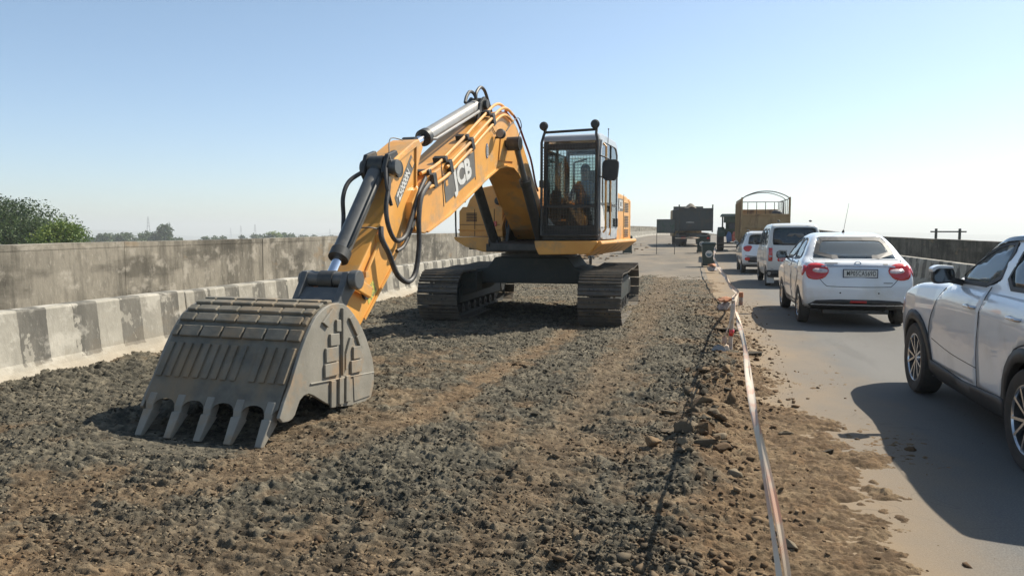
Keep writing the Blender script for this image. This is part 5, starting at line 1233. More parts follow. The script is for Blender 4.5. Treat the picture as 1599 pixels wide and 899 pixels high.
sw1 = [(1.93, 1.08), (.98, 1.09), (.94, 1.43), (1.22, 1.43), (1.48, 1.34)]; sw2 = [(.90, 1.09), (.18, 1.10), (.10, 1.14), (.38, 1.39), (.60, 1.43), (.87, 1.43)]
wf_ = [(-.6, 1.09), (.6, 1.09), (.5, 1.44), (-.5, 1.44)]
sed.cuts = [('x', np.array(chaikin(w, 1, .12)), .4, 9) for w in (sw1, sw2)]+[('y', np.array(rw_), -9, .5), ('y', np.array(wf_), 1.3, 9)]
SD_ = empty('sedan', (2.66, 14.12, 0), 0, 'white sedan with red tail lamps and a registration plate, thin aerial on its roof', 'car', 'cars queuing in the open lane')
car_mesh(sed, 'body', MT['white_car'], SD_, .024)
rwo = patch(sed, rw_, 'r', 'rear_window', MT['glass'], SD_, .001, .004, .10); trim_ring(sed, rw_, 'r', 'window_trim', MT['trim'], rwo, .006, .055, .006, .012, 1)
patch(sed, wf_, 'f', 'windscreen', MT['glass'], SD_, .001, .004, .12)
g = MB()
for s_ in (-1, 1):
    for w in (sw1, sw2): g_ = patch(sed, w, 'x', 'window', MT['glass'], SD_, .001, .004, .1, 1, s_); trim_ring(sed, w, 'x', 'window_trim', MT['trim'], g_, .018, .010, .006, .012, 1, s_)
    d = patch(sed, [(2.0, 1.04), (1.98, .7), (1.98, .32), (.95, .32), (.93, 1.06)], 'x', 'door', MT['white_car'], SD_, .003, .005, .09, 0, s_)
    d2 = patch(sed, [(.92, 1.06), (.94, .32), (.42, .32), (.36, .5), (.2, .66), (.05, .78), (.12, 1.06)], 'x', 'door', MT['white_car'], SD_, .003, .005, .09, 0, s_)
    for dd, y_ in ((d, 1.12), (d2, .25)): g = MB(); g.box((s_*.853, y_, .93), (.03, .18, .028)); g.build('handle', MT['white_car'], dd, .008)
    strip(sed, [(.935, 1.06), (.94, .32)], .009, 'x', 'seam', MT['seam'], d, .004, .003, s_); strip(sed, [(2.0, 1.04), (1.98, .7), (1.98, .32)], .009, 'x', 'seam', MT['seam'], d, .004, .003, s_)
    strip(sed, [(.42, .32), (.36, .5), (.2, .66), (.05, .78), (.12, 1.06)], .009, 'x', 'seam', MT['seam'], d2, .004, .003, s_)
    # tail lamp wraps the corner: rear piece and side piece
    tp = [(.44, .91), (.48, 1.00), (.60, 1.045), (.75, 1.03), (.80, .93), (.78, .80), (.66, .77), (.52, .80)]
    if s_ < 0: tp = mir(tp)
    tl = patch(sed, tp, 'r', 'tail_light', MT['red_lamp'], SD_, .010, .02, .04, 1)
    cp = [(.46, .93), (.54, .955), (.68, .955), (.70, .905), (.60, .88), (.48, .885)]
    if s_ < 0: cp = mir(cp)
    patch(sed, cp, 'r', 'reverse_lamp', MT['clear_lamp'], tl, .0145, .006, .04, 1)
    patch(sed, [(-.36, .98), (-.48, 1.01), (-.585, .98), (-.60, .84), (-.50, .84)], 'x', 'lamp_side', MT['red_lamp'], tl, .010, .02, .04, 1, s_)
    strip(sed, [(s_*.70, 1.10), (s_*.66, 1.06)], .008, 'r', 'seam', MT['seam'], SD_)
    mirror_part(SD_, s_*.93, 1.76, 1.11, s_, MT['trim'], (.20, .12, .15))
bl_ = [(-.80, .335), (-.64, .44), (-.3, .462), (.3, .462), (.64, .44), (.80, .335), (.7, .25), (-.7, .25)]
rb = patch(sed, bl_, 'r', 'lower_bumper', MT['trim'], SD_, .008, .03, .06)
patch(sed, [(-.13, .41), (.13, .41), (.12, .445), (-.12, .445)], 'r', 'reflector', MT['red_lamp'], rb, .014, .01, .06)
strip(sed, [(-.56, .99), (-.3, 1.0), (.3, 1.0), (.56, .99)], .022, 'r', 'chrome_strip', MT['alloy'], SD_, .012, .012)
strip(sed, [(-.60, .80), (-.50, .69), (-.42, .672), (0, .665), (.42, .672), (.50, .69), (.60, .80)], .009, 'r', 'seam', MT['seam'], SD_, .003, .004, sub=4)
strip(sed, [(-.66, 1.098), (0, 1.10), (.66, 1.098)], .006, 'r', 'seam', MT['seam'], SD_, .003, .004)
for x in (-.28, .30): patch(sed, [(x+.013*math.cos(t), .57+.013*math.sin(t)) for t in np.linspace(0, 6.28, 9)[:-1]], 'r', 'parking_sensor', MT['seam'], SD_, .003, .004)
def plate(car, root, cx_, cz, w_, h_, text, yoff=0):
    p = np.array([[cx_, car.low[:, 0].min()-.4, cz]])
    for _ in range(80): p = p+np.array((0, 1, 0))*np.clip(car(p, False), -.05, .2)[:, None]*.8
    y = p[0][1]-.012+yoff; g = MB(); g.box((cx_, y, cz), (w_+.03, .02, h_+.03)); o = g.build('number_plate', mat('plate_frame', (.02, .025, .06), .4), root, .004)
    g = MB(); g.box((cx_, y-.011, cz), (w_, .004, h_)); g.build('plate_face', MT['white_paint'], o)
    if text: lettering(text, h_*.98, MT['seam'], o, (cx_+.012, y-.0145, cz-.002), (1, 0, 0), (0, 0, 1), .004, .0015, 'lettering', squeeze=.60*(w_/.50)*10/len(text), space=1.15)
    return o
plate(sed, SD_, .02, .885, .50, .115, 'MP05CA569D')
# badge and small lettering plates of the boot
g = MB(); g.lathe([(.028, 0), (.040, 0), (.040, .008), (.028, .008)], (0, 0, 0), 'y', 20)
pb = np.array([[0, -1.3, 1.045]])
for _ in range(80): pb = pb+np.array((0, 1, 0))*np.clip(sed(pb, False), -.05, .2)[:, None]*.8
for i in range(len(g.v)): x, y, z = g.v[i]; g.v[i] = (x*1.3, y+pb[0][1]-.008+z*.4, z*.8+1.045)
g.build('badge', MT['alloy'], SD_)
for x, z, w_ in ((-.40, 1.045, .19), (-.42, 1.015, .10), (.42, 1.03, .07), (.44, .735, .14)): strip(sed, [(x-w_/2, z), (x+w_/2, z)], .018, 'r', 'badge_strip', MT['cyl_grey'], SD_, .004, .004)
g = MB(); g.cyl((-.02, .62, 1.55), (-.02, .58, 1.585), .025, .012, n=10); g.cyl((-.02, .58, 1.57), (.03, .44, 2.06), .0045, .003, n=6); g.build('antenna', MT['trim'], SD_)
g = MB()
g.cyl((.45, -.65, .27), (.45, -.5, .27), .03, n=12); g.box((0, -.3, .24), (1.0, .5, .06)); g.build('underbody', MT['black_steel'], SD_)
ws(sed, SD_, .755, .175, 'cap', .19)
interior(SD_, .66, 0, 2, .60, 1.27, (.12, 1.0), 1.75)
# things on the rear shelf
g = MB(); g.box((0, -.16, 1.08), (1.1, .42, .03)); g.build('parcel_shelf', MT['seat'], SD_)
g = MB(); g.prism([(.22, 1.1), (.42, 1.1), (.34, 1.17)], 'y', -.2, -.1); g.build('tissue_box', MT['white_paint'], SD_)

# ---------------------------------------------------------------- white van (boxy, glass tailgate)
vl = [(-.56, .40), (-.60, .60), (-.60, .95), (-.56, 1.12), (0, 1.14), (1.9, 1.10), (2.45, 1.02), (2.75, .86), (2.82, .6), (2.76, .32), (2.4, .26), (0, .26), (-.45, .30)]
vu = [(-.585, .95), (-.565, 1.15), (-.49, 1.55), (-.40, 1.73), (-.1, 1.775), (1.2, 1.775), (1.7, 1.70), (2.0, 1.5), (2.5, 1.02), (2.6, .9)]
van = Car(vl, vu, [(.25, .66), (.4, .71), (.7, .735), (1.0, .735), (1.14, .72), (1.2, .70)], [(.9, .735), (1.1, .72), (1.5, .665), (1.72, .60), (1.8, .52)], (0., 2.35), .29, bow=(.02, .025), bowp=4, arch=.33, rr=.05, rc=.07, kb=.02)
rwv = [(-.57, 1.17), (.57, 1.17), (.55, 1.60), (.45, 1.635), (-.45, 1.635), (-.55, 1.60)]
vs1 = [(1.98, 1.14), (1.32, 1.15), (1.32, 1.58), (1.72, 1.56)]; vs2 = [(1.25, 1.15), (.50, 1.16), (.50, 1.59), (1.25, 1.59)]; vs3 = [(.40, 1.17), (-.38, 1.18), (-.32, 1.58), (.40, 1.60)]; wfv = [(-.56, 1.12), (.56, 1.12), (.5, 1.62), (-.5, 1.62)]
van.cuts = [('x', np.array(chaikin(w, 1, .12)), .4, 9) for w in (vs1, vs2, vs3)]+[('y', np.array(rwv), -9, 0), ('y', np.array(wfv), 1.3, 9)]
VN = empty('van', (2.80, 23.1, 0), 0, 'boxy white van with a red sticker on the tailgate, between the sedan and the hatchback', 'van', 'cars queuing in the open lane')
car_mesh(van, 'body', MT['white_van'], VN, .03)
rwo = patch(van, rwv, 'r', 'rear_window', MT['glass_dark'], VN, .001, .004, .12, 1); trim_ring(van, rwv, 'r', 'window_trim', MT['trim'], rwo, .012, .012, .006, .012, 1)
patch(van, [(-.22, 1.42), (-.08, 1.40), (.0, 1.46), (.10, 1.38), (.26, 1.40), (.22, 1.48), (.02, 1.50), (-.14, 1.49)], 'r', 'window_sticker', MT['grey_panel'], rwo, .003, .002, .1)
patch(van, wfv, 'f', 'windscreen', MT['glass'], VN, .001, .004, .12)
for s_ in (-1, 1):
    for w in (vs1, vs2, vs3): g_ = patch(van, w, 'x', 'window', MT['glass_dark'], VN, .001, .004, .1, 1, s_); trim_ring(van, w, 'x', 'window_trim', MT['trim'], g_, .018, .010, .006, .012, 1, s_)
    d = patch(van, [(.45, 1.12), (1.27, 1.12), (1.27, .34), (.45, .34)], 'x', 'door', MT['white_van'], VN, .003, .005, .1, 0, s_)
    for yy_ in (.45, 1.28): strip(van, [(yy_, 1.62), (yy_, .34)], .012, 'x', 'seam', MT['seam'], d, .004, .003, s_)
    strip(van, [(-.5, .62), (2.5, .62)], .03, 'x', 'side_strip', MT['white_van'], VN, .012, .012, s_)
    tl_ = [(.585, 1.08), (.685, 1.08), (.69, .72), (.585, .72)]
    if s_ < 0: tl_ = mir(tl_)
    tl = patch(van, tl_, 'r', 'tail_light', MT['red_lamp'], VN, .012, .03, .06)
    ml_ = [(.60, .88), (.675, .88), (.675, .82), (.60, .82)]
    if s_ < 0: ml_ = mir(ml_)
    patch(van, ml_, 'r', 'reverse_lamp', MT['clear_lamp'], tl, .016, .006, .06)
    mirror_part(VN, s_*.84, 2.05, 1.22, s_, MT['trim'], (.14, .08, .18))
    g = MB(); g.box((s_*.60, -.30, .22), (.20, .02, .26)); g.build('mud_flap', MT['white_paint'] if s_ < 0 else MT['trim'], VN)
    g = MB(); g.sphere((s_*.42, -.34, 1.83), .035, 6, sq=(1.2, 1, .8)); g.build('roof_marker', MT['trim'], VN)
strip(van, [(-.60, 1.12), (-.60, .50), (0, .48), (.60, .50), (.60, 1.12)], .010, 'r', 'seam', MT['seam'], VN, .003, .004, sub=0)
bp = patch(van, [(-.70, .47), (.70, .47), (.66, .30), (-.66, .30)], 'r', 'bumper', MT['trim'], VN, .05, .09, .1)
g = MB(); g.box((-.15, -.69, .36), (.14, .01, .05)); g.build('reflector', MT['cyl_grey'], bp)
pp = np.array([[-.28, -1.1, .77]]); 
so_ = patch(van, [(-.46, .76), (-.43, .81), (-.17, .81), (-.14, .76), (-.17, .71), (-.43, .71)], 'r', 'sticker', MT['red_lamp'], VN, .004, .004, .06)
lettering('STOP', .10, MT['white_paint'], so_, (-.30, -.612, .76), (1, 0, 0), (0, 0, 1), .02, .001, squeeze=.85)
strip(van, [(-.42, 1.0), (-.20, 1.0)], .05, 'r', 'badge_strip', MT['cyl_grey'], VN, .004, .004)
plate(van, VN, .14, .82, .32, .17, '')
strip(van, [(.0, .96), (.28, .96)], .045, 'r', 'handle', MT['trim'], VN, .02, .02)
g = MB(); g.box((.1, -.2, .22), (.2, .3, .12)); g.cyl((-.1, -.5, .24), (-.1, -.2, .24), .025, n=8); g.build('underbody', MT['black_steel'], VN)
ws(van, VN, .64, .16, 'steel', .17, mrim=MT['cyl_grey'])
interior(VN, .6, 0, 2, .70, 1.42, (.4, 1.3), 2.0)

# ---------------------------------------------------------------- white hatchback with dark bumper insert
hl = [(-.62, .34), (-.68, .46), (-.68, .68), (-.62, .92), (-.5, 1.02), (0, 1.04), (1.3, 1.02), (2.0, 1.0), (2.6, .93), (2.98, .84), (3.12, .66), (3.13, .42), (3.0, .24), (2.7, .19), (.2, .19), (-.4, .27)]
hu = [(-.60, .92), (-.55, 1.08), (-.42, 1.36), (-.36, 1.50), (-.1, 1.535), (.7, 1.55), (1.2, 1.49), (1.5, 1.36), (2.05, 1.02), (2.25, .9)]
hat = Car(hl, hu, [(.2, .74), (.32, .79), (.55, .83), (.8, .83), (.95, .81), (1.05, .78), (1.2, .7)], [(.9, .82), (1.05, .78), (1.3, .69), (1.48, .60), (1.56, .5)], (0., 2.42), .295, bow=(.06, .09), arch=.335, rr=.07, rc=.08, kb=.05)
rwh = [(-.60, 1.06), (.60, 1.06), (.56, 1.34), (.46, 1.40), (-.46, 1.40), (-.56, 1.34)]
hs1 = [(1.85, 1.05), (.95, 1.06), (.92, 1.42), (1.2, 1.41), (1.42, 1.33)]; hs2 = [(.88, 1.06), (.12, 1.08), (-.05, 1.16), (.15, 1.40), (.86, 1.43)]; wfh = [(-.58, 1.06), (.58, 1.06), (.5, 1.42), (-.5, 1.42)]
hat.cuts = [('x', np.array(chaikin(w, 1, .12)), .4, 9) for w in (hs1, hs2)]+[('y', np.array(rwh), -9, .1), ('y', np.array(wfh), 1.2, 9)]
HT = empty('hatchback', (2.63, 29.6, 0), 0, 'small white hatchback with a dark bumper insert, between the van and the brown truck', 'car', 'cars queuing in the open lane')
car_mesh(hat, 'body', MT['white_car'], HT, .032)
rwo = patch(hat, rwh, 'r', 'rear_window', MT['glass_dark'], HT, .001, .004, .12, 1); trim_ring(hat, rwh, 'r', 'window_trim', MT['trim'], rwo, .012, .02, .006, .012, 1)
patch(hat, wfh, 'f', 'windscreen', MT['glass'], HT, .001, .004, .12)
for s_ in (-1, 1):
    for w in (hs1, hs2): g_ = patch(hat, w, 'x', 'window', MT['glass_dark'], HT, .001, .004, .12, 1, s_); trim_ring(hat, w, 'x', 'window_trim', MT['trim'], g_, .018, .01, .006, .012, 1, s_)
    q = [(.46, .98), (.56, 1.02), (.74, .99), (.79, .90), (.70, .80), (.56, .80)]
    if s_ < 0: q = mir(q)
    patch(hat, q, 'r', 'tail_light', MT['red_lamp'], HT, .010, .02, .05, 1)
    q = [(.54, .58), (.70, .60), (.74, .53), (.68, .47), (.56, .48)]
    if s_ < 0: q = mir(q)
    patch(hat, q, 'r', 'reflector', MT['red_lamp'], HT, .016, .02, .05, 1)
    strip(hat, [(.92, 1.06), (.94, .3)], .009, 'x', 'seam', MT['seam'], HT, .003, .003, s_)
    mirror_part(HT, s_*.92, 1.7, 1.08, s_, MT['white_car'], (.18, .1, .14))
    g = MB(); g.tube([(s_*.56, .9, 1.53), (s_*.57, .8, 1.57), (s_*.57, 0, 1.57), (s_*.55, -.15, 1.53)], .014, 6, sub=3); g.build('roof_rail', MT['trim'], HT)
patch(hat, [(-.66, .61), (.66, .61), (.60, .42), (-.60, .42)], 'r', 'bumper_insert', MT['trim'], HT, .008, .02, .1)
strip(hat, [(-.72, .66), (-.4, .63), (.4, .63), (.72, .66)], .02, 'r', 'seam', MT['trim'], HT, .004, .004)
patch(hat, [(-.66, .34), (.66, .34), (.6, .25), (-.6, .25)], 'r', 'lower_bumper', MT['trim'], HT, .006, .02, .1)
plate(hat, HT, 0, .80, .42, .12, '')
g = MB(); g.box((0, -.44, 1.53), (1.0, .18, .03)); g.build('spoiler', MT['white_car'], HT, .01)
ws(hat, HT, .74, .17, 'cap', .185)
interior(HT, .66, 0, 2, .58, 1.25, (.15, 1.0), 1.7)
# ================================================================ trucks, tractor, motorcycle
MT['truck_brown'] = mat('rusty_truck_steel', (.38, .255, .125), .7, col2=(.30, .195, .09), nscale=2, dirt=(.10, .06, .04), dscale=2.2, dlo=.5, dhi=.7, dstretch=(1, 1, .3), bump=.004, bscale=12)
MT['tipper_grey'] = mat('tipper_steel', (.045, .052, .052), .6, col2=(.034, .042, .044), nscale=1.5, dirt=(.09, .075, .055), dscale=1.4, dlo=.5, dhi=.75, bump=.003, bscale=10)
MT['tractor_green'] = mat('tractor_green', (.018, .045, .026), .45, dirt=(.12, .1, .07), dscale=4, dlo=.5, dhi=.75)
MT['load'] = mat('load_gravel', (.12, .105, .085), .95, col2=(.2, .17, .13), nscale=9, bump=.05, bscale=6)
MT['canvas'] = mat('canvas_roof', (.10, .13, .11), .8, col2=(.15, .17, .14), nscale=3)
def truck_wheels(root, xs, ys, r, w_):
    for y in ys:
        for x in xs:
            g = MB(); g.lathe([(r*.55, -w_/2), (r*.9, -w_/2), (r, -w_*.35), (r, w_*.35), (r*.9, w_/2), (r*.55, w_/2)], (x, y, r), 'x', 28); o = g.build('wheel', MT['tyre'], root)
            g = MB(); g.lathe([(.001, -w_*.2), (r*.3, -w_*.35), (r*.56, -w_*.3), (r*.56, w_*.3), (r*.3, w_*.35), (.001, w_*.2)], (x, y, r), 'x', 20); g.build('rim', MT['cyl_grey'], o)
# tipper, seen from behind with a heaped load
TP = empty('tipper_truck', (.30, 58, .34), R(7), 'dark grey tipper truck heaped with soil, far up the closed lane', 'truck')
g = MB()
g.prism([(-1.17, 1.20), (1.17, 1.20), (1.17, 2.80), (-1.17, 2.80)], 'y', 0, .06)
for x in (-1.16, 1.16): g.box((x, 2.3, 2.0), (.05, 4.6, 1.6))
g.box((0, 4.6, 2.1), (2.3, .06, 1.9)); g.box((0, 2.3, 1.18), (2.3, 4.6, .08)); bd_ = g.build('tipping_body', MT['tipper_grey'], TP, .01)
g = MB()
for x in (-1.2, 1.2): g.box((x, -.02, 2.05), (.09, .10, 2.0))
for y in np.linspace(.45, 4.4, 7):
    for x in (-1.21, 1.21): g.box((x, y, 1.95), (.06, .09, 1.6))
for z in (1.28, 2.74): g.box((0, -.03, z), (2.36, .06, .10))
g.build('body_rib', MT['tipper_grey'], bd_, .006)
g = MB(); n = 26; v = []; f = []
for i in range(n):
    for j in range(n):
        x = -1.1+2.2*i/(n-1); y = .08+4.4*j/(n-1); h_ = 2.60+.55*math.exp(-((x+.28)/.42)**2-((y-.9)/1.0)**2)+.3*math.exp(-((x-.1)/.8)**2-((y-3)/1.2)**2)+.06*float(fbm(np.array([x]), np.array([y]), 3, 3, .5, 4)[0]); v.append((x, y, h_))
f = [(i*n+j, (i+1)*n+j, (i+1)*n+j+1, i*n+j+1) for i in range(n-1) for j in range(n-1)]
mesh_obj('load', v, f, MT['load'], TP)
g = MB(); g.box((0, 3.2, .85), (.9, 7.0, .25)); g.box((0, .25, .62), (2.1, .12, .14)); g.box((0, .9, .75), (2.0, .5, .10)); g.build('chassis', MT['black_steel'], TP, .01)
g = MB(); g.box((0, 6.1, 1.75), (2.3, 1.9, 2.1)); c_ = g.build('driver_cab', MT['truck_brown'], TP, .08)
for x in (-.85, .85): g = MB(); g.box((x, .12, .62), (.34, .05, .13)); g.build('tail_light', MT['red_lamp'], TP)
for x in (-.85, .85): g = MB(); g.box((x, .28, .60), (.55, .03, .5)); g.build('mud_flap', MT['trim'], TP)
g = MB(); g.prism([(-.7, 1.72), (-.1, 1.72), (-.12, 1.80), (-.4, 1.83), (-.68, 1.80)], 'y', -.008, .0); g.build('painted_marking', MT['cyl_grey'], bd_)
truck_wheels(TP, (-1.0, -.68, .68, 1.0), (1.1, 2.4), .50, .27); truck_wheels(TP, (-.95, .95), (5.7,), .50, .28)
# open brown lorry with hoops
OT = empty('lorry', (3.56, 40, .05), 0, 'tall lorry with rusty brown open body and bare tarpaulin hoops, behind the hatchback', 'truck', 'vehicles queuing in the open lane')
g = MB(); W2 = 1.12; Lb = 5.0
g.box((0, .03, 1.72), (2*W2, .06, 1.16)); g.box((0, Lb, 1.9), (2*W2, .06, 1.5)); g.box((W2, Lb/2, 1.72), (.05, Lb, 1.16)); g.box((0, Lb/2, 1.15), (2*W2, Lb, .08)); g.prism([(0, 1.1), (Lb, 1.1), (Lb, 3.1), (.5, 3.1), (.12, 3.0), (0, 2.9)], 'x', -W2-.025, -W2+.025)
ob = g.build('cargo_body', MT['truck_brown'], OT, .01)
g = MB()
for x in (-W2-.01, W2+.01): g.box((x, -.01, 2.08), (.08, .10, 2.1))
for z in (1.18, 1.62, 2.26): g.box((0, -.02, z), (2*W2, .07, .09))
for x in (-.7, 0, .7): g.box((x, -.015, 1.42), (.06, .05, .42))
for y in np.linspace(.6, Lb-.2, 7): g.box((-W2-.04, y, 2.0), (.05, .08, 1.9)); g.box((W2+.04, y, 1.7), (.05, .08, 1.2))
g.build('body_rib', MT['truck_brown'], ob, .006)
def hoop(g, y, z0, zt, r_): g.tube([(-W2, y, z0), (-W2*.82, y, z0+(zt-z0)*.42), (-W2*.4, y, z0+(zt-z0)*.88), (0, y, zt), (W2*.4, y, z0+(zt-z0)*.88), (W2*.82, y, z0+(zt-z0)*.42), (W2, y, z0)], r_, 8, sub=4)
for y in (.02, 1.7): g = MB(); hoop(g, y, 3.05, 3.42, .026 if y < 1 else .02); g.build('hoop', MT['black_steel'], ob)
g = MB(); g.cyl((-W2, 2.6, 2.98), (W2, 2.6, 2.98), .02, n=8)
for x in np.linspace(-W2, W2, 6): g.cyl((x, 2.6, 2.28), (x, 2.6, 2.98), .018, n=6)
g.cyl((W2, 0, 3.05), (W2, Lb, 3.05), .022, n=8)
for y in np.linspace(.3, Lb, 8): g.cyl((W2, y, 2.3), (W2, y, 3.05), .018, n=6)
g.build('rail', MT['black_steel'], ob)
g = MB(); g.box((0, 3, .85), (.85, 6.8, .22)); g.box((0, .05, .66), (2.0, .10, .12)); g.build('chassis', MT['black_steel'], OT, .01)
g = MB(); g.box((0, 6.1, 1.6), (2.1, 1.7, 1.9)); g.build('driver_cab', MT['truck_brown'], OT, .08)
for x in (-.85, .85): g = MB(); g.box((x, -.01, .68), (.3, .04, .11)); g.build('tail_light', MT['red_lamp'], OT)
for x in (-.85, .85): g = MB(); g.box((x, .7, .55), (.5, .03, .45)); g.build('mud_flap', MT['trim'], OT)
truck_wheels(OT, (-.95, -.66, .66, .95), (1.35,), .48, .25); truck_wheels(OT, (-.9, .9), (5.6,), .48, .25)
sk_ = MB(); sk_.sphere((4.15, 40.5, 2.36), .2, 10, sq=(1.4, 1, 1)); sko = sk_.build('sack', MT['trim']); tag(sko, 'dark bundle lying on top of the brown lorry tailboard', 'bundle')
for i in range(len(sko.data.vertices)): 
    v_ = sko.data.vertices[i]; v_.co += Vector((0, 0, 0))
# tractor
TR = empty('tractor', (2.55, 50.6, .24), 0, 'dark green tractor with a flat canopy, beside and beyond the brown lorry', 'tractor', 'vehicles queuing in the open lane')
g = MB(); g.box((0, 1.3, 1.05), (.55, 2.2, .6)); g.box((0, .1, .85), (.7, .7, .5)); g.build('engine_body', MT['tractor_green'], TR, .04)
for x in (-.72, .72):
    g = MB(); g.prism([(-.75+.0, .9), (-.6, 1.30), (-.2, 1.50), (.25, 1.46), (.6, 1.2), (.5, 1.12), (.2, 1.36), (-.2, 1.4), (-.52, 1.2), (-.65, .9)], 'x', x-.2, x+.2); g.build('fender', MT['tractor_green'], TR, .02)
g = MB(); g.box((0, .25, 2.24), (1.55, 1.5, .18), None, 0, (.88, .9)); g.build('canopy', MT['canvas'], TR, .03)
for bx_ in (((0, -.36, 1.98), (1.15, .03, .42)), ((.1, .95, 1.65), (1.0, .04, .8)), ((0, -.42, 1.15), (1.1, .10, .5))): MB().box(*bx_).build('cabin_panel', MT['tractor_green'], TR, .02)
g = MB()
for x in (-.62, .62):
    for y in (-.3, .8): g.cyl((x, y, 1.3), (x, y, 2.26), .028, n=8)
g.build('canopy_post', MT['black_steel'], TR)
g = MB(); g.box((0, -.05, 1.35), (.5, .45, .12)); g.box((0, -.28, 1.6), (.5, .1, .45)); g.lathe([(.17, -.012), (.19, 0), (.17, .012)], (0, .5, 1.6), 'y', 16); g.build('seat', MT['seat'], TR, .02)
for x in (-.75, .75):
    g = MB(); g.lathe([(.35, -.2), (.6, -.2), (.68, -.12), (.68, .12), (.6, .2), (.35, .2)], (x, 0, .68), 'x', 28)
    for k in range(20): a = 6.283*k/20; g.box((x, .69*math.cos(a), .68+.69*math.sin(a)), (.36, .05, .05), (a, 0, .3 if k % 2 else -.3))
    o = g.build('rear_wheel', MT['tyre'], TR); g = MB(); g.lathe([(.001, -.05), (.36, -.1), (.36, .1), (.001, .05)], (x, 0, .68), 'x', 20); g.build('rim', MT['cyl_grey'], o)
for x in (-.55, .55):
    g = MB(); g.lathe([(.2, -.1), (.34, -.1), (.38, -.05), (.38, .05), (.34, .1), (.2, .1)], (x, 2.1, .38), 'x', 22); g.lathe([(.001, -.04), (.22, -.06), (.22, .06), (.001, .04)], (x, 2.1, .38), 'x', 16, 0); g.build('front_wheel', MT['tyre'], TR)
g = MB()
for x in (-.28, .28): g.bar((x, -.2, .75), (x*1.4, -1.0, .50), .06, .08)
g.box((0, -1.0, .5), (1.5, .08, .10)); g.box((0, -1.1, .28), (1.7, .35, .06)); g.build('hitch_frame', MT['black_steel'], TR, .006)
def cloth_bag(name, c, sz, m, lab):
    g = MB(); g.sphere((0, 0, 0), 1, 10)
    for i in range(len(g.v)):
        a = np.array(g.v[i]); a = a*(1+.10*math.sin(5*a[0]+3*a[2])+.06*math.sin(9*a[2])); a = np.sign(a)*np.abs(a)**.75; g.v[i] = tuple(a*np.array(sz)/2+np.array(c))
    return tag(g.build(name, m), lab, 'sack')
cloth_bag('sack', (2.30, 49.6, 1.10), (.34, .3, .66), MT['blue_cloth'], 'blue cloth sack hung behind the tractor, left one of two')
cloth_bag('sack', (2.63, 49.6, 1.12), (.36, .3, .62), mat('red_cloth', (.42, .07, .04), .8, col2=(.5, .2, .15), nscale=6), 'red cloth sack hung behind the tractor, right one of two')
# motorcycle parked behind the excavator
MC = empty('motorcycle', (-4.45, 34.9, 0), R(8), 'small dark motorcycle parked on the dusty lane behind the excavator track', 'motorcycle')
for y, nm in ((-.62, 'rear_wheel'), (.62, 'front_wheel')):
    g = MB(); g.lathe([(.22, -.05), (.27, -.055), (.30, 0), (.27, .055), (.22, .05)], (0, y, .30), 'x', 26); o = g.build(nm, MT['tyre'], MC)
    g = MB(); g.lathe([(.205, -.03), (.225, -.03), (.225, .03), (.205, .03)], (0, y, .30), 'x', 26, closed=True); g.cyl((-.06, y, .3), (.06, y, .3), .04, n=10)
    for k in range(8): a = 6.283*k/8; g.cyl((0, y, .3), (0, y+.215*math.cos(a), .3+.215*math.sin(a)), .005, n=4)
    g.build('rim', MT['alloy'], o)
g = MB(); g.prism([(-.15, .62), (-.05, .86), (.28, .88), (.36, .72), (.2, .62)], 'x', -.12, .12); g.build('fuel_tank', MT['trim'], MC, .05)
g = MB(); g.prism([(-.78, .78), (-.75, .86), (-.2, .80), (-.1, .72), (-.6, .70)], 'x', -.12, .12); g.build('seat', MT['seat'], MC, .03)
g = MB(); g.box((0, .1, .45), (.24, .35, .32)); g.tube([(.13, .1, .32), (.15, -.3, .28), (.15, -.75, .36)], .035, 8); g.build('engine', MT['cyl_grey'], MC, .03)
g = MB()
for x in (-.09, .09): g.tube([(x, .62, .3), (x, .45, .78), (x*1.4, .40, .98)], .02, 8); g.tube([(x*1.2, -.62, .3), (x*1.2, -.45, .7)], .02, 8)
g.tube([(0, .4, .85), (0, -.1, .62), (0, -.6, .68)], .02, 8); g.build('frame', MT['black_steel'], MC)
g = MB(); g.tube([(-.36, .28, 1.0), (-.2, .38, 1.03), (0, .42, .98), (.2, .38, 1.03), (.36, .28, 1.0)], .014, 8, sub=3); g.build('handlebar', MT['black_steel'], MC)
for s_ in (-1, 1): g = MB(); g.cyl((s_*.25, .36, 1.02), (s_*.30, .34, 1.20), .006, n=6); g.sphere((s_*.31, .34, 1.23), .055, 6, sq=(1, .3, .7)); g.build('mirror', MT['trim'], MC)
g = MB(); g.lathe([(.001, .07), (.07, .05), (.08, -.02), (.001, -.05)], (0, .56, .88), 'y', 18); g.build('headlight', MT['clear_lamp'], MC)
g = MB(); g.box((0, -.82, .72), (.14, .04, .06)); g.build('tail_light', MT['red_lamp'], MC); g = MB(); g.box((0, -.86, .56), (.18, .01, .13)); g.build('number_plate', MT['white_paint'], MC)
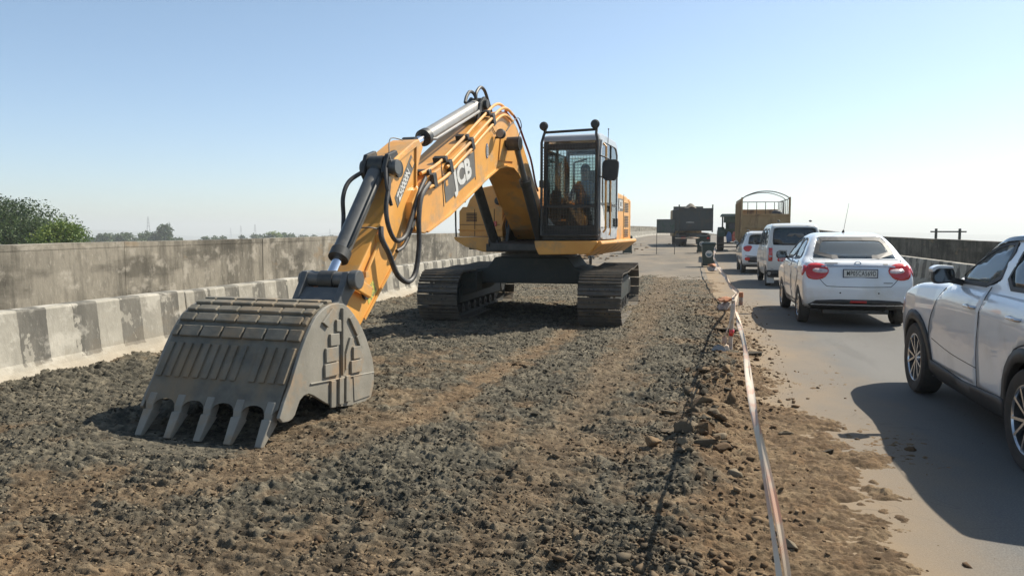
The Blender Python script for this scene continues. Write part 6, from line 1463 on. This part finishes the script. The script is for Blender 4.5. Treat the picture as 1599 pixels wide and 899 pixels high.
# ================================================================ bins, board
def make_bin(loc, rz, lab):
    t = empty('dustbin', loc, rz, lab, 'dustbin', 'black wheeled dustbins along the lane')
    g = MB(); g.prism([(-.25, .05), (.25, .05), (.29, .98), (-.29, .98)], 'y', -.27, .27)
    for i in range(len(g.v)): x, y, z = g.v[i]; g.v[i] = (x, y*(.80+.2*z), z)
    g.box((0, -.28, .96), (.62, .05, .05)); g.box((0, 0, .96), (.62, .60, .045)); g.build('tub', MT['bin'], t, .02)
    g = MB(); g.box((0, 0, 1.02), (.60, .62, .06), None, 0, (.88, .88)); g.box((0, .31, 1.0), (.5, .06, .05)); g.build('lid', MT['bin'], t, .02)
    for x in (-.25, .25): g = MB(); g.lathe([(.001, -.025), (.09, -.03), (.10, 0), (.09, .03), (.001, .025)], (x, .24, .10), 'x', 18); g.build('wheel', MT['tyre'], t)
    g = MB(); g.tube([(-.24, .33, .92), (-.24, .37, .96), (.24, .37, .96), (.24, .33, .92)], .014, 8); g.build('handle', MT['bin'], t)
    g = MB(); g.cyl((0, -.253, .56), (0, -.262, .56), .15, n=30); 
    for i in range(len(g.v)): x, y, z = g.v[i]; g.v[i] = (x, y-(z-.56)*.055, z)
    e = g.build('emblem', MT['white_paint'], t)
    g = MB(); g.add([(-.085, -.2635, .60), (-.01, -.2635, .50), (.085, -.2635, .62), (.03, -.2635, .57), (-.02, -.2635, .585)], [(0, 1, 4), (1, 3, 4), (1, 2, 3)]); g.prism([(.11*math.cos(a), .56+.11*math.sin(a)) for a in np.linspace(0, 6.28, 30)[:-1]], 'y', -.2630, -.2625)
    g.build('emblem_mark', [mat('emblem_print', (.12, .2, .24), .5)], e)
    return t
make_bin((.74, 33.9, 0), R(2), 'black wheeled dustbin with round white emblem beside the tape, nearest of the three bins')
make_bin((.62, 47.2, .19), R(0), 'black wheeled dustbin half hidden behind the nearest bin, tape tied to it')
make_bin((-3.66, 45.8, .17), R(4), 'black wheeled dustbin standing left, just behind the excavator rear corner')
BD = empty('sign_board', (-1.43, 45.35, .16), R(2), 'faded dark sign board on two thin posts beside the tipper truck', 'sign')
g = MB(); g.box((0, 0, 1.62), (1.0, .02, .78)); b_ = g.build('panel', mat('board_face', (.09, .10, .095), .5, col2=(.05, .085, .06), nscale=3.5, lo=.5, hi=.6), BD)
g = MB()
for z in (1.24, 2.0): g.box((0, -.01, z), (1.04, .04, .03))
for x in (-.51, .51): g.box((x, -.01, 1.62), (.03, .04, .78))
g.build('board_frame', MT['black_steel'], b_)
for x in (-.51, .51): g = MB(); g.box((x, .015, 1.0), (.035, .035, 2.0)); g.build('post', MT['black_steel'], BD)
# ================================================================ tape, stake, blocks
def tape_mat():
    m = bpy.data.materials.new('barrier_tape'); m.use_nodes = True; nt = m.node_tree; b = nt.nodes['Principled BSDF']; N = nt.nodes.new; L = nt.links.new
    b.inputs['Roughness'].default_value = .75; b.inputs['Specular IOR Level'].default_value = .2; uv = N('ShaderNodeUVMap'); mp = N('ShaderNodeMapping'); mp.inputs['Rotation'].default_value = (0, 0, R(40)); L(uv.outputs[0], mp.inputs[0])
    w_ = N('ShaderNodeTexWave'); w_.inputs['Scale'].default_value = 2.2; w_.inputs['Distortion'].default_value = 1.; L(mp.outputs[0], w_.inputs[0])
    r = N('ShaderNodeMapRange'); r.inputs[1].default_value = .55; r.inputs[2].default_value = .7; L(w_.outputs[1], r.inputs[0])
    n = N('ShaderNodeTexNoise'); n.inputs['Scale'].default_value = .35; L(uv.outputs[0], n.inputs[0]); r2 = N('ShaderNodeMapRange'); r2.inputs[1].default_value = .48; r2.inputs[2].default_value = .56; r2.inputs[4].default_value = .75; L(n.outputs[0], r2.inputs[0])
    mu = N('ShaderNodeMath'); mu.operation = 'MULTIPLY'; L(r.outputs[0], mu.inputs[0]); L(r2.outputs[0], mu.inputs[1])
    x = N('ShaderNodeMix'); x.data_type = 'RGBA'; L(mu.outputs[0], x.inputs[0]); x.inputs[6].default_value = (.62, .54, .44, 1); x.inputs[7].default_value = (.58, .17, .08, 1); L(x.outputs[2], b.inputs['Base Color'])
    b.inputs['Transmission Weight'].default_value = 0.
    return m
MT['tape'] = tape_mat()
def ribbon(path, w_, name, parent, tw=0., seed=0, sub=14, wob=.01):
    P = catmull(path, sub); r_ = random.Random(seed); v = []; L_ = 0; uvs = []; ph = r_.random()*6
    for i, p in enumerate(P):
        d = P[min(i+1, len(P)-1)]-P[max(i-1, 0)]; _, sd, u = frame(d)
        if i: L_ += np.linalg.norm(P[i]-P[i-1])
        a = tw+ .55*math.sin(L_*.8+ph)+.35*math.sin(L_*2.3+ph*2); c = math.cos(a)*sd+math.sin(a)*u; nn = np.cross(c, d/np.linalg.norm(d))
        o = sd*wob*math.sin(L_*1.3+ph)+u*wob*math.sin(L_*1.9+ph*3)
        for k, t in enumerate((-.5, -.2, .12, .5)): v.append(p+o+c*w_*t+nn*w_*.12*(1 if k in (1,) else -1 if k == 2 else 0)); uvs.append((L_*10, t+.5))
    f = [(i*4+k, i*4+k+1, i*4+k+5, i*4+k+4) for i in range(len(P)-1) for k in range(3)]
    o = mesh_obj(name, v, f, MT['tape'], parent, smooth=True); uvl = o.data.uv_layers.new(name='UVMap')
    for lp_ in o.data.loops: uvl.data[lp_.index].uv = uvs[lp_.vertex_index]
    return o
TA = empty('barrier_tape', (.5, 10.2, 0), 0, 'long twisted white and red barrier tape running beside the gravel from the foreground', 'tape')
def rel(P, o): return [tuple(np.array(p)-np.array(o)) for p in P]
base = [(.10, .15, .70), (.17, .9, .705), (.23, 1.9, .71), (.26, 2.5, .73), (.285, 3.2, .765), (.31, 4.0, .79), (.34, 4.9, .80), (.40, 6.4, .77), (.48, 8.4, .72), (.53, 10.1, .66)]
far_ = [(.53, 10.1, .66), (.63, 11.6, .60), (.76, 13.6, .50), (.90, 15.6, .38), (.86, 17.5, .42), (.80, 21, .52), (.78, 25.5, .58), (.86, 29.5, .72), (1.02, 33.4, .95)]
ribbon(rel(base, (.5, 10.2, 0)), .038, 'ribbon', TA, 1.0, 1); ribbon(rel([(x+.012, y, z-.02) for x, y, z in base], (.5, 10.2, 0)), .028, 'ribbon', TA, .6, 2)
ribbon(rel(far_, (.5, 10.2, 0)), .055, 'ribbon', TA, 1.3, 3); ribbon(rel([(x-.02, y, z-.03) for x, y, z in far_], (.5, 10.2, 0)), .05, 'ribbon', TA, .5, 4)
ribbon(rel([(.9, 15.6, .38), (.84, 15.3, .22), (.78, 15.1, .06)], (.5, 10.2, 0)), .05, 'ribbon', TA, .8, 5, 6)
ribbon(rel([(.53, 10.1, .66), (.50, 10.05, .45), (.44, 10.0, .24), (.47, 9.98, .05)], (.5, 10.2, 0)), .07, 'ribbon', TA, .2, 6, 6)
t2 = empty('barrier_tape', (0, 46, .2), 0, 'pale tape stretched between the sign board post and the farther dustbin', 'tape')
ribbon([(-.92, -.6, .90), (-.4, -.3, .88), (.1, 0, .89), (.5, .9, .90)], .06, 'ribbon', t2, 1.4, 7)
SK = empty('stake', (.54, 10.2, 0), 0, 'leaning pale stake wrapped in barrier tape with a red band', 'stake')
g = MB(); g.tube([(-.03, 0, 0), (-.015, -.02, .35), (0, -.06, .70)], [.032, .026, .022], 8); g.build('shaft', MT['tape'] if False else mat('pale_wood', (.5, .45, .4), .8, col2=(.38, .3, .22), nscale=8), SK)
g = MB(); g.cyl((-.020, -.015, .24), (-.012, -.022, .32), .034, n=10); g.build('red_band', MT['red_lamp'], SK)
def rockmesh(name, c, sz, m, lab, cat, group=None, seed=0, rz=0., tone=.5, sand=.5, flat=1):
    r_ = np.random.default_rng(seed); v, f = ico(3); n_ = fbm(v[:, 0]*2+seed, v[:, 1]*2+v[:, 2], 1.2, 3, .6, seed)-.5; n2_ = fbm(v[:, 2]*3+seed, v[:, 0]*3-v[:, 1]*2, 2.5, 3, .6, seed+3)-.5
    p = v*(1+.75*n_+.3*n2_)[:, None]
    for k in range(11):                                 # chop with planes for broken facets
        d = r_.normal(size=3); d /= np.linalg.norm(d); t = r_.uniform(.36, .66); e = p @ d-t; p = p-np.clip(e, 0, None)[:, None]*d
    p = p*np.array(sz)/2; ca, sa = math.cos(rz), math.sin(rz); p = np.stack([p[:, 0]*ca-p[:, 1]*sa, p[:, 0]*sa+p[:, 1]*ca, p[:, 2]], -1)+np.array(c)
    o = mesh_obj(name, p, f, m)
    for n__, vv_ in (('sand', sand), ('tone', tone)):
        a = o.data.attributes.new(n__, 'FLOAT', 'POINT'); a.data.foreach_set('value', np.full(len(p), vv_, dtype=np.float32))
    return tag(o, lab, cat, group)
# painted blocks weighing the tape down
MT['block_white'] = mat('block_white', (.46, .44, .42), .8, col2=(.3, .28, .28), nscale=7, dirt=(.4, .2, .12), dscale=9, dlo=.55, dhi=.65)
MT['block_orange'] = mat('block_orange', (.52, .20, .10), .8, col2=(.42, .22, .12), nscale=8)
for (x, y, k, lab) in ((.70, 15.7, 1., 'lumpy white block with an orange painted top holding the tape, nearer of the two'), (.82, 29.2, 1.15, 'lumpy white block with an orange painted top near the bin, farther of the two')):
    t = empty('weight_block', (x, y, 0), 0, lab, 'block', 'painted blocks under the tape')
    for nm, sz, cz, m_ in (('base', (.46*k, .36*k, .24*k), .10*k, MT['block_white']), ('painted_top', (.44*k, .34*k, .13*k), .235*k, MT['block_orange'])):
        o = rockmesh(nm, (0, 0, cz), sz, m_, None, None, seed=int(x*100)); o.parent = t
g = MB(); g.cyl((1.05, 16.9, -.02), (1.05, 16.9, .18), .05, .04, n=12); g.cyl((1.05, 16.9, .17), (1.05, 16.9, .27), .05, .045, n=12, mi=1); tag(g.build('marker_post', [MT['block_white'], MT['block_orange']]), 'short red capped marker post standing behind the nearer painted block', 'post')
g = MB(); g.lathe([(.001, 0), (.085, .0), (.09, .010), (.001, .014)], (0, 0, 0), 'z', 20); o = g.build('plate', MT['cyl_grey']); o.location = (.36, 9.98, .06); o.rotation_euler = (R(50), R(-25), 0); tag(o, 'round pale plate leaning on rubble beside the tape stake', 'plate')
rk = [('asphalt_slab', (.62, 12.3, .05), (.62, .22, .10), .05, .15, 'long dark asphalt slab lying across the foot of the tape, farther of the two', .1),
      ('asphalt_slab', (.78, 10.1, .03), (.55, .2, .07), .05, .1, 'flat dark asphalt slab right of the tape stake', -.05),
      ('asphalt_slab', (.46, 10.0, .05), (.34, .2, .10), .3, .1, 'grey asphalt lump at the foot of the tape stake', .2),
      ('asphalt_slab', (.62, 11.6, .03), (.25, .18, .08), .05, .1, 'small dark asphalt lump between the two slabs by the tape', .4),
      ('rock', (.37, 7.0, .09), (.17, .22, .26), .3, .9, 'upright brown rock leaning right under the tape', .2),
      ('rock', (.11, 6.85, .08), (.34, .26, .19), .45, .85, 'large brown rock at the top of the rubble ridge left of the tape', .5),
      ('rock', (.0, 5.85, .08), (.28, .24, .19), .4, .3, 'big grey angular rock at the lower end of the rubble ridge', .9),
      ('rock', (.16, 5.6, .06), (.34, .2, .14), .25, .25, 'wide flat grey rock at the lower end of the rubble ridge', .1),
      ('rock', (.72, 6.14, .03), (.15, .10, .08), .55, .2, 'grey stone alone on the sand right of the tape, left one of two', .3),
      ('rock', (.99, 5.75, .02), (.12, .08, .07), .1, .1, 'dark stone alone on the road edge right of the tape, right one of two', .0),
      ('rock', (.50, 3.95, .03), (.13, .10, .08), .8, .2, 'pale grey stone in the foreground right of the tape', .3),
      ('rock', (.29, 5.0, .03), (.16, .12, .09), .8, .2, 'cluster sized pale stone just left of the tape in the foreground', .3),
      ('rock', (.26, 8.6, .05), (.36, .2, .12), .1, .1, 'dark asphalt lump on the far end of the rubble ridge', .2)]
for i, (nm, c, sz, tone, sand, lab, rz) in enumerate(rk): rockmesh(nm, c, sz, MT['stone'], lab, 'rock', None, 40+i, rz, tone, sand)
rr_ = random.Random(11)
for i in range(46):
    y = rr_.uniform(5.1, 9.0); x = edge_x(y)+.02+rr_.gauss(.10, .14); s = rr_.uniform(.06, .17)
    z0 = float(bed_h(np.array([x]), np.array([y]))[0][0])
    rockmesh('rock', (x, y, z0+s*.18), (s*rr_.uniform(.9, 1.4), s, s*rr_.uniform(.6, .8)), MT['stone'], 'brown or grey broken rock in the rubble ridge left of the tape', 'rock', 'rocks heaped in the rubble ridge', 100+i, rr_.uniform(0, 3), rr_.uniform(.05, .8), rr_.choice([.1, .3, .8, .9, 1.0]))
# ================================================================ poles, cables, pylons
t = empty('utility_pole', (16.9, 60, -9.2), 0, 'dark twin-post electric pole top showing above the right-hand wall', 'pole')
for x in (0, 1.52): g = MB(); g.cyl((x, 0, 0), (x, 0, 10.85), .14, .09, n=12); g.build('post', MT['black_steel'], t)
g = MB(); g.box((.76, -.1, 10.63), (2.3, .07, .10)); g.build('crossbar', MT['black_steel'], t)
for i, (za, zb, lab) in enumerate(((1.75, .9, 'upper of two pale overhead cables behind the left wall'), (1.35, 1.0, 'lower of two pale overhead cables behind the left wall'))):
    g = MB(); pa, pb_ = np.array((-32., 22.5, za)), np.array((-21., 31.5, zb-.55)); g.tube([pa+(pb_-pa)*t_+np.array((0, 0, -.25*4*t_*(1-t_))) for t_ in np.linspace(0, 1, 10)], .022, 6)
    tag(g.build('overhead_cable', MT['cyl_grey']), lab, 'cable')
MT['pylon'] = mat('pylon_steel', (.2, .21, .22), .6)
py = [(-930.8, 1176.3, 24.1, 'tallest lattice pylon, left of the lone round tree'), (-1205.5, 1595.9, 20.3, 'thin pylon standing just right of the lone round tree'), (-889.7, 947.8, 24.9, 'leftmost pylon, above the bright green bush'),
      (-1181.3, 1855.9, 11.9, 'pylon left one of a close pair mid-wall'), (-993.8, 1619.4, 13.5, 'pylon right one of a close pair mid-wall'), (-1067, 2149.8, 3.5, 'faint pylon farthest right, near the bucket cylinder'), (-1422, 2176.7, 5.6, 'faint pylon left of the close pair')]
for x, y, zt, lab in py:
    zb = -8.3-.0107*math.hypot(x, y)-1; H_ = zt-zb; wb = H_*.11; th = .34; g = MB(); z_ = [0, .22, .42, .58, .72, .84, 1.0]; ww = [wb, wb*.72, wb*.5, wb*.34, wb*.24, wb*.2, .3]
    for k in range(6):
        za, zc_ = z_[k]*H_, z_[k+1]*H_; a_, b_ = ww[k], ww[k+1]
        for sx in (-1, 1):
            for sy in (-1, 1): g.bar((sx*a_, sy*a_, za), (sx*b_, sy*b_, zc_), th, th)
        for sy in (-1, 1): g.bar((-a_, sy*a_, za), (b_, sy*b_, zc_), th*.7, th*.7); g.bar((a_, sy*a_, za), (-b_, sy*b_, zc_), th*.7, th*.7)
    for zc_, wd in ((.66, .16), (.78, .13), (.9, .10)): g.bar((-H_*wd, 0, zc_*H_), (H_*wd, 0, zc_*H_), th, th*1.4)
    o = g.build('pylon', MT['pylon'], fix=False); o.location = (x, y, zb); o.rotation_euler = (0, 0, math.atan2(x, -y)*-1+math.pi); tag(o, lab, 'pylon', 'power pylons on the horizon')
# ================================================================ trees
def leaf_mat(name, a, b2):
    m = bpy.data.materials.new(name); m.use_nodes = True; nt = m.node_tree; b = nt.nodes['Principled BSDF']; N = nt.nodes.new; L = nt.links.new
    at = N('ShaderNodeAttribute'); at.attribute_name = 'tone'; x = N('ShaderNodeMix'); x.data_type = 'RGBA'; L(at.outputs['Fac'], x.inputs[0]); x.inputs[6].default_value = (*a, 1); x.inputs[7].default_value = (*b2, 1); L(x.outputs[2], b.inputs['Base Color'])
    b.inputs['Roughness'].default_value = .6; b.inputs['Transmission Weight'].default_value = 0
    tr = N('ShaderNodeBsdfTranslucent'); L(x.outputs[2], tr.inputs[0]); ms = N('ShaderNodeMixShader'); ms.inputs[0].default_value = .3; o = nt.nodes['Material Output']; L(b.outputs[0], ms.inputs[1]); L(tr.outputs[0], ms.inputs[2]); L(ms.outputs[0], o.inputs[0])
    return m
MT['leaf'] = leaf_mat('leaves_dark', (.035, .065, .022), (.10, .15, .045)); MT['leaf_b'] = leaf_mat('leaves_bright', (.07, .13, .02), (.22, .27, .05)); MT['bark'] = mat('bark', (.12, .09, .06), .9, col2=(.07, .055, .04), nscale=8, bump=.01, bscale=20)
def tree(loc, H_, cw_, ch, nb, nl, ls_, m, lab, group, seed, flat=False, yellow=0):
    r_ = np.random.default_rng(seed); t = empty('tree', loc, 0, lab, 'tree', group); g = MB(); zc = H_-ch/2
    g.tube([(0, 0, 0), (r_.normal(0, .1), r_.normal(0, .1), H_*.3), (r_.normal(0, .25), r_.normal(0, .25), H_*.62)], [.03*H_*.8, .022*H_*.8, .012*H_], 8)
    blobs = []
    for k in range(nb):
        a = r_.uniform(0, 6.283); u = r_.uniform(-1, 1); rr = (1-u*u)**.5*r_.uniform(.35, .82); c = np.array((math.cos(a)*rr*cw_/2, math.sin(a)*rr*cw_/2, zc+u*ch/2*.72))
        blobs.append((c, r_.uniform(.16, .30)*min(cw_, ch)*1.0)); g.tube([(0, 0, H_*.35), tuple(c*np.array((.5, .5, 0))+np.array((0, 0, (H_*.4+c[2])/2))), tuple(c)], [.008*H_, .006*H_, .003*H_], 5)
    g.build('trunk', MT['bark'], t)
    P = []; T = []
    for c, rb in blobs:
        n_ = int(nl/nb); d = r_.normal(size=(n_, 3)); d /= np.linalg.norm(d, axis=1)[:, None]; rad = rb*(r_.random(n_)**.45)*(1+.25*np.sin(d[:, 0]*5+c[0])*np.sin(d[:, 2]*4)); P.append(c+d*rad[:, None]*np.array((1, 1, .8))); T.append(np.clip(r_.normal(.45+.35*r_.uniform(-1, 1), .2, n_), 0, 1))
    P = np.concatenate(P); T = np.concatenate(T); n_ = len(P); a = r_.normal(size=(n_, 3)); a /= np.linalg.norm(a, axis=1)[:, None]; b = np.cross(a, r_.normal(size=(n_, 3))); b /= np.linalg.norm(b, axis=1)[:, None]
    s = ls_*r_.uniform(.6, 1.3, n_)[:, None]; V_ = np.stack([P-a*s, P+b*s*.45, P+a*s, P-b*s*.45], 1).reshape(-1, 3); F_ = np.arange(n_*4).reshape(-1, 4)
    o = mesh_obj('crown', V_, F_, m, t); at = o.data.attributes.new('tone', 'FLOAT', 'POINT'); at.data.foreach_set('value', np.repeat(T, 4).astype(np.float32))
    if yellow:
        pass
    return t
tree((-54.4, 52.6, -9.1), 13.4, 11.5, 9.5, 46, 60000, .12, MT['leaf'], 'big dense dark green tree at the left edge, above the wall', None, 3)
tree((-58.6, 46.6, -9.1), 12.6, 9.5, 9, 34, 26000, .13, MT['leaf'], 'dark green tree partly outside the left edge of the photo', None, 13)
tree((-42.9, 45.6, -8.9), 11.3, 5.0, 7.5, 24, 26000, .10, MT['leaf_b'], 'bright yellowish green bushy tree right of the big dark tree', None, 5)
tree((-231.8, 301.1, -12.4), 17.0, 9.5, 11, 14, 2600, .55, MT['leaf'], 'lone rounded tall tree rising above the distant tree line', None, 6)
rt = random.Random(21)
far_trees = [(150, 366, 420, 9), (163, 364, 410, 9), (176, 363, 400, 9), (196, 363, 400, 9), (210, 361, 395, 10), (224, 361, 390, 9), (238, 364, 390, 7), (277, 369, 430, 8), (312, 371, 440, 8), (330, 368, 430, 8), (345, 366, 430, 7), (384, 367, 520, 8), (400, 366, 500, 8), (418, 362, 430, 8), (428, 361, 430, 9), (444, 363, 450, 9), (460, 364, 450, 9), (474, 364, 460, 8), (490, 366, 480, 8), (505, 367, 520, 8), (135, 368, 430, 8), (262, 367, 450, 7), (185, 364, 470, 11), (203, 364, 480, 11), (231, 364, 480, 11), (170, 366, 500, 12), (148, 368, 500, 12), (436, 364, 520, 12), (452, 365, 520, 12), (410, 366, 540, 12), (482, 367, 560, 12), (337, 370, 520, 10), (520, 368, 560, 10)]
for i, (px_, py_, D, cw_) in enumerate(far_trees):
    b_ = math.atan((px_-799.5)/1200)-math.atan(280/1203.5); x, y = D*math.sin(b_), D*math.cos(b_); zb = -8.3-.0107*D; zt = 1.6-(py_-358)/1200*D*.9
    tree((x, y, zb), zt-zb, cw_*1.7, (zt-zb)*.75, 9, 1200, .6, MT['leaf_b'] if i == 14 else MT['leaf'], 'paler green tree in the distant tree line' if i == 14 else 'small hazy tree in the distant tree line beyond the wall', 'distant tree line', 60+i)  # one tree takes the brighter leaf colours
# ================================================================ haze
hb = MB(); hb.box((0, 0, -22), (14300, 14300, 136)); ho = hb.build('haze', [])
m = bpy.data.materials.new('haze_air'); m.use_nodes = True; nt = m.node_tree; nt.nodes.clear(); o_ = nt.nodes.new('ShaderNodeOutputMaterial'); pv = nt.nodes.new('ShaderNodeVolumePrincipled')
pv.inputs['Color'].default_value = (.97, 1, .98, 1); pv.inputs['Density'].default_value = .0005; pv.inputs['Anisotropy'].default_value = .2; nt.links.new(pv.outputs[0], o_.inputs['Volume'])
ho.data.materials.clear(); ho.data.materials.append(m); tag(ho, kind='stuff'); ho['label'] = 'thin pale blue air haze over the whole landscape'; ho['category'] = 'haze'
